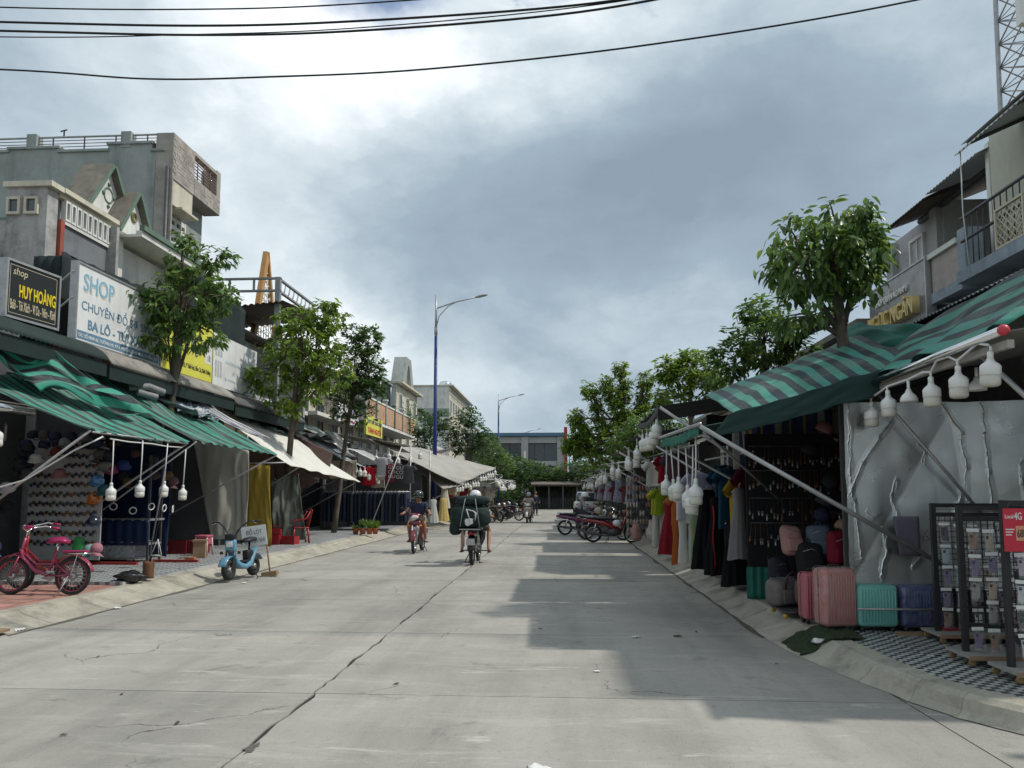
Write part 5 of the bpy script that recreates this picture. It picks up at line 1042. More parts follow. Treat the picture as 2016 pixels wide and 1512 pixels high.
strut('awning_strut', (-3.5, 38.8, 2.75), (-7.2, 38.5, .5), .03, STEEL, 'long strut under the high corner of the broad grey awning', 'pole', None, 'awning struts')
strut('awning_strut', (-5.9, 28.2, 3.3), (-6.9, 27.6, .3), .022, STEEL, 'thin strut slanting across the jeans', 'pole', None, 'awning struts')
for i, (col, p, fn) in enumerate([((.42, .02, .03), (-5.4, 36.5, 2.0), 't'), ((.55, .40, .06), (-5.15, 33.6, 1.35), 'd'), ((.55, .50, .40), (-5.2, 34.2, 1.9), 'd'), ((.50, .50, .48), (-5.55, 33.2, 1.3), 'd'), ((.45, .36, .25), (-5.05, 35.2, 2.1), 't')]):
    garment('hanging_garment', ['red top hanging behind the lamp post', 'yellow patterned dress hanging low by the lamp post', 'cream dress hanging above the yellow one', 'white trousers hanging by the lamp post foot', 'tan top hanging under the grey flap'][i], pat('yellow_print', (.55, .36, .04), (.5, .45, .35), 14) if i == 1 else cloth_mat(col), p, R(20), (lambda mb: tee(mb, .24, .6, .2, 1)) if fn == 't' else (lambda mb: dress(mb, .12, .24, 1.0, .06, 2)), 'clothes near the lamp post')
# receding stalls on the left
def far_stall(side, y0, y1, xf, zf, m, label, seed, clothes=True):
    s = -1 if side == 'l' else 1
    xb = -8.8 if s < 0 else 5.2
    t_ = thing('market_stall', label, 'stall', (0, y0, 0), 0, 'far market stalls')
    n_ = random.Random(seed)
    def f(u, v):
        p = bil((xb, 0, zf + .95), (xb, y1 - y0, zf + .9), (xf, .1, zf), (xf, y1 - y0, zf + .12), u, v); p.z -= .15 * math.sin(3.14 * v) - .05 * nz3(u * 5, v * 4, seed); return p
    MB().grid(f, 20, 12).build('awning_cloth', m, t_, .008)
    for y in (.1, y1 - y0 - .1):
        MB().tube([(xf, y, zf), (xb, y, .5)], .025, 6).build('strut', STEEL, t_); MB().tube([(xb + (-s) * .8, y, 0), (xb + (-s) * .8, y, zf + .5)], .03, 6).build('post', STEEL, t_)
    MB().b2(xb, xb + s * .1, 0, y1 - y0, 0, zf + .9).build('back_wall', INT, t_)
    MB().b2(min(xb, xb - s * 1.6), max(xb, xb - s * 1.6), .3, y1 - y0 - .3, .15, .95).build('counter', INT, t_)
    return t_
for i, (y0, y1, xf, zf, m) in enumerate([(40.5, 46, -3.5, 2.55, GREY_T), (46.3, 52, -3.7, 2.35, GREY_T), (52.3, 58, -3.6, 2.45, DARKCLOTH), (58.3, 64, -3.8, 2.5, GREY_T)]):
    far_stall('l', y0, y1, xf, zf, m, ['grey awning stall just past the broad awning on the far side', 'second receding stall on the bike parking side', 'charcoal awning stall near the street end', 'last stall before the far crossing on the bike parking side'][i], i)
    place_bulbs([((xf + .05 * math.sin(q), y0 + .4 + q * .75, zf - .32 - .22 * abs(math.sin(q * .6 + i))), '') for q in range(7)], .12, 1.22, lambda k_, i=i: '%s lamp along the edge of the %s receding stall' % (ORD[k_], ['first', 'second', 'charcoal', 'last'][i]), 'lamps along the receding stalls', True)
    for q in range(5):
        col = rnd.choice([(.42, .03, .03), (.5, .47, .42), (.35, .05, .10), (.10, .10, .14), (.45, .30, .12), (.5, .35, .35)])
        garment('hanging_garment', '%s garment hanging at the front of the %s receding stall' % (ORD[q], ['first', 'second', 'charcoal', 'last'][i]), (pat('print_far_%d' % (q % 2), col, (.1, .08, .1), 16) if q % 3 == 0 else cloth_mat(col)), (-5.6 - .1 * (q % 2), y0 + .5 + q * 1.05, 2.05 - .2 * (q % 3)), R(60), (lambda mb: dress(mb, .12, .25, 1.1, .07, 3)) if q % 2 else (lambda mb: tee(mb, .25, .65, .2, 4)), 'clothes on the receding stalls', False)
# ------------------------------------------------------------------ right side of the street
BEIGEW = mat('olive_beige_wall', (.52, .52, .43), .9, .15, 1, stain=.15)
MAUVE = mat('mauve_grey_wall', (.42, .41, .43), .9, .25, 1.2, stain=.3, streak=.4)
GREYPL = mat('grey_plaster', (.38, .39, .365), .9, .25, 1.2, stain=.35, streak=.4)
PINKPANEL = mat('pink_grey_panel', (.50, .43, .41), .85, .25, 2, stain=.25, streak=.35)
BLUELEDGE = mat('blue_grey_ledge', (.34, .40, .47), .8, .3, 2, stain=.4, streak=.4)
UNDER = mat('ceiling_sheet', (.55, .56, .56), .7, .2, 1)
OLDWOOD = mat('rotten_boards', (.17, .12, .085), .9, .5, 3, stain=.5)
def corr(par, name, m, x0, z0, x1, z1, y0, y1, curl=0.0, step=.1, amp=.014, loc=(0, 0, 0)):
    """corrugated sheet from (x0,z0) at the wall to (x1,z1) at the free edge, ridges down the slope"""
    n = int((y1 - y0) / step * 4)
    def f(u, v):
        z = lerp(z0, z1, v) - curl * max(0, (v - .8) / .2) ** 2
        return (lerp(x0, x1, v) - loc[0], lerp(y0, y1, u) - loc[1], z + amp * math.sin(u * (y1 - y0) / step * 6.283) - loc[2])
    return MB().grid(f, n, 8).build(name, m, par, .004)
ra = thing('beige_house', 'beige walled house with curved roof edge at the right picture border', 'building', (6, 9, 0))
Mx = Matrix.Translation((-6, -9, 0)); B = lambda mb, n, m, p=None: mb.build(n, m, ra, M=Mx.copy())
B(MB().b2(6.0, 14, 6.6, 10.78, 0, 6.55), 'wall', BEIGEW)
PALEROOF = mat('pale_roof_sheet', (.55, .57, .57), .7, .2, 2, stain=.25)
corr(ra, 'roof_sheet', PALEROOF, 7.6, 7.05, 5.15, 6.10, 6.4, 10.05, .16, .1, .014, (6, 9, 0))
B(MB().add([(5.2, 6.4, 6.06), (6.0, 6.4, 6.40), (6.0, 10.0, 6.40), (5.2, 10.0, 6.06)], [(0, 1, 2, 3)]), 'soffit', UNDER)
for y in (6.9, 7.9, 8.9, 9.9): B(MB().tube([(5.25, y, 6.04), (6.0, y, 6.37)], .025, 6), 'rafter', DARKSTEEL)
B(MB().b2(5.45, 5.998, 6.4, 10.75, 4.42, 4.58), 'balcony_slab', BLUELEDGE)
for z in (5.0, 5.32): B(MB().tube([(5.52, 6.4, z), (5.52, 10.7, z)], .022, 6), 'balcony_rail', DARKSTEEL)
for i in range(31): B(MB().tube([(5.52, 6.5 + i * .135, 4.58), (5.52, 6.5 + i * .135, 5.32)], .009, 4), 'baluster', DARKSTEEL)
lt = MB()
for i in range(-5, 6):
    for sg_ in (1, -1):
        ya, yb = 9.2, 9.75; za = 4.83 + i * .1 - sg_ * .275; zb = za + sg_ * .55
        ta = 0.0; tb = 1.0
        for lo, hi in ((4.6, 5.07),):
            pts_ = [(ya + (yb - ya) * q / 22, za + (zb - za) * q / 22) for q in range(23)]; pts_ = [q for q in pts_ if lo <= q[1] <= hi]
            if len(pts_) > 1: lt.tube([(5.47, *pts_[0]), (5.47, *pts_[-1])], .010, 4)
lt.b2(5.45, 5.49, 9.17, 9.78, 4.585, 4.61).b2(5.45, 5.49, 9.17, 9.78, 5.07, 5.1).b2(5.45, 5.49, 9.17, 9.2, 4.612, 5.068).b2(5.45, 5.49, 9.75, 9.78, 4.612, 5.068)
B(lt, 'lattice_panel', mat('cream_metal', (.55, .50, .38), .6, .15))
B(MB().tube([(5.2, 10.0, 6.0), (5.22, 10.05, 5.2), (5.35, 10.2, 4.4)], .008, 5), 'hanging_wire', WHITEP)
rb = thing('mauve_house', 'mauve grey house with rotten eave boards and white shutter door', 'building', (6.1, 12.5, 0))
Mx2 = Matrix.Translation((-6.1, -12.5, 0)); B = lambda mb, n, m: mb.build(n, m, rb, M=Mx2.copy())
B(MB().b2(6.5, 14, 13.1, 15.2, 0, 6.42), 'front_wall', MAUVE); B(MB().b2(7.4, 14, 10.8, 13.097, 0, 6.7), 'recess_wall', GREYPL)
B(MB().b2(6.46, 7.38, 13.06, 13.097, 4.5, 6.5), 'recess_side', GREYPL)
B(MB().b2(6.36, 6.497, 13.1, 13.34, 4.4, 6.40), 'pillar', GREYPL); B(MB().b2(6.38, 6.497, 14.9, 15.18, 4.4, 6.35), 'pillar', GREYPL)
B(MB().b2(6.05, 6.2, 10.82, 10.87, 4.6, 6.5), 'brick_pier', mat('raw_brick', (.18, .07, .045), .9, .4, 8, bump=.3)); B(MB().b2(6.04, 6.14, 10.873, 10.97, 4.6, 6.5), 'white_post', WHITEW)
corr(rb, 'roof_sheet', PALEROOF, 8.0, 7.2, 5.85, 6.36, 10.85, 12.38, .04, .1, .014, (6.1, 12.5, 0)); corr(rb, 'roof_sheet', ROOFOLD, 8.0, 7.15, 5.83, 6.31, 12.4, 14.0, .04, .1, .014, (6.1, 12.5, 0))
B(MB().add([(5.9, 10.88, 6.33), (7.4, 10.88, 6.88), (7.4, 12.36, 6.88), (5.9, 12.36, 6.33)], [(0, 1, 2, 3)]), 'soffit', UNDER)
for i in range(7): B(MB().add([(5.9 + i * .1, 12.42, 6.28 + i * .036), (5.99 + i * .1, 12.42, 6.31 + i * .036), (5.99 + i * .1, 13.95, 6.31 + i * .036), (5.9 + i * .1, 13.95, 6.28 + i * .036)], [(0, 1, 2, 3)]), 'eave_board', OLDWOOD)
B(MB().tube([(6.46, 10.9, 6.44), (6.46, 13.9, 6.42)], .05, 6), 'eave_beam', DARKSTEEL)
f = window(rb, (6.498, 14.35, 4.75), (0, -1, 0), .55, 1.45, WHITEW, mat('shutter_white', (.5, .5, .5), .7, .3, 4, stain=.3), 1); f.matrix_local = Mx2 @ f.matrix_local
for q in f.children: q.matrix_local = Matrix()
f = window(rb, (7.37, 11.6, 5.2), (0, -1, 0), .35, .9, WHITEW, GLASS, 1); f.matrix_local = Mx2 @ f.matrix_local
for q in f.children: q.matrix_local = Matrix()
for y, z in ((14.7, 5.1), (13.65, 5.3)): B(MB().ball((6.498, y, z), (.012, .035, .05), 8, 5), 'vent_hole', BLACK)
B(MB().b2(5.6, 6.496, 10.9, 15.1, 4.40, 4.56), 'balcony_slab', BLUELEDGE)
B(MB().b2(5.62, 5.75, 10.98, 11.78, 4.563, 5.08), 'balcony_panel', PINKPANEL); B(MB().b2(5.57, 5.8, 10.98, 11.85, 5.083, 5.16), 'panel_cap', WHITEW); B(MB().b2(5.6, 5.85, 10.78, 10.97, 4.563, 5.25), 'balcony_pier', BLUELEDGE)
for i in range(11):
    B(MB().tube([(5.68, 11.8, 4.58 + i * .05), (5.68, 12.25, 4.58 + i * .05)], .008, 4), 'grille_bar', BLACK)
    if i < 9: B(MB().tube([(5.68, 11.82 + i * .052, 4.57), (5.68, 11.82 + i * .052, 5.1)], .008, 4), 'grille_bar', BLACK)
B(MB().b2(5.62, 5.72, 12.4, 12.5, 4.563, 5.0), 'ledge_post', BLUELEDGE)
tag(MB().tube([(5.83, 14.0, 6.2), (5.4, 14.1, 6.3)], .018, 6).tube([(5.8, 13.9, 6.35), (5.78, 13.92, 6.05)], .015, 5).build('gutter_bracket', DARKSTEEL), 'dark bracket sticking out below the rotten eave', 'bracket')
aw = thing('green_corrugated_awning', 'long corrugated awning with dark green underside below the balconies', 'awning', (5.7, 8, 4.3))
corr(aw, 'roof_sheet', DKGREEN, 6.0, 4.22, 4.95, 3.92, 6.4, 14.6, 0, .1, .016, (5.7, 8, 4.3)); corr(aw, 'top_sheet', GREYMET, 6.0, 4.235, 4.94, 3.935, 6.4, 14.6, 0, .1, .016, (5.7, 8, 4.3))
for y in (7.5, 9.5, 11.5, 13.5): MB().tube([(-.72, y - 8, -.42), (.3, y - 8, -.14)], .022, 6).build('bracket', DARKSTEEL, aw)
# gold letter sign
GREYSIGN = mat('sign_grey', (.23, .23, .235), .35, .15, 1.5, metal=.2)
sg = thing('billboard', 'grey shop sign with gold block letters beside the right tree', 'sign', (5.55, 13.9, 4.2), 0, 'shop signs')
MB().b2(0, .12, -2.05, 0, 0, .92).build('panel', GREYSIGN, sg)
MB().b2(-.015, .135, -2.09, -2.052, -.03, .95).b2(-.015, .135, .002, .04, -.03, .95).b2(-.015, .135, -2.05, 0, .922, .95).build('frame', STEEL, sg)
lettering('SHOP QUẦN ÁO NAM', WHITEP, sg, frameM((-.012, -.25, .56), (0, -1, 0), (0, 0, 1)), 1.2, .2, .008, .02); lettering('NGỌC NGÂN', GOLD, sg, frameM((-.05, -.12, .06), (0, -1, 0), (0, 0, 1)), 1.72, .42, .008, .07)
for z in (4.45, 4.75): strut('sign_strut', (5.7, 11.8, z), (5.75, 10.9, z - .35 if z < 4.6 else z + .02), .02, STEEL, 'steel strut holding the gold letter sign, %s one' % ('lower' if z < 4.6 else 'upper'), 'pole')
# further houses behind the right trees
t_, B_ = house('low_blue_house', 'low pale blue house behind the right market trees', 6.4, 15.6, 24, 4.9, mat('pale_blue_wall', (.42, .50, .56), .85, .2, 1), 1, mat('pale_blue_wall', (.42, .50, .56), .85, .2, 1), ROOFOLD, x_back=14)
t_, B_ = house('low_cream_house', 'low cream house hidden by the feathery trees', 6.6, 24.4, 40, 4.8, CREAMW, 1, CREAMW, GREYMET, x_back=15)
t_, B_ = house('low_grey_house', 'low grey house near the far crossing', 6.6, 40.4, 64, 4.9, GREYWALL, 1, GREYWALL, GREYMET, x_back=15)
# telecom mast
tw = thing('telecom_mast', 'steel lattice telecom mast behind the right houses', 'mast', (19.05, 30.5, 0)); W_ = 1.0
for x in (-W_, W_):
    for y in (-W_, W_): MB().tube([(x * 1.25, y * 1.25, 0), (x, y, 16.5), (x * .9, y * .9, 30)], .09, 6).build('leg', STEEL, tw)
for k_ in range(19):
    z0 = 11 + k_; s0 = W_ * (1 - .007 * k_)
    for a_, b_ in (((-1, -1), (1, -1)), ((1, -1), (1, 1)), ((1, 1), (-1, 1)), ((-1, 1), (-1, -1))):
        MB().tube([(a_[0] * s0, a_[1] * s0, z0), (b_[0] * s0, b_[1] * s0, z0 + 1)], .035, 4).tube([(b_[0] * s0, b_[1] * s0, z0), (a_[0] * s0, a_[1] * s0, z0 + 1)], .025, 4).tube([(a_[0] * s0, a_[1] * s0, z0), (b_[0] * s0, b_[1] * s0, z0)], .025, 4).build('brace', STEEL, tw)
for i in range(4): MB().tube([(-W_ + .1 + i * .12, -W_, 10), (-W_ + .1 + i * .12, -W_, 30)], .03, 4).build('feeder_cable', BLACK, tw)
MB().b2(-1.3, -1.05, -1.2, -.9, 19.6, 20.9).build('antenna_panel', WHITEP, tw); MB().b2(-1.2, 1.2, -1.2, 1.2, 16.4, 16.5).build('platform', DARKSTEEL, tw)
# near retractable awning with lamps
nr = thing('retractable_awning', 'grey retractable awning with silver front bar over the phone case racks', 'awning', (3.2, 7, 2.70))
MB().tube([(0, -1.27, .03), (0, 1.35, -.02)], .035, 12).build('front_bar', CHROME, nr)
MB().grid(lambda u, v: (.03 + 2.7 * v, -1.25 + 2.6 * u, .03 - .02 * u + .55 * v - .05 * math.sin(v * 3.14)), 12, 12).build('awning_cloth', mat('grey_awning', (.26, .25, .235), .8, .2, 2, trans=.06), nr, .005)
MB().b2(.05, .10, -1.25, 1.3, -.09, -.03).build('valance', GREY_T, nr)
MB().ball((0, -1.30, .03), .042, 12, 8).build('end_cap', mat('coral_plastic', (.55, .05, .07), .45, .1), nr)
MB().tube([(.02, 1.15, -.03), (.75, 1.15, -.95), (1.1, 1.15, -1.4)], .018, 8).build('arm', STEEL, nr); MB().tube([(.1, -.75, -.03), (.9, -.75, -.85), (1.3, -.75, -1.3)], .022, 8).build('arm', STEEL, nr)
tag(MB().tube([(3.2, 8.25, 2.56), (3.2, 8.12, 2.53), (3.2, 7.69, 2.60), (3.2, 7.25, 2.60), (3.2, 6.95, 2.62), (3.2, 6.81, 2.60), (3.2, 6.7, 2.68), (3.2, 6.5, 2.68), (3.2, 6.36, 2.62), (3.2, 6.05, 2.70), (3.2, 5.9, 2.66)], .011, 6).build('lamp_cable', WHITEP), 'white cable carrying the row of big lamps', 'cable')
place_bulbs([((3.2, 8.12, 2.32), ''), ((3.2, 7.69, 2.38), ''), ((3.2, 6.81, 2.38), ''), ((3.2, 6.36, 2.40), ''), ((3.2, 5.9, 2.43), '')], .04, .95, lambda i: ['smallest of the big lamps, in front of the foil sheet', 'lamp with a violet tinted face next to the foil sheet', 'big lamp hanging third along the silver bar', 'big lamp hanging on the arched cable', 'biggest lamp nearest the awning arm'][i], 'big lamps under the silver bar')
for i, p in enumerate(((3.2, 7.25, 2.39), (3.6, 6.85, 2.44))):
    t_ = thing('bulb_lamp', ['flat shaded lamp between the big lamps', 'dim shaded lamp hanging behind the big lamps'][i], 'lamp', p, 0, 'shaded lamps under the silver bar')
    MB().lathe([(.02, .12), (.03, .09), (.06, .06), (.075, .03), (.076, .0), (.07, 0)], 18).build('shade', WHITEP, t_); MB().tube([(0, 0, .1), (0, 0, .2)], .014, 8).build('socket', WHITEP, t_)
# striped tarpaulins
tarp('green and charcoal striped tarpaulin lying over the retractable awning', stripes('green_long_stripe', (.065, .27, .205), (.025, .034, .038), 4.0, .5, .16, axis=1), (5.0, 5.7, 4.05), (4.75, 11.2, 3.72), (3.26, 5.75, 2.78), (3.24, 8.5, 2.74), .03, .03, 40, 24, 17, fr=3)
def flap(u, v):
    p = bil((4.35, 11.9, 4.02), (4.85, 11.0, 3.98), (4.15, 11.2, 3.48), (4.8, 9.2, 3.40), u, v); return p + Vector((.14 * nz3(u * 3, v * 3, 1), .1 * nz3(u * 4, v * 2, 4), .12 * nz3(u * 3, v * 4, 8) + .12 * (1 - abs(u - .25) * 2.5) * (1 - v)))
tag(MB().grid(flap, 26, 20).build('tarpaulin', TEAL, None, .006), 'folded teal tarpaulin bunched beside the right tree trunk', 'tarpaulin')
tarp('green striped tarpaulin over the belt and bag shop', GREEN_W, (4.3, 11.2, 3.82), (2.1, 11.3, 2.98), (3.75, 8.05, 2.84), (1.8, 8.02, 2.36), -.06, .025, 44, 24, 27, fr=4)
tarp('dark green awning sheet shading the belt and bag shop', DKTARP, (4.3, 8.15, 2.86), (4.3, 11.3, 2.95), (1.47, 8.06, 2.24), (1.47, 11.3, 2.30), .06, .012, 26, 18, 31)
hang('dark green side flap hanging below the striped tarpaulin', DKTARP, (1.72, 8.0, 2.36), (3.35, 8.0, 2.84), (1.52, 8.02, 2.10), (3.3, 8.02, 2.56), .012, 4, 5, 'side_flap')
tarp('dark net canopy behind the right tree', DKTARP, (5.5, 14.3, 5.0), (5.5, 16.0, 5.0), (4.45, 14.2, 4.55), (4.45, 16.0, 4.55), .05, .03, 16, 8, 51)
tag(MB().grid(lambda u, v: (1.45 + .012 * math.sin(u * 60), 8.2 + 3.1 * u, 2.30 + .05 * u - (.10 + .03 * abs(math.sin(u * 40))) * v - .05 * math.sin(3.14 * u)), 80, 4).build('valance', TEAL, None, .004), 'scalloped teal valance at the road end of the dark awning', 'valance')
tag(MB().tube([(1.44, 8.05, 2.27), (1.44, 11.3, 2.36)], .022, 8).build('awning_bar', STEEL), 'front bar of the dark green awning', 'pole')
strut('awning_strut', (1.43, 8.0, 2.24), (3.85, 7.98, .80), .024, STEEL, 'long strut in front of the foil sheet', 'pole', None, 'awning struts')
strut('awning_strut', (1.45, 11.25, 2.32), (3.6, 11.25, 1.1), .02, STEEL, 'strut crossing the hanging dresses', 'pole', None, 'awning struts')
strut('awning_strut', (1.46, 11.4, 2.82), (3.9, 11.6, 1.2), .024, STEEL, 'strut of the charcoal awning above the teal valance', 'pole', None, 'awning struts')
strut('awning_strut', (1.5, 8.2, 2.2), (2.9, 10.4, 1.45), .013, STEEL, 'thin rod behind the rod lamps of the dark awning', 'pole', None, 'awning struts')
tarp('charcoal awning sheet beyond the teal valance', DARKCLOTH, (4.6, 11.5, 3.35), (4.6, 14.5, 3.40), (1.46, 11.4, 2.84), (1.46, 14.4, 2.86), .08, .015, 24, 14, 41)
tag(MB().grid(lambda u, v: (1.45, 11.5 + 2.9 * u, 2.86 - (.09 + .02 * abs(math.sin(u * 36))) * v - .10 * math.sin(3.14 * u)), 60, 3).build('valance', DARKCLOTH, None, .004), 'sagging charcoal valance above the far rod lamps', 'valance')
hang('tall black sign cloth behind the charcoal awning', mat('black_board', (.012, .013, .014), .6, .2), (2.6, 13.9, 2.95), (3.6, 13.9, 2.95), (2.6, 13.9, 2.4), (3.6, 13.9, 2.4), .01, 3, 1)
place_bulbs([((1.5, 11.15, 1.62), ''), ((1.52, 10.5, 1.55), ''), ((1.5, 10.0, 1.57), ''), ((1.55, 9.55, 1.46), ''), ((1.53, 9.2, 1.40), ''), ((1.5, 8.75, 1.52), '')], .52, 1.05, lambda i: ['smallest rod lamp in front of the red dress', 'second rod lamp from the far end below the teal valance', 'third rod lamp from the far end below the teal valance', 'lowest hanging rod lamp but one below the teal valance', 'lowest hanging rod lamp below the teal valance', 'largest rod lamp with a dark band and coiled wire'][i], 'rod lamps below the teal valance')
for i, (y, z) in enumerate(((8.72, 1.55), (10.4, 1.55), (10.0, 1.52))): tag(MB().torus((1.5, y, z), .075, .004, 20, 5).torus((1.5, y + .01, z - .02), .07, .004, 20, 5).build('wire_coil', WHITEP), 'coiled wire ring %s' % ('beside the largest rod lamp', 'beside the second rod lamp', 'beside the third rod lamp')[i], 'wire')
place_bulbs([((1.48, 13.9, 2.40), ''), ((1.48, 13.3, 2.38), ''), ((1.48, 12.8, 2.36), ''), ((1.48, 12.35, 2.42), ''), ((1.48, 12.0, 2.5), '')], .16, 1.1, lambda i: '%s lamp below the charcoal valance counted from the far end' % ORD[i], 'lamps below the charcoal valance')
# foil insulation sheet
CREASE = [((.02, .95), (.18, 1.30), (.36, 1.55), (.52, 1.80)), ((1.02, 1.90), (1.18, 1.62), (1.22, 1.25), (1.20, .9)), ((.52, 1.12), (.46, .95), (.50, .72), (.55, .50)), ((.30, .10), (.38, .38), (.34, .62)), ((1.05, .72), (1.12, .85), (1.16, 1.02)), ((1.72, 1.30), (1.70, 1.10), (1.76, .92)), ((.62, .22), (.70, .30)), ((.05, 1.88), (.03, 1.4), (.06, .9), (.12, .3)), ((.2, .78), (.26, .72)), ((1.4, 1.9), (1.42, 1.2), (1.45, .4)), ((.75, 1.5), (.82, 1.42), (.8, 1.3))]
def dseg(x, y, a_, b_):
    dx, dy = b_[0] - a_[0], b_[1] - a_[1]; t = max(0, min(1, ((x - a_[0]) * dx + (y - a_[1]) * dy) / (dx * dx + dy * dy))); return math.hypot(x - a_[0] - t * dx, y - a_[1] - t * dy)
def foil(u, v):
    x = 2.98 + 2.5 * u; z = .58 + 1.93 * v; q = u * 2.5; h = v * 1.93
    y = 8.32 + .014 * nz3(u * 2.5, v * 1.6, 2) + .004 * nz3(q * 5, h * 4, 5)
    jx = q + .02 * nz3(q * 7, h * 7, 1) + .008 * nz3(q * 25, h * 25, 3)
    for pl_ in CREASE:
        for a_, b_ in zip(pl_, pl_[1:]):
            d = dseg(jx, h, a_, b_)
            if d < .05: y -= .0055 * max(0, 1 - d / .0085) + .004 * max(0, 1 - d / .05) * (1 if jx > a_[0] else 0)
    for a_, b_, c_, k_ in ((1, -.62, -.02, .10), (-1, .62, .05, .07), (1, .12, 1.30, .16), (-1, -.1, -1.02, .07), (.3, 1, 1.1, .05), (-.5, 1, .2, -.06), (1, -.2, 1.75, -.12)):
        y -= k_ * max(0, a_ * q + b_ * h - c_ + .012 * nz3(u * 3, v * 3, c_)) * .6
    return (x + .012 * nz3(v * 9, 3), y, z + .01 * nz3(u * 11, 2))
FOIL = mat('foil_quilt', (.58, .60, .585), .32, .04, 1.6, metal=.95, bump=.10, bs=260)
tag(MB().grid(foil, 340, 250, False).build('foil_sheet', FOIL, None, .004), 'large creased silver foil insulation sheet hung beside the racks', 'sheet')
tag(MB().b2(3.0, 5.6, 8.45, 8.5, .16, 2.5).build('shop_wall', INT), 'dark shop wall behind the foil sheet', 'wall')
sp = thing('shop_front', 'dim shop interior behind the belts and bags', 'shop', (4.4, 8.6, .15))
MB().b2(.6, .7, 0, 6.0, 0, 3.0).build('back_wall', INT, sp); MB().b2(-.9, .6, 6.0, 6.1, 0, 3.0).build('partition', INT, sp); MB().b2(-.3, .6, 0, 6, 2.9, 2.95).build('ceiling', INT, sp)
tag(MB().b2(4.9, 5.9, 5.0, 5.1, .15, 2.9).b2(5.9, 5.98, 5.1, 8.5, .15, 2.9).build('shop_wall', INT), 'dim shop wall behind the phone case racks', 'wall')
# suitcases
FILM = plastic_film('wrap_film', (.85, .85, .85), .15)
def suitcase(label, p, rz, s, col, film=True, wheels=True, handle=True):
    t_ = thing('suitcase', label, 'suitcase', p, rz, 'suitcases'); x, y, z = s; m = mat('shell_%.2f_%.2f' % col[:2], col, .38, .12, 4)
    sh_ = MB().rbox((0, 0, z / 2 + .05), (x, y, z), .045, 0, None, 3).build('shell', m, t_)
    n = int(x / .032)
    for i in range(n):
        xx = -x / 2 + .035 + (x - .07) * i / (n - 1)
        for q in (-1, 1): MB().rbox((xx, q * (y / 2 + .002), z / 2 + .05), (.014, .012, z - .10), .005, 0, None, 1).build('rib', m, sh_)
    MB().b2(-x / 2 - .003, x / 2 + .003, -.006, .006, .06, z + .045).build('zip_band', DARKSTEEL, t_)
    for a_ in (-1, 1):
        for b_ in (-1, 1): MB().lathe([(.022, -.012), (.025, -.008), (.025, .008), (.022, .012)], 10, Matrix.Translation((a_ * (x / 2 - .05), b_ * (y / 2 - .05), .025)) @ Matrix.Rotation(R(90), 4, 'X')).build('wheel', BLACK, t_)
    if handle: MB().tube([(-.07, 0, z + .05), (-.065, 0, z + .08), (.065, 0, z + .08), (.07, 0, z + .05)], .009, 6).build('handle', BLACK, t_)
    if film:
        mb = MB().rbox((0, 0, z / 2 + .055), (x + .02, y + .02, z + .03), .05, 0, None, 3)
        mb.build('plastic_wrap', FILM, t_)
    return t_
suitcase('pink ribbed suitcase wrapped in clear film at the pavement edge', (2.80, 8.22, .159), R(12), (.36, .25, .58), (.42, .17, .15))
suitcase('mint green ribbed suitcase below the foil sheet', (3.19, 8.22, .159), 0, (.40, .24, .42), (.16, .42, .36), False, True, False)
suitcase('navy blue ribbed suitcase below the foil sheet', (3.63, 8.22, .159), 0, (.42, .24, .42), (.015, .03, .13), True, True, False)
suitcase('second pink suitcase hidden behind the film wrapped one', (2.72, 8.62, .159), R(5), (.3, .22, .5), (.42, .12, .14), False)
tag(MB().tube([(2.95, 8.03, .40), (3.85, 8.03, .40)], .012, 6).build('barrier_rail', STEEL), 'thin steel rail across the mint and navy suitcases', 'pole')
tag(MB().b2(3.3, 4.3, 7.93, 8.03, .16, .185).build('plank', WOOD), 'brown plank on the checked floor before the navy suitcase', 'board')
tag(MB().rbox((0, 0, .05), (.25, .2, .1), .03).build('red_bag', REDPL), 'red bag on the floor behind the second rack', 'bag').location = (3.75, 7.8, .16)
# green mat
MATG = mat('green_turf', (.035, .055, .022), .95, .5, 14, bump=.9, bs=120)
mt = MB().grid(lambda u, v: (2.26 + .62 * u + .08 * nz3(v * 3, u * 3, 3), 7.65 + .62 * v + .06 * nz3(u * 4, v * 2, 9), .012 + (.16 if u > .52 else .16 * max(0, u / .52)) * 1.0 + .035 * max(0, nz3(u * 5, v * 5, 1)) + .012 * nz3(u * 20, v * 20, 5) + .008), 40, 40)
tag(mt.build('turf_mat', MATG, None, .012), 'rumpled green turf mat draped over the kerb by the pink suitcase', 'mat')
blob('litter', 'crumpled white plastic litter on the green turf mat', 'litter', WHITEP, (2.45, 7.72, .14), (.05, .04, .025), 8, .8, 0, 12)
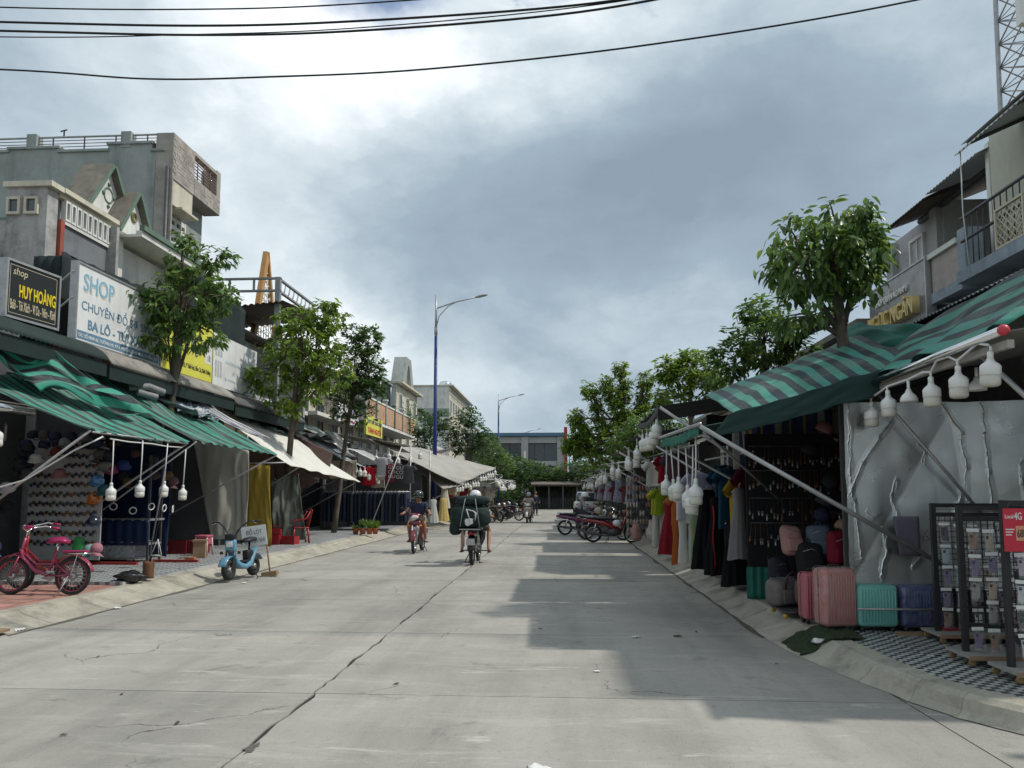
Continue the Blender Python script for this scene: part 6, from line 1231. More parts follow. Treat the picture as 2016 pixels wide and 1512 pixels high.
# belt and key ring display, bags
bd = thing('belt_board', 'black board hung with rows of key rings and belts', 'display', (2.95, 10.62, .16))
MB().b2(-.45, 1.0, 0, .05, .0, 2.2).build('board', mat('black_cloth_board', (.012, .012, .014), .9, .2), bd)
for z in (1.75, 1.42, 1.05, .72): MB().tube([(-.42, -.05, z + .28), (.95, -.05, z + .28)], .008, 5).build('rail', DARKSTEEL, bd)
MB().grid(lambda u, v: (-.5 + .48 * u, -.10 + .015 * math.sin(u * 30), -.0 + .42 * v), 16, 6).build('teal_skirt', TEAL, bd, .004)
MK = [mat('trinket_%d' % i, c, .3, .3, 9, metal=.4) for i, c in enumerate([(.35, .30, .22), (.45, .45, .45), (.25, .12, .06), (.30, .28, .30)])]
kp = []
for q in range(4):
    e = thing('key_ring', '', 'key ring'); MB().tube([(0, 0, 0), (.003, 0, -.07), (0, 0, -.17)], .0035, 4).build('strap', BLACK if q % 2 else MATS['rust'], e)
    MB().ball((0, 0, -.195), (.014, .01, .022), 8, 5).torus((0, 0, -.165), .011, .003, 10, 4).build('charm', MK[q], e); kp.append(e)
us = set()
for r_ in range(4):
    for c_ in range(26):
        q = rnd.randrange(4); lab = '%s hanging key ring from the street side in the %s row of the black board' % (ORD[c_], ['top', 'second', 'third', 'lowest'][r_])
        pos = (2.53 + c_ * .052 + rnd.gauss(0, .008), 10.55 - rnd.uniform(0, .03), .16 + (2.03, 1.70, 1.33, 1.0)[r_] + rnd.gauss(0, .012))
        if q not in us: us.add(q); o = kp[q]; o['label'] = lab; o['group'] = 'key rings on the black board'; o.location = pos
        else: o = dup(kp[q], lab, pos, None, 'key rings on the black board')
        o.scale = (1, 1, rnd.uniform(.9, 1.5)); o.rotation_euler = (0, rnd.gauss(0, .05), rnd.uniform(-.5, .5))
for i in range(10): tag(MB().b2(-.016, .016, -.004, .004, -.62, 0).b2(-.02, .02, -.008, .008, -.68, -.622).build('belt', mat('belt_leather', (.04, .022, .016), .5, .3, 6)), '%s leather belt hanging at the shop end of the black board' % ORD[i], 'belt', 'belts on the black board').location = (3.2 + i * .065, 10.52, 1.45 - .3 * (i % 2))
def backpack(label, p, rz, col, s=1.0, tilt=0):
    t_ = thing('backpack', label, 'bag', p, rz, 'backpacks'); m = cloth_mat(col); t_.rotation_euler = (tilt, 0, rz)
    mb = MB().rbox((0, 0, .24 * s), (.33 * s, .2 * s, .46 * s), .11 * s, 0, None, 4)
    for v_ in mb.v: v_ *= 1 + .10 * nz3(v_.x * 8, v_.y * 8, v_.z * 8 + p[0] * 7)
    mb.build('body', m, t_)
    MB().rbox((0, -.1 * s, .15 * s), (.25 * s, .06 * s, .2 * s), .028 * s, 0, None, 2).build('pocket', m, t_)
    MB().torus((0, 0, .47 * s), .035 * s, .008, 14, 5).build('handle', BLACK, t_)
    MB().tube([(-.1 * s, -.09 * s, .34 * s), (0, -.105 * s, .37 * s), (.1 * s, -.09 * s, .34 * s)], .004, 4).build('zip', STEEL, t_)
    return t_
backpack('dusty pink backpack on top of the bag heap', (2.72, 9.3, .82), .2, (.36, .20, .18), .78, -.3); backpack('slate blue backpack behind the pink one', (3.02, 9.35, .80), -.1, (.10, .125, .16), .85)
backpack('dark red backpack beside the foil sheet', (3.18, 9.15, .72), .3, (.20, .015, .03), .85); backpack('large black backpack in the middle of the heap', (2.88, 9.2, .55), 0, (.02, .021, .024), .95, -.2)
backpack('black backpack standing at the road side of the heap', (2.62, 9.6, .42), .4, (.025, .03, .04), .8); backpack('charcoal round bag at the right of the heap', (3.32, 9.2, .7), -.3, (.05, .05, .055), .75)
def duffel(label, p, rz, col):
    t_ = thing('duffel_bag', label, 'bag', p, rz, 'duffel bags'); m = mat('duffel_%.2f' % col[0], col, .55, .4, 6, bump=.3)
    MB().rbox((0, 0, .17), (.42, .26, .32), .09, 0, None, 3).build('body', m, t_); MB().tube([(-.1, -.135, .22), (-.09, -.15, .36), (0, -.15, .42), (.09, -.15, .36), (.1, -.135, .22)], .012, 6).build('handle', MATS['belt_leather'], t_)
    MB().b2(-.2, .2, -.006, .006, .33, .34).build('zip', STEEL, t_); MB().rbox((0, -.132, .13), (.26, .02, .16), .01).build('pocket', m, t_)
duffel('brown checked duffel bag on the bag trolley', (2.86, 9.05, .26), .15, (.17, .12, .09)); duffel('taupe duffel bag at the road side of the trolley', (2.58, 9.28, .24), .5, (.16, .14, .13))
tr_ = thing('bag_trolley', 'low wheeled trolley frame under the duffel bags', 'trolley', (2.78, 9.1, .16))
MB().b2(-.33, .42, -.24, .3, .07, .09).build('deck', DARKSTEEL, tr_)
for x in (-.3, .38):
    for y in (-.22, .27): MB().ball((x, y, .03), .03, 8, 5).build('caster', mat('yellow_caster', (.4, .28, .05), .5, .2), tr_)
for i, (p, col) in enumerate([((3.15, 9.6, 1.25), (.02, .025, .05)), ((3.22, 9.5, 1.65), (.02, .02, .022)), ((3.05, 9.7, 2.05), (.018, .018, .02)), ((3.2, 9.6, 2.3), (.25, .12, .12)), ((3.1, 9.4, 1.42), (.03, .03, .035)), ((3.28, 9.3, 1.12), (.30, .20, .14))]):
    o = cap_mesh(MB()).build('cap', cloth_mat(col)); o.location = p; o.rotation_euler = (.5, .1, .3 * i); tag(o, '%s cap upwards beside the edge of the foil sheet' % ORD[i], 'hat', 'caps beside the foil sheet')
# curtains and clothes along the right kerb
SATIN = stripes('blue_yellow_stripe', (.02, .04, .17), (.50, .32, .04), 7, .16, .1, cc=(.42, .42, .40))
hang('blue, yellow and white striped curtain at the back of the belt shop', SATIN, (2.5, 11.4, 2.75), (3.9, 11.3, 2.75), (2.5, 11.4, 1.9), (3.9, 11.3, 1.95), .03, 5, 3)
hang('narrow blue and yellow striped curtain hanging to the kerb', stripes('blue_yellow_narrow', (.07, .09, .19), (.52, .34, .04), 2, .35, .1, cc=(.4, .4, .42)), (2.52, 10.95, 2.6), (2.68, 10.75, 2.6), (2.62, 10.75, .38), (2.78, 10.6, .38), .02, 2, 6)
def gm(name, label, col, p, rz, fn, m=None): return garment(name, label, m or cloth_mat(col), p, R(rz), fn, 'clothes hanging along the right kerb')
gm('dress', 'black pleated dress hanging nearest the striped curtain', (.012, .012, .014), (2.60, 11.6, 1.50), 38, lambda mb: dress(mb, .14, .34, 1.28, .07, 1, .2, 11))
gm('dress', 'long black dress hanging farthest out towards the lamps', (.012, .012, .015), (2.52, 13.6, 1.62), 38, lambda mb: dress(mb, .15, .36, 1.35, .08, 4, .2, 10))
gm('dress', 'black skirt suit with red sash between the black dresses', (.014, .013, .016), (2.55, 12.8, 1.50), 38, lambda mb: dress(mb, .14, .30, 1.25, .07, 6, .18, 9))
tag(MB().grid(lambda u, v: (2.43 + .012 * math.sin(v * 9), 12.55 + .09 * u, 1.35 - 1.0 * v), 3, 10).build('scarf', cloth_mat((.30, .01, .02)), None, .006), 'narrow red scarf hanging among the black dresses', 'clothes')
gm('skirt', 'long grey pleated skirt in front of the striped curtain', (.30, .28, .29), (2.50, 11.05, 1.62), 38, lambda mb: dress(mb, .10, .23, .98, .06, 2, .16, 16))
gm('blouse', 'teal blue blouse hanging above the black dresses', (.02, .085, .14), (2.62, 12.3, 1.95), 38, lambda mb: tee(mb, .24, .95, .22, 3))
gm('blouse', 'dark teal shirt behind the blue blouse', (.015, .05, .085), (2.70, 12.9, 2.02), 38, lambda mb: tee(mb, .24, .9, .3, 5))
gm('blouse', 'mustard yellow top hanging by the grey skirt', (.42, .26, .02), (2.58, 11.5, 1.75), 38, lambda mb: tee(mb, .16, .75, .2, 8))
gm('blouse', 'maroon top hanging beside the mustard one', (.14, .02, .03), (2.66, 11.3, 1.9), 38, lambda mb: tee(mb, .17, .8, .2, 9))
gm('trousers', 'black trousers hanging low at the kerb', (.013, .013, .015), (2.58, 11.9, 1.15), 38, lambda mb: pants(mb, .16, .92, 1.3, 4))
for i, (nm, lab, col, y, z, kd) in enumerate([('blouse', 'bright red dress top hanging above the orange outfit', (.34, .012, .03), 18.6, 2.45, 't'), ('blouse', 'orange brown blouse of the orange outfit', (.38, .10, .025), 16.6, 1.55, 't'), ('trousers', 'orange brown flared trousers of the orange outfit', (.36, .095, .025), 16.6, 1.05, 'p'), ('blouse', 'yellow tunic hanging beside the lime tunic', (.50, .44, .05), 20.8, 1.65, 't'), ('blouse', 'lime green tunic beside the yellow one', (.34, .46, .03), 19.3, 1.68, 't'),
        ('trousers', 'white wide trousers below the yellow tunic', (.55, .54, .48), 21.0, 1.15, 'p'), ('trousers', 'white flared trousers beside the orange outfit', (.55, .55, .53), 15.4, 1.2, 'p'), ('trousers', 'sage green trousers beside the white flared ones', (.24, .30, .16), 15.0, 1.15, 'p'), ('blouse', 'white blouse above the white flared trousers', (.55, .53, .58), 15.4, 1.7, 't'), ('trousers', 'floral trousers below the lime tunic', (.30, .28, .34), 19.2, 1.1, 'p'), ('dress', 'dark red dress behind the orange outfit', (.24, .015, .025), 17.6, 1.4, 'd'),
        ('blouse', 'pale blue shirt high at the back of the rail', (.32, .37, .48), 21.8, 2.5, 't'), ('blouse', 'white shirt with hanger beside the red dress top', (.55, .54, .50), 20.2, 2.4, 't'), ('blouse', 'brown top behind the red dress top', (.30, .14, .08), 19.3, 2.35, 't'), ('blouse', 'plum top right of the red dress top', (.13, .07, .09), 17.0, 2.4, 't'), ('blouse', 'lavender shirt behind the rod lamps', (.34, .34, .46), 14.9, 1.95, 't')]):
    gm(nm, lab, col, (2.55 + .10 * math.sin(i * 3), y, z), 18 + 14 * math.sin(i * 5), (lambda mb, i=i: tee(mb, .25, .66, .22, i)) if kd == 't' else ((lambda mb, i=i: pants(mb, .18, 1.0, 1.5, i)) if kd == 'p' else (lambda mb: dress(mb, .12, .3, 1.2, .08, 3))), pat('floral', (.42, .40, .44), (.08, .06, .14), 30) if i == 9 else None)
tag(MB().tube([(2.58, 14.6, 2.48), (2.58, 22.2, 2.62)], .016, 6).build('clothes_rail', STEEL), 'clothes rail above the red dress top', 'pole'); tag(MB().tube([(2.6, 10.6, 2.12), (2.62, 14.2, 2.16)], .016, 6).build('clothes_rail', STEEL), 'clothes rail above the black dresses', 'pole')
# shoe display
sd_ = thing('shoe_display', 'wire display of shoes in clear packets', 'display', (2.35, 23.2, .15))
for z in (.35, .6, .85, 1.1, 1.35, 1.6, 1.85): MB().tube([(-.4, .06, z), (.5, .06, z)], .008, 4).build('wire', STEEL, sd_)
for x in (-.4, .5): MB().tube([(x, .06, 0), (x, .06, 2.0)], .015, 5).build('post', STEEL, sd_)
spp = []
for q, col in enumerate([(.50, .40, .33), (.40, .20, .17), (.06, .05, .05), (.55, .52, .48), (.35, .28, .20)]):
    e = thing('shoe_pair', '', 'shoes'); m = mat('shoe_%d' % q, col, .5, .3, 12)
    for s_ in (-1, 1): MB().ball((s_ * .042, -.03, .09), (.036, .045, .09), 10, 7).build('shoe', m, e)
    spp.append(e)
us = set()
for r_ in range(7):
    for c_ in range(5):
        q = rnd.randrange(5); lab = '%s pair of shoes from the road in the %s row of the shoe display' % (ORD[c_], ['lowest', 'second lowest', 'third lowest', 'middle', 'third highest', 'second highest', 'top'][r_]); pos = (2.02 + c_ * .185, 23.2, .38 + r_ * .25)
        if q not in us: us.add(q); o = spp[q]; o['label'] = lab; o['group'] = 'shoes on the display'; o.location = pos
        else: o = dup(spp[q], lab, pos, None, 'shoes on the display')
blob('goods_sack', 'bulging white plastic sack at the foot of the shoe display', 'sack', mat('sack_white', (.50, .47, .44), .5, .5, 6, col2=(.3, .2, .2)), (2.62, 21.9, .45), (.28, .25, .36), 4, .35)
blob('goods_sack', 'pink wrapped goods at the foot of the shoe display', 'sack', mat('sack_pink', (.45, .24, .22), .5, .4, 8), (2.2, 23.0, .4), (.16, .15, .3), 9, .25)
# phone case racks
PK = [mat('phone_case_%d' % i, c, .3, .25, 20) for i, c in enumerate([(.22, .12, .07), (.015, .022, .04), (.30, .36, .28), (.40, .32, .22), (.45, .27, .27), (.25, .24, .22), (.02, .02, .024), (.14, .10, .20), (.30, .40, .45), (.10, .075, .065), (.45, .45, .46), (.34, .28, .34)])]
CN = ['brown', 'navy', 'sage floral', 'beige floral', 'pink', 'grey', 'black', 'purple', 'pale blue', 'dark brown', 'white', 'lilac']
BAG = plastic_film('packet_film', (.8, .82, .82), .16)
hdr = MB().b2(-.05, .05, -.006, .006, .0, .03).mesh('header_card'); hdr.materials.append(WHITEP)
casem = []
for q in range(12):
    me = MB().rbox((0, 0, -.085), (.068, .010, .135), .012, 0, None, 2).mesh('phone_case'); me.materials.append(PK[q]); casem.append(me)
eye = MB().rbox((-.017, -.0075, -.04), (.024, .005, .026), .004, 0, None, 1).mesh('camera_cutout'); eye.materials.append(BLACK)
bagm = MB().add([(-.052, -.011, 0), (.052, -.011, 0), (.05, -.013, -.175), (-.05, -.013, -.175)], [(0, 1, 2, 3)]).mesh('clear_pouch'); bagm.materials.append(BAG)
def mk(me, nm, par): o = bpy.data.objects.new(nm, me); C.objects.link(o); o.parent = par; return o
def rack(name_word, x0, y, w_, ztop, zb, rows, cols, seed, skew=0.0):
    t_ = thing('phone_case_rack', '%s black wire rack of phone cases on casters' % name_word, 'rack', (x0, y, .16), skew, 'phone case racks'); g_ = random.Random(seed)
    for x in (0, w_): MB().b2(x - .022, x + .022, -.022, .022, .09, ztop - .16).build('post', BLACKPAINT, t_)
    for z in (ztop - .16 - .022, ztop - .16 - .11, .30): MB().b2(.024, w_ - .024, -.02, .02, z - .02, z + .02).build('cross_bar', BLACKPAINT, t_)
    n = int(w_ / .055)
    for i in range(1, n): MB().tube([(w_ * i / n, 0, .32), (w_ * i / n, 0, ztop - .29)], .003, 4).build('wire', BLACKPAINT, t_)
    for i in range(18): MB().tube([(.02, .004, .34 + i * .053), (w_ - .02, .004, .34 + i * .053)], .003, 4).build('wire', BLACKPAINT, t_)
    MB().b2(-.07, w_ + .07, -.20, .20, .065, .09).build('base_board', mat('base_board', (.30, .29, .27), .6, .25, 4), t_); MB().b2(-.075, w_ + .075, -.205, -.2005, .055, .09).build('base_edge', WOOD, t_)
    for x in (-.03, w_ + .03):
        for yy in (-.16, .16): MB().lathe([(.02, -.012), (.03, -.01), (.03, .01), (.02, .012)], 12, Matrix.Translation((x, yy, .031)) @ Matrix.Rotation(R(90), 4, 'X')).b2(x - .01, x + .01, yy - .015, yy + .015, .05, .066).build('caster', mat('brass_caster', (.28, .19, .08), .5, .3), t_)
    for r_ in range(rows):
        for c_ in range(cols):
            if g_.random() < .08: continue
            q = g_.randrange(12); e = thing('phone_case_packet', '%s phone case packet, %s in the %s row of the %s rack' % (CN[q], ORD[c_], ['top', 'second', 'third', 'fourth', 'fifth'][r_], name_word), 'phone case', (0, 0, 0), 0, 'phone case packets')
            lx = .075 + c_ * (w_ - .13) / max(1, cols - 1) + g_.gauss(0, .006)
            e.location = (x0 + lx * math.cos(skew), y - .045 - g_.uniform(0, .02) + lx * math.sin(skew), ztop - .22 - .20 * r_ + g_.gauss(0, .006)); e.rotation_euler = (R(-4), g_.gauss(0, .03), skew + g_.gauss(0, .06)); e.scale = (.94,) * 3
            mk(hdr, 'header_card', e); mk(casem[q], 'phone_case', e); mk(eye, 'camera_cutout', e); mk(bagm, 'clear_pouch', e)
    return t_
rack('farthest', 3.57, 7.70, .78, 1.46, 0, 5, 6, 1); rack('middle', 3.34, 6.74, .80, 1.45, 0, 5, 6, 2); rack('nearest', 3.38, 6.16, .7, 1.50, 0, 5, 5, 3)
ps = thing('promo_sign', 'red hanging promo card with price on the nearest rack', 'sign', (3.30, 6.02, 1.44))
MB().b2(0, .18, -.004, .004, -.32, 0).build('card', mat('promo_red', (.52, .025, .05), .45, .1), ps); MB().b2(.085, .175, -.0075, -.0045, -.24, -.13).build('price_patch', mat('promo_peach', (.65, .30, .18), .5, .1), ps)
lettering('Local', WHITEP, ps, frameM((.012, -.005, -.075), (1, 0, 0), (0, 0, 1)), .06, .03, .01, .0015); lettering('4G', WHITEP, ps, frameM((.078, -.005, -.085), (1, 0, 0), (0, 0, 1)), .055, .055, .012, .0015); lettering('68K', DARKT, ps, frameM((.092, -.009, -.215), (1, 0, 0), (0, 0, 1)), .075, .06, .012, .0015)
for i in range(3): MB().b2(.012, .075 - .01 * i, -.006, -.0045, -.16 - i * .02, -.152 - i * .02).build('printed_line', WHITEP, ps)
MB().tube([(.03, 0, 0), (.06, .02, .04), (.09, .02, .05)], .002, 4).build('string', DARKSTEEL, ps)
tag(MB().grid(lambda u, v: (lerp(3.20, 3.40, u) - .06 * v * (1 - u), 8.1, lerp(.92, 1.32, v) + 0 * u), 8, 8).build('grey_cloth', cloth_mat((.13, .12, .15)), None, .006), 'slate grey cloth hanging beside the farthest rack', 'cloth').location = (.22, 0, 0)
# receding stalls on the right
for i, (y0, y1, xf, zf, m) in enumerate([(15.9, 19.8, 1.6, 2.75, DARKCLOTH), (20.6, 25.0, 1.55, 2.65, mat('taupe_tarp', (.16, .135, .12), .8, .2, 2, trans=.08)), (26.0, 31, 1.5, 2.55, GREY_T), (32, 38, 1.6, 2.5, DARKCLOTH), (39.5, 46, 1.6, 2.45, GREY_T), (47, 55, 1.7, 2.5, BEIGE_T), (56, 64, 1.7, 2.5, GREY_T)]):
    W7 = ['first', 'second', 'third', 'fourth', 'fifth', 'sixth', 'last'][i]
    far_stall('r', y0, y1, xf, zf, m, '%s receding stall past the belt shop on the tree side' % W7, 50 + i)
    place_bulbs([((xf + .06 * math.sin(q * 2), y0 + .4 + q * .7, zf - .40 - .18 * abs(math.sin(q * .8 + i))), '') for q in range(5)], .14, 1.12, lambda k_, W7=W7: '%s lamp hanging from the %s stall past the belt shop' % (ORD[k_], W7), 'lamps on the right receding stalls', True)
    if i >= 2:
        for q in range(7):
            col = rnd.choice([(.5, .45, .40), (.45, .20, .25), (.35, .38, .45), (.5, .5, .5), (.30, .05, .08), (.42, .36, .22), (.2, .2, .25)])
            gm('hanging_garment', '%s garment on the %s stall past the belt shop' % (ORD[q], W7), col, (2.4 + .12 * (q % 3), y0 + .5 + q * .6, 2.15 - .3 * (q % 2)), 25 + 20 * (q % 3), (lambda mb: tee(mb, .24, .62, .2, 2)) if q % 2 else (lambda mb: dress(mb, .12, .26, .95, .07, 3)), pat('print_far_%d' % (q % 2 + 2), col, (.12, .1, .12), 18) if q % 3 == 0 else None)
# ------------------------------------------------------------------ two-wheelers
def loft(mb, secs, n=16, M=None, e=2.6):
    """smooth body through cross-sections (x, z, half width, half height) along local x"""
    vs, fs = [], []
    for x, z, hw, hh in secs:
        for j in range(n):
            t = 2 * math.pi * j / n; c_, s_ = math.cos(t), math.sin(t)
            vs.append((x, hw * math.copysign(abs(c_) ** (2 / e), c_), z + hh * math.copysign(abs(s_) ** (2 / e), s_)))
    for i in range(len(secs) - 1):
        for j in range(n): fs.append((i * n + j, i * n + (j + 1) % n, (i + 1) * n + (j + 1) % n, (i + 1) * n + j))
    fs.append(list(range(n - 1, -1, -1))); fs.append([(len(secs) - 1) * n + j for j in range(n)])
    return mb.add(vs, fs, True, M)
def wheel(par, c, r, tr, rimm=STEEL, spokes=10, fat=1.0, M=None, name='wheel', wide=.03):
    T = Matrix.Translation(c) if M is None else M @ Matrix.Translation(c)
    hub = MB().lathe([(.018, -wide * 1.3), (.045, -wide), (.045, wide), (.018, wide * 1.3)], 12, Matrix.Rotation(R(90), 4, 'X'))
    for i in range(spokes):
        a_ = 2 * math.pi * i / spokes
        for s_ in (-1, 1): hub.tube([(.03 * math.cos(a_), s_ * wide * .8, .03 * math.sin(a_)), ((r - tr * 1.6) * math.cos(a_ + s_ * .12), 0, (r - tr * 1.6) * math.sin(a_ + s_ * .12))], .0028 if spokes > 8 else .011, 4)
    w_ = hub.build(name, STEEL, par); w_.matrix_local = T
    MB().torus((0, 0, 0), r - tr, tr, 32, 10, None, fat).build('tyre', RUBBER, w_); MB().torus((0, 0, 0), r - tr * 1.9, tr * .42, 32, 6, None, 1.5).build('rim', rimm, w_)
    return w_
def motorbike(label, loc, heading, col, accent=None, group='motorbikes', steer=0.0, lean=0.0, rackbox=False, plate=True, detail=True, name='motorbike'):
    t_ = thing(name, label, 'motorbike', loc, 0, group); t_.rotation_euler = (lean, 0, heading)
    paint = mat('paint_%.2f_%.2f_%.2f' % col, col, .25, .1, 4, coat=.6); acc = accent or mat('silver_plastic_trim', (.42, .42, .42), .35, .15, 5, metal=.4)
    wheel(t_, (-.62, 0, .285), .285, .042, CHROME, 5 if not detail else 18)
    fk = Matrix.Translation((.50, 0, .8)) @ Matrix.Rotation(steer, 4, 'Z') @ Matrix.Translation((-.50, 0, -.8))
    wheel(t_, (.62, 0, .285), .285, .038, CHROME, 5 if not detail else 18, 1.0, fk)
    for s_ in (-1, 1): MB().tube([(.60, s_ * .065, .27), (.50, s_ * .065, .72)], [.02, .025], 8, fk).build('fork', STEEL, t_)
    fd = MB().grid(lambda u, v: (.62 + (.315 + .012 * math.cos((v - .5) * 3.1)) * math.cos(lerp(.15, 2.5, u)), (v - .5) * .13, .285 + (.315 + .012 * math.cos((v - .5) * 3.1)) * math.sin(lerp(.15, 2.5, u))), 16, 6, True, fk); fd.build('front_fender', paint, t_, .004)
    MB().grid(lambda u, v: (-.62 + .325 * math.cos(lerp(.9, 3.0, u)), (v - .5) * .14, .285 + .325 * math.sin(lerp(.9, 3.0, u))), 14, 5).build('rear_fender', BLACK, t_, .004)
    loft(MB(), [(-.93, .73, .035, .03), (-.80, .71, .085, .065), (-.55, .68, .11, .085), (-.25, .62, .12, .10), (.0, .52, .105, .11), (.2, .42, .08, .08)]).build('tail_body', paint, t_)
    loft(MB(), [(-.2, .33, .12, .12), (.05, .34, .14, .14), (.28, .36, .10, .10)], 14).build('engine', DARKSTEEL, t_)
    sh_ = loft(MB(), [(0, 0, .10, .03), (.2, .015, .19, .035), (.42, .03, .20, .04), (.55, .02, .13, .05)], 16, Matrix.Translation((.27, 0, .32)) @ Matrix.Rotation(R(-68), 4, 'Y')); sh_.build('leg_shield', paint, t_)
    loft(MB(), [(0, 0, .05, .02), (.15, .0, .10, .03), (.33, .0, .12, .03)], 12, Matrix.Translation((.36, 0, .38)) @ Matrix.Rotation(R(-68), 4, 'Y')).build('front_panel', acc, t_)
    loft(MB(), [(-.82, .79, .06, .02), (-.6, .80, .125, .04), (-.3, .775, .13, .045), (-.02, .755, .10, .04), (.1, .74, .05, .02)], 14).build('seat', BLACK, t_)
    hd = loft(MB(), [(.34, .97, .10, .06), (.42, .97, .17, .075), (.49, .955, .12, .065), (.525, .945, .06, .04)], 14, fk).build('handlebar_cowl', paint, t_)
    MB().ball((.515, 0, .94), (.03, .105, .05), 12, 8, fk).build('headlight', mat('headlight_glass', (.75, .76, .74), .1, .1, 6, spec=.9), t_)
    for s_ in (-1, 1): MB().ball((.53, s_ * .155, .72), (.025, .05, .03), 8, 6).build('turn_signal', mat('amber', (.6, .22, .02), .2, .1), t_)
    MB().tube([(.33, -.35, 1.0), (.37, -.2, 1.0), (.40, 0, 1.0), (.37, .2, 1.0), (.33, .35, 1.0)], .013, 8, fk).build('handlebar', BLACK, t_)
    for s_ in (-1, 1):
        MB().tube([(.335, s_ * .33, 1.0), (.315, s_ * .43, .995)], .018, 8, fk).build('grip', RUBBER, t_)
        MB().tube([(.37, s_ * .22, 1.0), (.38, s_ * .27, 1.10), (.36, s_ * .33, 1.15)], .006, 5, fk).ball((.355, s_ * .36, 1.17), (.018, .055, .035), 10, 6, fk).build('mirror', BLACK, t_)
        MB().tube([(.02, s_ * .12, .27), (.02, s_ * .28, .27)], .014, 6).build('foot_peg', RUBBER, t_)
        MB().tube([(-.62, s_ * .09, .3), (-.50, s_ * .10, .62)], .022, 8).build('shock_absorber', CHROME, t_)
    MB().tube([(.1, -.11, .24), (-.2, -.14, .24), (-.55, -.15, .30), (-.92, -.16, .36)], [.02, .025, .042, .042], 10).build('exhaust', DARKSTEEL, t_)
    MB().tube([(-.62, .06, .28), (-.1, .06, .3)], .028, 6).build('chain_case', BLACK, t_)
    MB().tube([(-.12, .12, .22), (-.16, .22, .01)], .011, 6).tube([(-.1, -.05, .22), (-.22, -.13, .005)], .01, 6).tube([(-.1, .05, .22), (-.22, .13, .005)], .01, 6).build('stand', DARKSTEEL, t_)
    MB().ball((-.93, 0, .70), (.03, .075, .035), 10, 6).build('tail_light', mat('red_lens', (.40, .01, .015), .15, .1), t_)
    MB().tube([(-.45, .10, .80), (-.8, .10, .84), (-.9, 0, .84), (-.8, -.10, .84), (-.45, -.10, .80)], .011, 6).build('grab_rail', STEEL, t_)
    if plate:
        pl_ = MB().box((-.965, 0, .52), (.008, .19, .14), 0).build('number_plate', mat('plate_white', (.45, .44, .42), .5, .2, 6), t_)
    return t_
# ------------------------------------------------------------------ people
def skin_mesh(name, verts, edges, root, m, par, sub=2, smooth=True):
    """one continuous surface grown round a skeleton: verts = {key: (pos, radius)}"""
    keys = list(verts); me = bpy.data.meshes.new(name); me.from_pydata([tuple(verts[k_][0]) for k_ in keys], [(keys.index(a_), keys.index(b_)) for a_, b_ in edges], [])
    o = bpy.data.objects.new(name, me); C.objects.link(o); o.modifiers.new('s', 'SKIN'); sb = o.modifiers.new('u', 'SUBSURF'); sb.levels = sub; sb.render_levels = sub
    sv = me.skin_vertices[0].data
    for i, k_ in enumerate(keys):
        r_ = verts[k_][1]; sv[i].radius = r_ if isinstance(r_, tuple) else (r_, r_); sv[i].use_root = (k_ == root)
    me2 = bpy.data.meshes.new_from_object(o.evaluated_get(bpy.context.evaluated_depsgraph_get())); bpy.data.objects.remove(o)
    me2.materials.clear(); me2.materials.append(m); me2.polygons.foreach_set('use_smooth', [True] * len(me2.polygons))
    n_ = bpy.data.objects.new(name, me2); C.objects.link(n_); n_.parent = par; return n_
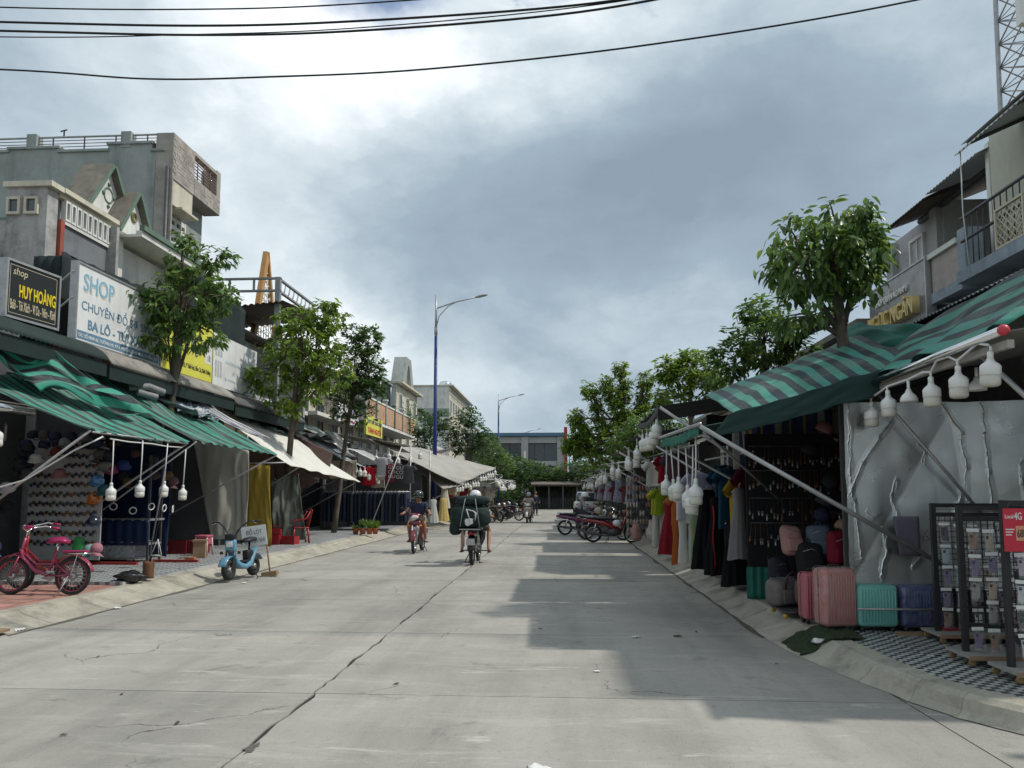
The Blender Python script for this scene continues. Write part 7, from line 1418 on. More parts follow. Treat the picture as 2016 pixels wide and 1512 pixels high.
def person(label, loc, heading, J, shirt, shorts, shirt_len='short', trousers=False, skin=SKIN, helmet=None, visor=False, hood=None, shoes=None, lean=0.0, face=True, group='people', stripe=None):
    """J: joint positions in the body's own frame (x forward, y left, z up)"""
    t_ = thing('person', label, 'person', loc, 0, group); t_.rotation_euler = (lean, 0, heading)
    V = Vector; j = {k_: V(v) for k_, v in J.items()}
    for s_, n_ in ((1, 'L'), (-1, 'R')):
        for k_ in ('sh', 'el', 'ha', 'hip', 'kn', 'an', 'toe'):
            if k_ + n_ not in j: p = j[k_]; j[k_ + n_] = V((p.x, p.y * s_, p.z))
    b = {'pel': (j['pel'], (.13, .11)), 'bel': (j['pel'].lerp(j['chest'], .45), (.125, .105)), 'chest': (j['chest'], (.14, .11)), 'neck': (j['neck'], .052), 'hd0': (j['head'] + V((0, 0, -.06)), .062), 'hd1': (j['head'] + V((.01, 0, .03)), .092), 'hd2': (j['head'] + V((-.01, 0, .10)), .07)}
    e = [('pel', 'bel'), ('bel', 'chest'), ('chest', 'neck'), ('neck', 'hd0'), ('hd0', 'hd1'), ('hd1', 'hd2')]
    for n_ in 'LR':
        b['sh' + n_] = (j['sh' + n_], .058); b['el' + n_] = (j['el' + n_], .042); b['wr' + n_] = (j['el' + n_].lerp(j['ha' + n_], .88), .028); b['ha' + n_] = (j['ha' + n_], .032)
        b['hip' + n_] = (j['hip' + n_], .088); b['th' + n_] = (j['hip' + n_].lerp(j['kn' + n_], .5), .078); b['kn' + n_] = (j['kn' + n_], .056); b['ca' + n_] = (j['kn' + n_].lerp(j['an' + n_], .35), .055); b['an' + n_] = (j['an' + n_], .034); b['toe' + n_] = (j['toe' + n_], (.04, .024))
        e += [('chest', 'sh' + n_), ('sh' + n_, 'el' + n_), ('el' + n_, 'wr' + n_), ('wr' + n_, 'ha' + n_), ('pel', 'hip' + n_), ('hip' + n_, 'th' + n_), ('th' + n_, 'kn' + n_), ('kn' + n_, 'ca' + n_), ('ca' + n_, 'an' + n_), ('an' + n_, 'toe' + n_)]
    body = skin_mesh('body', b, e, 'pel', skin, t_)
    c_ = {'pel': (j['pel'] + V((0, 0, .02)), (.150, .13)), 'bel': (j['pel'].lerp(j['chest'], .45), (.148, .125)), 'chest': (j['chest'], (.165, .13)), 'nk': (j['chest'].lerp(j['neck'], .62), .085)}
    e2 = [('pel', 'bel'), ('bel', 'chest'), ('chest', 'nk')]; full = shirt_len == 'long'
    for n_ in 'LR':
        c_['sh' + n_] = (j['sh' + n_], .076); c_['el' + n_] = (j['sh' + n_].lerp(j['el' + n_], 1.0 if full else .62), .062 if full else .068); e2 += [('chest', 'sh' + n_), ('sh' + n_, 'el' + n_)]
        if full: c_['wr' + n_] = (j['el' + n_].lerp(j['ha' + n_], .85), .045); e2.append(('el' + n_, 'wr' + n_))
    skin_mesh('shirt', c_, e2, 'chest', shirt, t_)
    d_ = {'pel': (j['pel'] + V((0, 0, -.02)), (.155, .13))}; e3 = []
    for n_ in 'LR':
        d_['hip' + n_] = (j['hip' + n_], .108); d_['th' + n_] = (j['hip' + n_].lerp(j['kn' + n_], .5), .10); d_['kn' + n_] = (j['hip' + n_].lerp(j['kn' + n_], 1.0 if trousers else .85), .075 if trousers else .095); e3 += [('pel', 'hip' + n_), ('hip' + n_, 'th' + n_), ('th' + n_, 'kn' + n_)]
        if trousers: d_['an' + n_] = (j['kn' + n_].lerp(j['an' + n_], .95), .06); e3.append(('kn' + n_, 'an' + n_))
    skin_mesh('trousers' if trousers else 'shorts', d_, e3, 'pel', shorts, t_)
    H = j['head']
    if face:
        MB().ball(H + V((.098, 0, .0)), (.02, .014, .022), 8, 6).build('nose', skin, t_)
        for s_ in (-1, 1):
            MB().ball(H + V((.084, s_ * .033, .03)), (.010, .016, .008), 8, 5).build('eye', BLACK, t_); MB().ball(H + V((.0, s_ * .088, .0)), (.022, .014, .035), 8, 6).build('ear', skin, t_)
        MB().ball(H + V((.086, 0, -.045)), (.012, .028, .008), 8, 5).build('mouth', mat('lips', (.20, .07, .06), .5, .1), t_)
    MB().ball(H + V((-.025, 0, .06)), (.098, .092, .10), 14, 10).build('hair', BLACK, t_)
    fg = MB()
    for n_, s_ in (('L', 1), ('R', -1)):
        h_ = j['ha' + n_]
        for q in range(4): fg.tube([h_ + V((.01, s_ * (-.028 + q * .019), .012)), h_ + V((.05 - abs(q - 1.3) * .006, s_ * (-.028 + q * .019), .008)), h_ + V((.058, s_ * (-.027 + q * .019), -.022)), h_ + V((.03, s_ * (-.026 + q * .019), -.035))], [.010, .009, .009, .007], 6)
        fg.tube([h_ + V((-.01, -s_ * .03, 0)), h_ + V((.02, -s_ * .045, -.015)), h_ + V((.045, -s_ * .035, -.03))], [.011, .010, .008], 6)
    fg.build('fingers', skin, t_)
    if helmet:
        hm = MB().lathe([(.128, -.035), (.138, .01), (.135, .06), (.112, .115), (.06, .148), (.004, .155)], 22, Matrix.Translation(H + V((-.012, 0, .03))), True, 1.08, .96)
        hl = hm.build('helmet', helmet, t_)
        if stripe: MB().grid(lambda u, v: tuple(H + V((-.012, 0, .03)) + V((.152 * math.cos(lerp(.1, 3.05, u)), (v - .5) * .05, .16 * math.sin(lerp(.1, 3.05, u)) * .985))), 18, 2).build('helmet_stripe', stripe, hl)
        MB().tube([H + V((.02, .095, .0)), H + V((.05, .06, -.10)), H + V((.05, -.06, -.10)), H + V((.02, -.095, .0))], .006, 5).build('chin_strap', BLACK, t_)
        if visor: MB().grid(lambda u, v: tuple(H + V((.125 + .05 * v, (u - .5) * .2, .04 - .02 * v - .08 * (u - .5) ** 2))), 8, 3).build('peak', helmet, hl, .005)
    if hood: MB().ball(H + V((-.13, 0, -.06)), (.10, .12, .13), 14, 9).build('hood', hood, t_)
    for n_ in 'LR': MB().rbox(j['an' + n_].lerp(j['toe' + n_], .5) + V((0, 0, -.032)), (.25, .09, .022), .01, 0, None, 1).build('sandal', shoes or MATS['belt_leather'], t_)
    return t_
RIDE = dict(pel=(-.14, 0, .89), chest=(-.07, 0, 1.18), neck=(-.04, 0, 1.325), head=(.0, 0, 1.45), sh=(-.06, .19, 1.265), el=(.10, .30, 1.08), ha=(.315, .37, 1.02), hip=(-.10, .10, .90), kn=(.28, .20, .76), an=(.03, .21, .34), toe=(.18, .24, .29))
NAVYC = cloth_mat((.035, .042, .085)); KHAKI = cloth_mat((.22, .20, .15))
# approaching rider
a1 = R(-90); motorbike('maroon and silver motorbike ridden towards the camera', (-3.82, 20.5, 0), a1, (.15, .012, .022), None, 'ridden motorbikes', .06)
person('rider in navy t-shirt and dark helmet coming towards the camera', (-3.82, 20.5, 0), a1, RIDE, NAVYC, KHAKI, 'short', False, SKIN, mat('helmet_dark', (.03, .045, .05), .2, .1, 4, coat=.6), True, group='riders')
# departing rider with a big bundle
a2 = R(90); motorbike('dark motorbike loaded with a huge bundle riding away', (-1.95, 17.5, 0), a2, (.025, .022, .022), mat('dark_trim', (.05, .05, .05), .4, .2), 'ridden motorbikes', 0)
R2 = dict(RIDE); R2.update(kn=(.22, .30, .72), el=(.14, .30, 1.06), hip=(-.05, .11, .90), pel=(-.05, 0, .89), an=(-.02, .30, .30), toe=(.12, .33, .25))
person('rider in white helmet with violet stripe hidden behind the bundle', (-1.95, 17.5, 0), a2, R2, cloth_mat((.10, .10, .11)), cloth_mat((.10, .09, .08)), 'short', False, SKIN2, mat('helmet_white', (.74, .74, .74), .2, .05, 4, coat=.5), False, group='riders', stripe=mat('violet_stripe', (.14, .10, .32), .4, .1))
bn = thing('cargo_bundle', 'huge dark green cloth bundle strapped on the departing motorbike', 'bundle', (-1.95, 16.72, .0))
BUN = mat('bottle_green_cloth', (.010, .028, .025), .8, .5, 2.5, bump=.4, bs=18)
def lump(c, r, seed, n=30):
    mb = MB().rbox((0, 0, 0), (2, 2, 2), .75, 0, None, 5)
    bm = bmesh.new(); me = mb.mesh('tmp'); bm.from_mesh(me); bmesh.ops.subdivide_edges(bm, edges=bm.edges[:], cuts=2, use_grid_fill=True); bm.to_mesh(me); bm.free()
    for v in me.vertices:
        p = v.co; k_ = 1 + .10 * nz3(p.x * 1.2 + seed, p.y * 1.2, p.z * 1.2) + .05 * nz3(p.x * 3, p.y * 3 + seed, p.z * 3); v.co = Vector((c[0] + p.x * r[0] * k_, c[1] + p.y * r[1] * k_, c[2] + p.z * r[2] * k_))
    me.polygons.foreach_set('use_smooth', [True] * len(me.polygons)); return me
for nm, c_, r_, sd_2 in (('lower_bale', (-.02, 0, 1.06), (.44, .26, .25), 3), ('upper_bale', (.02, .02, 1.40), (.36, .22, .11), 8), ('side_bale', (-.34, .02, .82), (.13, .2, .16), 5)):
    me = lump(c_, r_, sd_2); me.materials.append(BUN); o = bpy.data.objects.new(nm, me); C.objects.link(o); o.parent = bn
MB().b2(-.24, .22, -.22, .3, .775, .80).build('carrier_board', STEEL, bn)
for x in (-.16, .16): MB().tube([(x * 1.3, -.29, .85), (x, -.30, 1.15), (x * .7, -.25, 1.42), (x * .6, .1, 1.53)], .009, 5).build('strap', mat('strap_grey', (.30, .33, .33), .7, .2), bn); MB().tube([(x * .9, -.1, .42), (x * 1.0, -.12, .78)], .014, 6).build('carrier_stay', STEEL, bn)
tag(MB().grid(lambda u, v: (-.08 + .17 * u + .02 * nz3(v * 4, u), -.31 - .02 * math.sin(u * 6), 1.02 - .16 * v * (1 - .6 * abs(u - .4))), 8, 8).build('plastic_bag', WHITEP, None, .004), 'white plastic bag tied to the back of the bundle', 'bag').location = (-1.97, 16.70, 0)
tag(MB().tube([(-.07, 0, 1.22), (-.03, -.03, 1.10), (.0, -.02, 1.02)], .012, 5).tube([(-.07, 0, 1.22), (.08, -.02, 1.18), (.13, -.01, 1.14), (.12, -.01, .98)], [.010, .010, .02, .008], 5).build('white_tie', WHITEP), 'white ties knotted on the back of the bundle', 'tie').location = (-1.95, 16.40, 0)
# far rider and parked bikes on the left
motorbike('white motorbike ridden towards the camera far down the street', (-1.75, 41.5, 0), R(-95), (.55, .55, .54), None, 'ridden motorbikes', 0, 0, False, False, False)
person('rider in pale shirt on the far white motorbike', (-1.75, 41.5, 0), R(-95), RIDE, cloth_mat((.42, .38, .36)), cloth_mat((.15, .12, .10)), 'short', False, SKIN, mat('helmet_grey', (.35, .38, .4), .25, .1), True, group='riders')
for i, (x, y, hd_, col) in enumerate([(-3.55, 43.0, -70, (.06, .06, .065)), (-3.0, 44.5, -20, (.03, .03, .035)), (-3.6, 46.5, -60, (.20, .02, .02)), (-2.7, 48.0, -20, (.12, .02, .02)), (-3.6, 51, -60, (.05, .06, .09))]):
    motorbike(['dark motorbike parked nearest under the far left lamps', 'black motorbike parked sideways beside the far rider', 'red motorbike parked behind the first dark one', 'maroon motorbike parked sideways behind the far rider', 'slate motorbike parked deepest on that side'][i], (x, y, 0), R(hd_), col, None, 'motorbikes parked far on the left', .3, .06, False, False, False)
STAND = dict(pel=(0, 0, .95), chest=(.02, 0, 1.28), neck=(.02, 0, 1.46), head=(.04, 0, 1.60), sh=(.0, .2, 1.40), el=(.02, .26, 1.12), ha=(.14, .24, .92), hip=(0, .1, .92), kn=(.03, .11, .5), an=(0, .12, .08), toe=(.16, .13, .04))
person('figure in dark clothes standing behind the far rider', (-1.85, 55, 0), R(-60), STAND, cloth_mat((.03, .03, .05)), cloth_mat((.04, .045, .07)), 'long', True, SKIN, None, False, group='pedestrians')
person('figure in red top standing at the far left stalls', (-5.2, 42.5, .15), R(0), STAND, cloth_mat((.42, .03, .03)), cloth_mat((.05, .05, .06)), 'short', True, SKIN, None, False, group='pedestrians')
# parked bikes on the right, seated person in grey hoodie
motorbike('red and black motorbike parked across the right kerb', (1.62, 24.8, 0), R(-8), (.26, .012, .018), mat('dark_trim', (.05, .05, .05), .4, .2), 'motorbikes parked on the right', -.45, .10)
o = MB().ball((0, 0, 0), (.14, .12, .11), 16, 10).build('helmet', mat('helmet_white', (.74, .74, .74), .2, .05, 4, coat=.5)); o.location = (1.75, 24.6, .62); tag(o, 'white helmet hanging on the red motorbike', 'helmet')
motorbike('black motorbike with beige helmet parked behind the red one', (1.45, 26.3, 0), R(-5), (.03, .03, .035), None, 'motorbikes parked on the right', -.35, .10)
o = MB().ball((0, 0, 0), (.14, .12, .12), 16, 10).build('helmet', mat('helmet_beige', (.36, .31, .24), .3, .1)); o.location = (1.25, 26.1, .98); tag(o, 'beige helmet resting on the black motorbike seat', 'helmet')
motorbike('purple motorbike with the hooded figure seated on it', (.75, 29.2, 0), R(-4), (.13, .02, .10), mat('dark_trim', (.05, .05, .05), .4, .2), 'motorbikes parked on the right', -.3, .05)
SIT = dict(RIDE); SIT.update(chest=(.02, 0, 1.17), neck=(.09, 0, 1.31), head=(.15, 0, 1.43), sh=(.03, .19, 1.25), el=(.15, .26, 1.10), ha=(.36, .22, 1.02))
HOOD = cloth_mat((.36, .38, .40)); person('figure in grey hooded jacket and white helmet sitting on the purple motorbike', (.75, 29.2, 0), R(-4), SIT, HOOD, cloth_mat((.05, .05, .06)), 'long', True, SKIN, MATS['helmet_white'], True, HOOD, group='riders')
for i, (x, y, col) in enumerate([(1.6, 31.5, (.05, .05, .06)), (1.5, 33.4, (.20, .20, .21)), (1.6, 35.4, (.03, .03, .05))]): motorbike(['charcoal motorbike parked just past the hooded figure', 'grey motorbike parked second past the hooded figure', 'dark motorbike parked third past the hooded figure'][i], (x, y, 0), R(-6 + 5 * i), col, None, 'motorbikes parked on the right', -.3, .1, False, True, False)
# far car
cr_ = thing('parked_car', 'white car seen end-on at the far right kerb', 'car', (1.75, 55, 0), R(90)); WC = mat('car_white', (.62, .63, .64), .2, .05, 3, coat=.8)
loft(MB(), [(-2.1, .62, .70, .18), (-1.95, .68, .86, .34), (-.8, .70, .90, .40), (.8, .70, .90, .40), (1.9, .64, .84, .32), (2.1, .55, .70, .2)], 20, None, 4).build('body', WC, cr_)
loft(MB(), [(-1.85, 1.15, .62, .10), (-1.5, 1.32, .72, .26), (-.3, 1.36, .74, .30), (.5, 1.30, .72, .26), (1.1, 1.1, .66, .10)], 20, None, 4).build('cabin', GLASS, cr_); loft(MB(), [(-1.5, 1.60, .62, .03), (-.3, 1.66, .66, .03), (.45, 1.57, .60, .03)], 16, None, 4).build('roof', WC, cr_)
for x in (-1.25, 1.3):
    for y in (-.82, .82): wheel(cr_, (x, y, .32), .32, .09, STEEL, 5)
for s_ in (-1, 1): MB().ball((-2.05, s_ * .62, .82), (.06, .12, .09), 10, 6).build('tail_light', MATS['red_lens'], cr_)
MB().box((-2.12, 0, .62), (.02, .46, .13)).build('number_plate', MATS['plate_white'], cr_)
# ------------------------------------------------------------------ pink bicycle, red bicycle
def bicycle(label, loc, heading, col, rimc, r=.255, carrier=True, lean=.08):
    t_ = thing('bicycle', label, 'bicycle', loc, 0, 'bicycles'); t_.rotation_euler = (lean, 0, heading); m = mat('frame_%.2f_%.2f' % col[:2], col, .3, .15, 6, coat=.4); rim = mat('rim_%.2f' % rimc[0], rimc, .4, .1)
    wheel(t_, (-.43, 0, r), r, .026, rim, 20, 1, None, 'wheel', .02); wheel(t_, (.45, 0, r), r, .026, rim, 20, 1, None, 'wheel', .02)
    MB().tube([(.36, 0, .62), (.30, 0, .50), (.12, 0, .33), (-.06, 0, .27)], .026, 10).build('down_tube', m, t_); MB().tube([(-.06, 0, .27), (-.17, 0, .60)], .018, 8).build('seat_tube', m, t_); MB().tube([(.33, 0, .58), (.12, 0, .42), (-.11, 0, .42)], .016, 8).build('top_tube', m, t_)
    for s_ in (-1, 1):
        MB().tube([(-.06, s_ * .03, .27), (-.43, s_ * .05, r)], .010, 6).tube([(-.14, s_ * .02, .46), (-.43, s_ * .05, r)], .010, 6).build('rear_stay', m, t_); MB().tube([(.36, s_ * .03, .52), (.45, s_ * .045, r)], .013, 6).build('fork', m, t_)
    MB().tube([(.37, 0, .50), (.31, 0, .78)], .018, 8).build('head_tube', m, t_)
    MB().tube([(.31, 0, .76), (.29, 0, .86), (.30, .10, .92), (.20, .24, .95), (.10, .27, .93)], .011, 8).tube([(.31, 0, .76), (.29, 0, .86), (.30, -.10, .92), (.20, -.24, .95), (.10, -.27, .93)], .011, 8).build('handlebar', CHROME, t_)
    for s_ in (-1, 1): MB().tube([(.13, s_ * .265, .935), (.02, s_ * .275, .915)], .017, 8).build('grip', mat('magenta_rubber', (.35, .02, .09), .5, .2), t_)
    MB().tube([(-.16, 0, .56), (-.19, 0, .70)], .012, 8).build('seat_post', CHROME, t_)
    loft(MB(), [(-.32, .725, .05, .03), (-.25, .74, .095, .035), (-.12, .735, .075, .03), (-.02, .72, .03, .02)], 14).build('saddle', mat('magenta_vinyl', (.33, .02, .10), .35, .15), t_)
    for cx_, a0, a1 in ((-.43, .3, 2.9), (.45, .2, 2.3)): MB().grid(lambda u, v, cx_=cx_, a0=a0, a1=a1: (cx_ + (r + .03) * math.cos(lerp(a0, a1, u)), (v - .5) * .07, r + (r + .03 + .008 * math.cos((v - .5) * 3)) * math.sin(lerp(a0, a1, u))), 18, 4).build('mudguard', m, t_, .003)
    if carrier:
        MB().rbox((-.44, 0, r * 2 + .085), (.34, .12, .035), .015).build('carrier_cushion', MATS['magenta_vinyl'], t_); MB().tube([(-.27, .05, r * 2 + .05), (-.64, .05, r * 2 + .06), (-.64, -.05, r * 2 + .06), (-.27, -.05, r * 2 + .05)], .007, 5).tube([(-.5, .05, r * 2 + .05), (-.43, .06, r)], .006, 5).tube([(-.5, -.05, r * 2 + .05), (-.43, -.06, r)], .006, 5).build('carrier', CHROME, t_)
    MB().lathe([(.075, -.004), (.08, 0), (.075, .004)], 20, Matrix.Translation((-.06, -.05, .27)) @ Matrix.Rotation(R(90), 4, 'X')).build('chain_ring', STEEL, t_)
    MB().tube([(-.06, -.06, .27), (.05, -.075, .22)], .009, 6).box((.05, -.11, .22), (.07, .06, .02)).tube([(-.06, .06, .27), (-.17, .075, .32)], .009, 6).box((-.17, .11, .32), (.07, .06, .02)).build('pedals', STEEL, t_)
    MB().grid(lambda u, v: (-.40 + .38 * u, -.055, .235 + .075 * v + .02 * u), 6, 2).build('chain_guard', m, t_, .004); MB().tube([(-.40, .06, r), (-.36, .2, .0)], .008, 5).build('stand', STEEL, t_)
    return t_
bicycle('pink children bicycle with magenta saddle parked on the pink tiles', (-7.18, 10.35, .156), R(180), (.30, .035, .085), (.40, .06, .08))
bicycle('red bicycle with black grips leaning behind the pink one', (-7.45, 10.85, .156), R(172), (.30, .02, .025), (.05, .05, .05), .25, False, -.06)
tl = thing('trolley_leg', 'grey trolley leg and caster at the left picture edge', 'trolley', (-7.4, 9.35, .156)); MB().tube([(0, 0, .08), (-.02, 0, .62), (-.05, 0, 1.0)], .022, 8).build('tube', STEEL, tl); MB().lathe([(.02, -.014), (.045, -.012), (.045, .012), (.02, .014)], 14, Matrix.Translation((.04, 0, .045)) @ Matrix.Rotation(R(90), 4, 'X')).build('caster', RUBBER, tl)
# ------------------------------------------------------------------ blue electric scooter
eb = thing('electric_scooter', 'light blue electric scooter with fat tyres parked facing the camera', 'scooter', (-5.78, 13.75, .03), R(-97)); EB = mat('sky_blue_paint', (.14, .31, .43), .35, .2, 5, coat=.4, stain=.1)
eb.rotation_euler = (.05, 0, R(-97))
wheel(eb, (.42, 0, .185), .185, .05, BLACK, 5, 1.15, None, 'wheel', .04); wheel(eb, (-.42, 0, .185), .185, .05, BLACK, 5, 1.15, None, 'wheel', .04)
MB().grid(lambda u, v: (.42 + .225 * math.cos(lerp(.3, 2.7, u)), (v - .5) * .15, .185 + (.225 + .015 * math.cos((v - .5) * 3)) * math.sin(lerp(.3, 2.7, u))), 14, 6).build('front_fender', EB, eb, .005); MB().grid(lambda u, v: (-.42 + .235 * math.cos(lerp(.4, 2.7, u)), (v - .5) * .15, .185 + .235 * math.sin(lerp(.4, 2.7, u))), 14, 5).build('rear_fender', EB, eb, .005)
loft(MB(), [(.30, .46, .075, .07), (.26, .34, .085, .07), (.14, .24, .10, .055), (-.05, .20, .11, .045), (-.22, .24, .095, .06), (-.36, .40, .085, .055), (-.50, .50, .06, .035)], 16, None, 4).build('body', EB, eb); MB().rbox((-.24, 0, .38), (.20, .13, .22), .03).build('battery_box', BLACK, eb); MB().tube([(.30, .1, .72), (.36, .13, .86), (.24, .2, .95)], .005, 5).build('brake_cable', BLACK, eb); MB().tube([(.30, -.1, .72), (.38, -.12, .84), (.24, -.2, .95)], .005, 5).build('brake_cable', BLACK, eb); MB().rbox((-.02, 0, .305), (.24, .18, .03), .012).build('footboard', BLACK, eb)
for s_ in (-1, 1): MB().tube([(.42, s_ * .075, .185), (.34, s_ * .075, .55)], .018, 8).build('fork', DARKSTEEL, eb)
MB().rbox((.33, 0, .60), (.10, .2, .22), .035, 0, None, 3).build('front_cowl', EB, eb); MB().rbox((.385, 0, .63), (.02, .12, .10), .02).build('headlight', mat('headlight_glass', (.75, .76, .74), .1, .1, 6), eb); MB().rbox((.39, 0, .50), (.03, .13, .045), .012).build('lower_lamp', GLASS, eb)
MB().rbox((.34, 0, .76), (.10, .18, .10), .02).build('basket_box', BLACK, eb)
MB().tube([(.30, 0, .70), (.28, .07, .80), (.26, .17, .93), (.22, .30, 1.02), (.16, .40, 1.02)], .013, 8).tube([(.30, 0, .70), (.28, -.07, .80), (.26, -.17, .93), (.22, -.30, 1.02), (.16, -.40, 1.02)], .013, 8).build('handlebar', BLACK, eb)
for s_ in (-1, 1): MB().tube([(.17, s_ * .38, 1.02), (.10, s_ * .48, 1.01)], .019, 8).build('grip', RUBBER, eb); MB().tube([(.2, s_ * .34, 1.01), (.24, s_ * .44, .98)], .006, 5).build('brake_lever', STEEL, eb); MB().rbox((.36, s_ * .17, .48), (.04, .05, .05), .012).build('turn_signal', BLACK, eb)
loft(MB(), [(-.48, .66, .05, .03), (-.38, .68, .11, .045), (-.22, .67, .10, .04), (-.08, .65, .05, .025)], 14).build('saddle', BLACK, eb); MB().tube([(-.28, 0, .45), (-.30, 0, .64)], .02, 8).build('seat_post', BLACK, eb)
MB().tube([(0, .15, .2), (.02, .26, .15)], .01, 6).box((.02, .28, .15), (.09, .08, .025)).tube([(0, -.15, .2), (-.02, -.26, .25)], .01, 6).box((-.02, -.28, .25), (.09, .08, .025)).build('pedals', BLACK, eb); MB().tube([(-.2, .1, .15), (-.24, .2, -.02), (-.16, .22, -.02)], .01, 6).build('stand', BLACK, eb)
# hand lettered board on a stick
sb = thing('street_sign', 'white board with black hand lettering beside the blue scooter', 'sign', (-5.50, 14.35, .0)); sb.rotation_euler = (0, R(-8), R(6))
MB().b2(-.42, .04, -.008, .008, .60, .98).build('board', WSIGN, sb); lettering('ĐỒ LÓT', DARKT, sb, frameM((-.33, -.009, .82), (1, 0, 0), (0, 0, 1)), .29, .12, 0, .002); lettering('QUỲNH NHI', DARKT, sb, frameM((-.38, -.009, .64), (1, 0, 0), (0, 0, 1)), .38, .14, 0, .002)
MB().tube([(.02, .02, .03), (.015, .02, .97)], .014, 6).build('stick', WOOD, sb); MB().b2(-.12, .16, -.08, .10, .004, .09).build('wooden_foot', WOOD, sb)
# ------------------------------------------------------------------ street lamps
LBLUEP = mat('lamp_blue', (.012, .03, .17), .45, .2, 2)
def lamp_post(label, x, y, h_=11.6, arm=1, z_blue=9.3):
    t_ = thing('street_lamp', label, 'street lamp', (x, y, .15), 0, 'street lamps')
    MB().tube([(0, 0, 0), (0, 0, z_blue)], [.12, .075], 12).build('lower_pole', LBLUEP, t_); MB().tube([(0, 0, z_blue), (0, 0, h_ - .15)], [.07, .04], 10).build('upper_pole', STEEL, t_)
    MB().tube([(0, 0, z_blue + .1), (0, 0, z_blue + .5)], .085, 10).build('collar', STEEL, t_)
    MB().tube([(0, 0, h_ - .85), (arm * .9, 0, h_ - .55), (arm * 2.1, 0, h_ - .28)], .035, 8).build('arm', STEEL, t_)
    MB().tube([(0, 0, h_ - 1.9), (arm * .15, 0, h_ - 1.25), (arm * .6, 0, h_ - .75), (arm * 1.1, 0, h_ - .5)], .025, 8).build('brace', STEEL, t_)
    loft(MB(), [(2.0 * arm, h_ - .3, .05, .04), (2.2 * arm, h_ - .26, .13, .06), (2.5 * arm, h_ - .2, .12, .05), (2.62 * arm, h_ - .18, .04, .03)], 12).build('lamp_head', GREYMET, t_)
    MB().b2(-.2, .2, -.2, .2, 0, .06).build('base_plate', STEEL, t_)
lamp_post('nearest tall blue street lamp rising from the grey awnings', -6.28, 38.0); lamp_post('second tall blue street lamp down the left side', -6.28, 77); lamp_post('third blue street lamp in front of the far building', -5.6, 116, 11.4); lamp_post('fourth short looking blue lamp before the far building', -6.3, 150, 12.2); lamp_post('blue lamp at the right before the far red column', 1.6, 146, 10.6, -1)
tag(MB().tube([(-4.0, 84, 0), (-4.0, 84, 6.2)], .12, 8).build('utility_pole', CONC), 'concrete pole before the far glazed building', 'pole')
# ------------------------------------------------------------------ trees
def lobes(Y, L, ry=None):
    """(px-free) helper: list of (x, z, rx, rz, weight)"""
    return [((x, Y + dy, z), (rx, ry or rx, rz), w_) for x, z, rx, rz, w_, dy in L]
tree('street_tree', 'nearest left tree with drooping leaves before the white billboard', (-8.70, 16.1, .2), (-8.2, 16.05, 6.0), lobes(16.05, [(-8.3, 5.85, .85, .62, 6, 0), (-8.15, 6.55, .55, .38, 2, .1), (-7.35, 5.85, .50, .34, 2.0, 0), (-9.05, 5.60, .55, .36, 2.0, -.2), (-8.55, 4.95, .60, .36, 2.2, 0), (-7.85, 5.05, .5, .34, 1.6, .2), (-7.7, 6.85, .38, .28, 1, .4), (-8.3, 7.05, .26, .22, .7, 0)]), 235, .20, .075, 12, LEAF, 3, .085, .9)
tree('street_tree', 'bright green tree before the faded white billboard', (-7.92, 21.5, .2), (-7.45, 21.4, 6.0), lobes(21.4, [(-7.35, 5.7, 1.05, .85, 6, 0), (-6.75, 6.6, .55, .5, 2, 0), (-7.7, 6.55, .55, .45, 1.6, .2), (-8.35, 4.9, .65, .5, 2, 0), (-6.6, 5.1, .65, .6, 2.4, -.1), (-7.6, 4.3, .8, .5, 2.6, 0), (-6.55, 7.0, .25, .22, .5, 0)]), 300, .22, .09, 11, LEAFY, 5, .085, .85)
tree('street_tree', 'dark leafed tree behind the bright green one', (-7.9, 26.5, .2), (-7.3, 26.5, 5.6), lobes(26.5, [(-7.15, 6.0, .95, .9, 6, 0), (-6.75, 6.9, .45, .5, 1.6, 0), (-6.55, 5.6, .55, .8, 2.2, 0), (-7.6, 4.8, .7, .7, 2.4, 0), (-7.3, 7.3, .5, .35, 1.2, .2), (-6.95, 4.3, .5, .4, 1, 0)]), 400, .19, .075, 11, LEAFDK, 8, .08, .4)
tree('street_tree', 'round dark tree beside the nearest street lamp', (-7.4, 44, .2), (-7.3, 44, 4.6), lobes(44, [(-7.5, 5.3, .95, .95, 5, 0), (-6.9, 5.8, .6, .5, 2, 0), (-7.9, 4.7, .7, .6, 2, 0)]), 200, .22, .11, 8, LEAFB, 11, .09, .3)
tree('street_tree', 'broad tree covering the far white house', (-7.2, 60, .2), (-7.0, 60, 5.2), lobes(60, [(-7.4, 6.3, 1.6, 1.5, 6, 0), (-6.0, 5.4, 1.1, 1.1, 3, 0), (-8.3, 5.6, 1.0, 1.0, 2, 0), (-7.2, 7.6, 1.0, .7, 2, 0)]), 300, .30, .15, 8, LEAFB, 12, .12, .3)
tree('street_tree', 'lower tree stepping down from the broad tree', (-6.3, 70, .2), (-6.2, 70, 4.2), lobes(70, [(-6.4, 5.2, 1.5, 1.4, 5, 0), (-5.4, 4.2, 1.2, 1.0, 3, 0), (-6.9, 6.2, .9, .7, 2, 0)]), 230, .32, .16, 8, LEAF, 13, .12, .3)
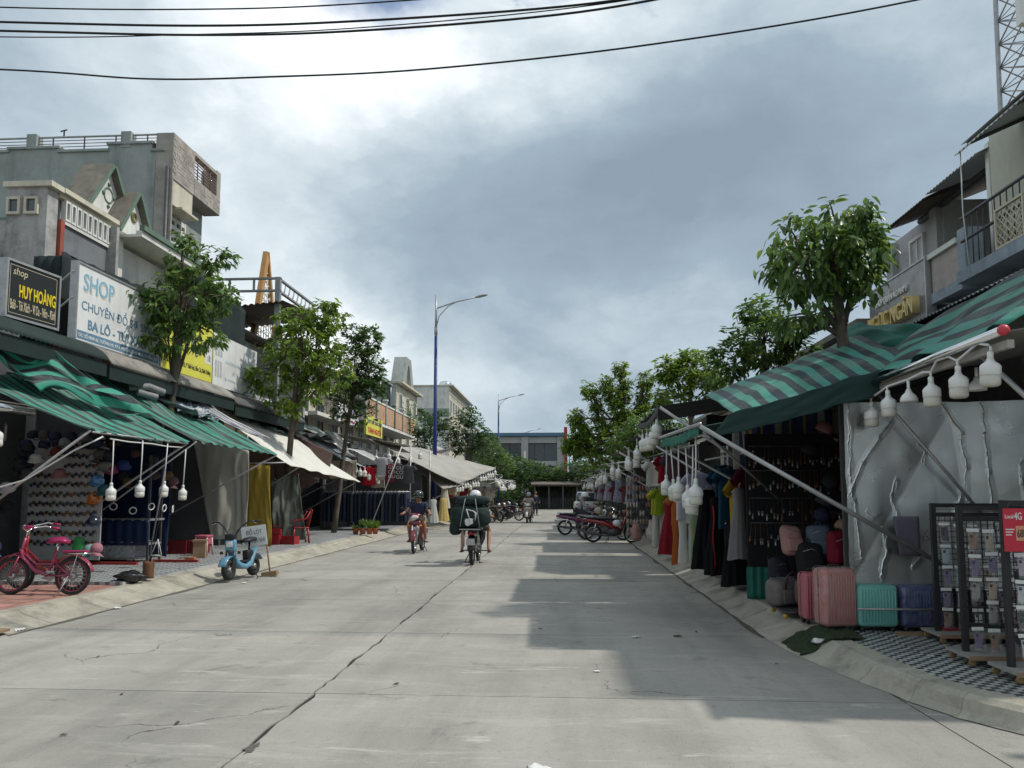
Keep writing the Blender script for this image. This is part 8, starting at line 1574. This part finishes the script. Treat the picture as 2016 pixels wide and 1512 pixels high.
tree('street_tree', 'right tree with big drooping leaves before the gold letter sign', (4.15, 10.7, .15), (3.80, 10.75, 4.9), lobes(10.75, [(3.75, 4.80, .80, .50, 6, 0), (3.25, 4.70, .40, .40, 2, -.1), (4.12, 4.85, .38, .38, 2.0, 0), (3.85, 5.35, .42, .25, 1.6, 0), (3.35, 4.10, .36, .34, 1.5, 0), (4.15, 4.35, .22, .22, .5, .1), (3.3, 5.15, .3, .2, .8, 0), (4.2, 5.3, .24, .18, .6, .1)], .7), 220, .185, .075, 9, LEAF, 21, .095, 1.25, jmin=6)
tree('street_tree', 'dark tree rising behind the green striped tarpaulin', (4.3, 16.0, .15), (4.2, 16.0, 4.6), lobes(16, [(4.2, 4.75, .75, .60, 5, 0), (4.75, 4.45, .55, .45, 2.4, 0), (3.55, 4.4, .45, .4, 1.6, 0), (4.1, 5.35, .36, .25, 1.3, 0), (3.35, 4.0, .4, .4, 1.2, 0)]), 240, .19, .07, 10, LEAF, 22, .07, .6)
tree('street_tree', 'yellow green tree between the feathery tree and the striped tarpaulin', (4.1, 24.2, .15), (4.05, 24.2, 5.0), lobes(24.2, [(4.05, 5.2, .9, .6, 5, 0), (3.4, 5.5, .4, .35, 1.4, 0), (4.7, 4.9, .6, .5, 2, 0), (4.1, 5.8, .4, .25, 1.2, 0), (3.5, 4.5, .6, .4, 1.6, 0)]), 240, .23, .09, 10, LEAFY, 23, .08, .6)
fing = []
for (x0, z0), (x1, z1) in (((2.36, 4.9), (1.5, 7.6)), ((3.2, 5.3), (2.45, 7.9)), ((3.6, 5.6), (3.3, 8.8)), ((4.2, 5.6), (4.75, 8.0)), ((1.3, 4.6), (.7, 5.9)), ((5.0, 5.0), (5.6, 6.8)), ((1.1, 3.9), (.35, 4.4))):
    for q in range(4): fing.append(((lerp(x0, x1, (q + .5) / 4), 42 + .4 * math.sin(q + x0 * 3), lerp(z0, z1, (q + .5) / 4)), (.42, .42, .52), 1.1))
fing += [((3.0, 42, 4.4), (2.0, 1.6, 1.2), 7), ((1.8, 42, 3.9), (1.1, 1.1, .9), 3), ((4.6, 42, 4.6), (1.3, 1.2, 1.0), 3.5)]
tree('feathery_tree', 'large tree with plume shaped boughs above the right stalls', (3.5, 42, .15), (3.3, 42, 5.6), fing, 1150, .27, .10, 11, LEAFY, 31, .16, .7, shell=.3)
tree('feathery_tree', 'second bushy tree beneath the plume shaped one', (3.9, 33, .15), (3.8, 33, 4.0), lobes(33, [(3.7, 4.1, 1.3, .9, 5, 0), (2.7, 3.6, .8, .7, 2, 0), (4.7, 4.4, .9, .8, 2.5, 0)]), 260, .26, .10, 9, LEAF, 32, .1, .6)
for i, (x, y, z, r_, m) in enumerate([(-4.9, 82, 3.6, 2.0, LEAFDK), (-2.6, 80, 3.0, 1.9, LEAFDK), (-.6, 81, 2.6, 1.5, LEAF), (1.2, 80, 3.3, 1.9, LEAFDK), (3.4, 79, 3.7, 2.2, LEAF), (6.0, 80, 4.2, 2.4, LEAFDK), (-7.5, 84, 4.5, 2.2, LEAFDK)]):
    tree('far_tree', ['far round tree before the dark glazing', 'far tree left of the concrete pole', 'small far tree by the low market roof', 'far dark tree before the red column', 'far leafy tree at the right of the red column', 'far tree furthest right at the crossing', 'far tree tucked behind the second lamp'][i], (x, y, 0), (x, y, z), lobes(y, [(x, z + .4, r_, r_ * .85, 5, 0), (x - r_ * .6, z - .5, r_ * .7, r_ * .6, 2, 0), (x + r_ * .6, z - .3, r_ * .7, r_ * .65, 2, 0)]), 190, .38, .19, 8, m, 60 + i, .12, .3, 'trees beyond the far crossing')
for i, (x, y) in enumerate([(-6.5, 78.5), (-4.8, 78), (-3.4, 78.5), (3.2, 78), (4.8, 78.5)]):
    t_ = thing('far_shrub', ['low far shrub behind the second lamp', 'low far shrub left of the market roof', 'low far shrub touching the market roof', 'low far shrub right of the market roof', 'low far shrub behind the right receding stalls'][i], 'shrub', (x, y, 0), 0, 'shrubs at the far crossing'); mb = MB(); g_ = random.Random(i + 90)
    for k_ in range(520): leaf(mb, Vector((g_.gauss(0, .75), g_.gauss(0, .5), abs(g_.gauss(.9, .65)))), Vector((g_.gauss(0, 1), g_.gauss(0, 1), .2)), Vector((g_.gauss(0, .6), g_.gauss(0, .6), 1)), .34, .17)
    mb.build('foliage', LEAFDK, t_); MB().tube([(0, 0, 0), (.1, 0, .8), (0, .1, 1.5)], [.06, .04, .02], 5).build('stem', BARK, t_)
# small planting on the left houses
for i, (x, y, z, m, lab) in enumerate([(-9.3, 24.6, 6.2, LEAFY, 'creeper hanging on the grey house wall'), (-9.4, 33.0, 6.4, LEAF, 'creeper spilling over the cream house balcony'), (-9.3, 47.0, 6.6, LEAF, 'potted shrub on the peach balcony')]):
    t_ = thing('creeper', lab, 'plant', (x, y, z), 0, 'balcony plants'); mb = MB(); g_ = random.Random(i + 5)
    for k_ in range(260): leaf(mb, Vector((g_.gauss(0, .35), g_.gauss(0, .45), g_.gauss(-.3, .55))), Vector((g_.gauss(0, 1), g_.gauss(0, 1), -.4)), Vector((g_.gauss(0, .5), g_.gauss(0, .5), 1)), .16, .08)
    mb.build('foliage', m, t_); MB().tube([(0, 0, .3), (-.05, .05, -.6), (0, 0, -1.2)], .02, 5).build('stem', BARK, t_)
# ------------------------------------------------------------------ far end of the street
fb = thing('glazed_building', 'wide far building with pale frame, dark glazing and blue roof edge', 'building', (-4.3, 95, 0)); Mf = Matrix.Translation((4.3, -95, 0)); B = lambda mb, n, m: mb.build(n, m, fb, M=Mf.copy())
PALEC = mat('pale_cladding', (.44, .45, .45), .7, .15, 1)
B(MB().b2(-30, .35, 92, 110, 0, 8.35), 'core', GLASS)
for x in (-17.5, -13.1, -8.9, -4.7, -.45): B(MB().b2(x, x + .8, 91.0, 91.98, 0, 8.3), 'column', PALEC)
for z0, z1 in ((7.55, 8.3), (4.85, 5.4), (2.4, 2.9)): 
    for x in (-30, -17.5 + .803, -13.1 + .803, -8.9 + .803, -4.7 + .803): B(MB().b2(x, {-30: -17.503}.get(x, x + 4.2 - .806 + (.2 if x == -17.5 + .803 else 0)) if x > -30 else -17.503, 91.2, 91.98, z0, z1), 'spandrel', PALEC)
for x in (-16, -14.8, -11.6, -10.4, -7.4, -6.2, -3.2, -2.0): B(MB().b2(x, x + .07, 91.9, 91.99, 5.4, 7.55), 'mullion', DARKSTEEL)
B(MB().b2(-30, .5, 90.8, 110, 8.353, 8.75), 'roof_edge', mat('roof_blue', (.10, .20, .30), .5, .2)); B(MB().b2(.36, .75, 90.7, 92, 0, 9.4), 'red_column', mat('fascia_red', (.42, .035, .025), .5, .15))
mk_ = thing('market_gate', 'low market roof and railings across the far crossing', 'shed', (-1.2, 78, 0))
MB().b2(-1.6, 3.0, -1.2, 2, 2.3, 2.45).build('roof', mat('rust_roof', (.16, .13, .11), .8, .3, 2), mk_); MB().add([(-1.8, -1.6, 2.46), (3.2, -1.6, 2.46), (3.2, 1, 2.8), (-1.8, 1, 2.8)], [(0, 1, 2, 3)]).build('roof_slope', MATS['rust_roof'], mk_, .04)
for i in range(4): MB().b2(-1.5 + i * 1.4, -1.36 + i * 1.4, -1.1, -.96, 0, 2.3).build('post', DARKSTEEL, mk_)
MB().b2(-1.6, 3.0, 2.0, 2.1, 0, 2.25).build('back_wall', INT, mk_)
for i in range(46): MB().b2(-5.9 + i * .25, -5.86 + i * .25, -1.05, -1.01, 0, 1.1).build('railing_bar', DARKSTEEL, mk_)
for i, (x0, x1, y, h_, m, lab) in enumerate([(-60, -32, 100, 7, GREYWALL, 'long grey building at the far crossing'), (-30, -12.5, 108, 11, CREAMW, 'cream building behind the far white house'), (12, 30, 86, 6, CREAMW, 'cream building right of the far crossing'), (30, 60, 92, 8, GREYWALL, 'grey building furthest right beyond the crossing'), (1.2, 9, 100, 5.0, PALEC, 'low pale building behind the far trees')]):
    t_ = thing('far_building', lab, 'building', ((x0 + x1) / 2, y, 0), 0, 'far buildings'); w_ = (x1 - x0) / 2
    MB().b2(-w_, w_, 0, 8, 0, h_).build('wall', m, t_); MB().b2(-w_ - .2, w_ + .2, -.4, 8.2, h_, h_ + .2).build('roof', GREYMET, t_)
    for q in range(int(w_ * 2 / 2.6)): window(t_, (-w_ + .8 + q * 2.6, -.003, 1.6 + (h_ > 5.5) * 1.6), (1, 0, 0), 1.3, 1.5, WHITEW, GLASS, 1)
# ------------------------------------------------------------------ overhead wires
WIRE = mat('wire_black', (.012, .012, .013), .6, .1)
def wire(label, pts, r_):
    P_ = [Vector(p) for p in pts]; out_ = []
    for i in range(len(P_) - 1):
        p0, p1, p2, p3 = P_[max(0, i - 1)], P_[i], P_[i + 1], P_[min(len(P_) - 1, i + 2)]
        for q in range(8):
            t = q / 8; out_.append(.5 * ((2 * p1) + (p2 - p0) * t + (2 * p0 - 5 * p1 + 4 * p2 - p3) * t * t + (3 * p1 - p0 - 3 * p2 + p3) * t ** 3))
    out_.append(P_[-1]); tag(MB().tube(out_, r_, 6).build('overhead_wire', WIRE), label, 'wire', 'overhead wires')
wire('lowest overhead wire sagging alone below the bundle', [(-22, 9.6, 8.6), (-12, 9, 7.3), (-7.2, 9, 6.98), (-5.2, 9, 6.78), (-3.6, 9, 6.75), (-1.6, 9, 6.78), (1.2, 9, 7.0), (4.4, 9, 7.45), (9, 9, 8.4), (16, 9, 10.2)], .011)
wire('topmost thin overhead wire', [(-22, 9.4, 9.2), (-12, 9, 8.2), (-7.2, 9, 7.82), (-4.5, 9, 7.68), (-2.5, 9, 7.67), (0, 9, 7.78), (3, 9, 8.05), (9, 9, 9.1), (16, 9, 10.9)], .009)
wire('thick overhead cable at the top of the bundle', [(-22, 9.4, 9.0), (-12, 9, 7.95), (-7.2, 9, 7.62), (-4.5, 9, 7.46), (-2.5, 9, 7.44), (0, 9, 7.52), (1.5, 9, 7.68), (4, 9, 8.05), (9, 9, 9.0), (16, 9, 10.7)], .014)
wire('thick overhead cable at the bottom of the bundle', [(-22, 9.5, 8.8), (-12, 9, 7.80), (-7.2, 9, 7.50), (-4.6, 9, 7.34), (-2.6, 9, 7.31), (0, 9, 7.42), (1.8, 9, 7.66), (4, 9, 8.0), (9, 9, 8.95), (16, 9, 10.6)], .014)
wire('thin wire twined along the lower cable', [(-22, 9.5, 8.7), (-12, 9.02, 7.76), (-7.2, 9.02, 7.43), (-4.6, 9.02, 7.36), (-2.6, 9.02, 7.36), (0, 9.02, 7.50), (1.8, 9.02, 7.72), (4, 9.02, 8.1), (9, 9, 9.05), (16, 9, 10.7)], .007)
# ------------------------------------------------------------------ litter and leaves on the road
LIT = mat('paper_white', (.70, .70, .68), .8, .1); DRYL = mat('dry_leaf', (.09, .06, .035), .9, .4, 20)
for i, (lab, x, y, s, m) in enumerate([('white paper sheet at the bottom edge of the road', -.12, 4.42, .11, LIT), ('white scrap on the shaded road', .80, 8.55, .05, LIT), ('white scrap in the left gutter', -6.0, 10.2, .07, LIT), ('torn plastic scraps at the left kerb end', -6.15, 8.5, .08, LIT), ('small white scrap by the scooter', -5.5, 13.2, .05, LIT), ('dark leaf on the road near the centre joint', -1.35, 6.35, .05, DRYL), ('dry leaf left of the centre joint', -2.6, 5.2, .05, DRYL), ('dry leaf on the left lane', -3.4, 5.9, .04, DRYL), ('dark leaf in the shaded lane', 1.5, 8.9, .05, DRYL), ('dry leaf at the shadow edge', -.25, 9.0, .05, DRYL), ('twig on the shaded road', 1.25, 8.62, .10, DRYL), ('dark pebble near the right gutter', 1.95, 7.3, .03, DRYL), ('scrap by the shadow corner', .3, 6.9, .03, LIT), ('dry leaf far left of the road', -4.4, 7.2, .04, DRYL), ('small leaf near the bottom left', -3.2, 4.9, .045, DRYL)]):
    g_ = random.Random(i); s = s if m is LIT else s * .5
    o = MB().grid(lambda u, v, s=s: ((u - .5) * s * 2 * (1 - .4 * abs(v - .5)), (v - .5) * s * (1.1 if m is LIT else .8), .006 + abs(nz3(u * 3 + i, v * 3)) * s * .5), 6, 5).build('litter', m, None, .002); o.location = (x, y, .002); o.rotation_euler = (0, 0, g_.uniform(0, 6)); tag(o, lab, 'litter', 'litter on the road')
tag(MB().b2(-.35, .25, -.16, .16, 0, .03).build('plank', WOOD), 'worn board lying at the end of the left kerb', 'board').location = (-6.35, 8.15, .035)
# broken concrete where the joint has crumbled
for i, (x, y, rx, ry) in enumerate([(-1.90, 4.72, .035, .10)]):
    n = 22; pts = [(x + rx * math.cos(a_ * 6.283 / n) * (1 + 1.3 * nz3(a_ * 1.7, i * 3 + .5)), y + ry * math.sin(a_ * 6.283 / n) * (1 + 1.3 * nz3(a_ * 1.7 + 5, i * 3 + .5)), .0035) for a_ in range(n)]
    MB().add(pts, [list(range(n))]).build('broken_edge', mat('broken_concrete', (.16, .15, .13), .95, .5, 30, bump=1.0, bs=60), road)

# grit washed into the gutters
GRIT = mat('gutter_grit', (.15, .135, .11), .95, .5, 9, bump=.6, bs=80)
def grit(x, y0, y1, sgn, seed, label):
    n = int((y1 - y0) / .12); vs = []
    for i in range(n + 1):
        y = lerp(y0, y1, i / n); w0 = .015 + .03 * abs(nz3(y * .9, seed)); w1 = .03 + .10 * max(0, nz3(y * .7, seed + 4)) + .03 * abs(nz3(y * 4, seed))
        vs += [(x - sgn * w0, y, .006), (x + sgn * w1, y, .0045)]
    o = MB().add(vs, [(2 * i, 2 * i + 1, 2 * i + 3, 2 * i + 2) if sgn > 0 else (2 * i, 2 * i + 2, 2 * i + 3, 2 * i + 1) for i in range(n)]).build('gutter_grit', GRIT); struct(o, 'stuff'); o['label'] = label; o['category'] = 'grit'
grit(-6.05, 8.2, 33, 1, 3, 'dark grit washed along the left gutter'); grit(2.18, 8.6, 60, -1, 9, 'dark grit washed along the right gutter')
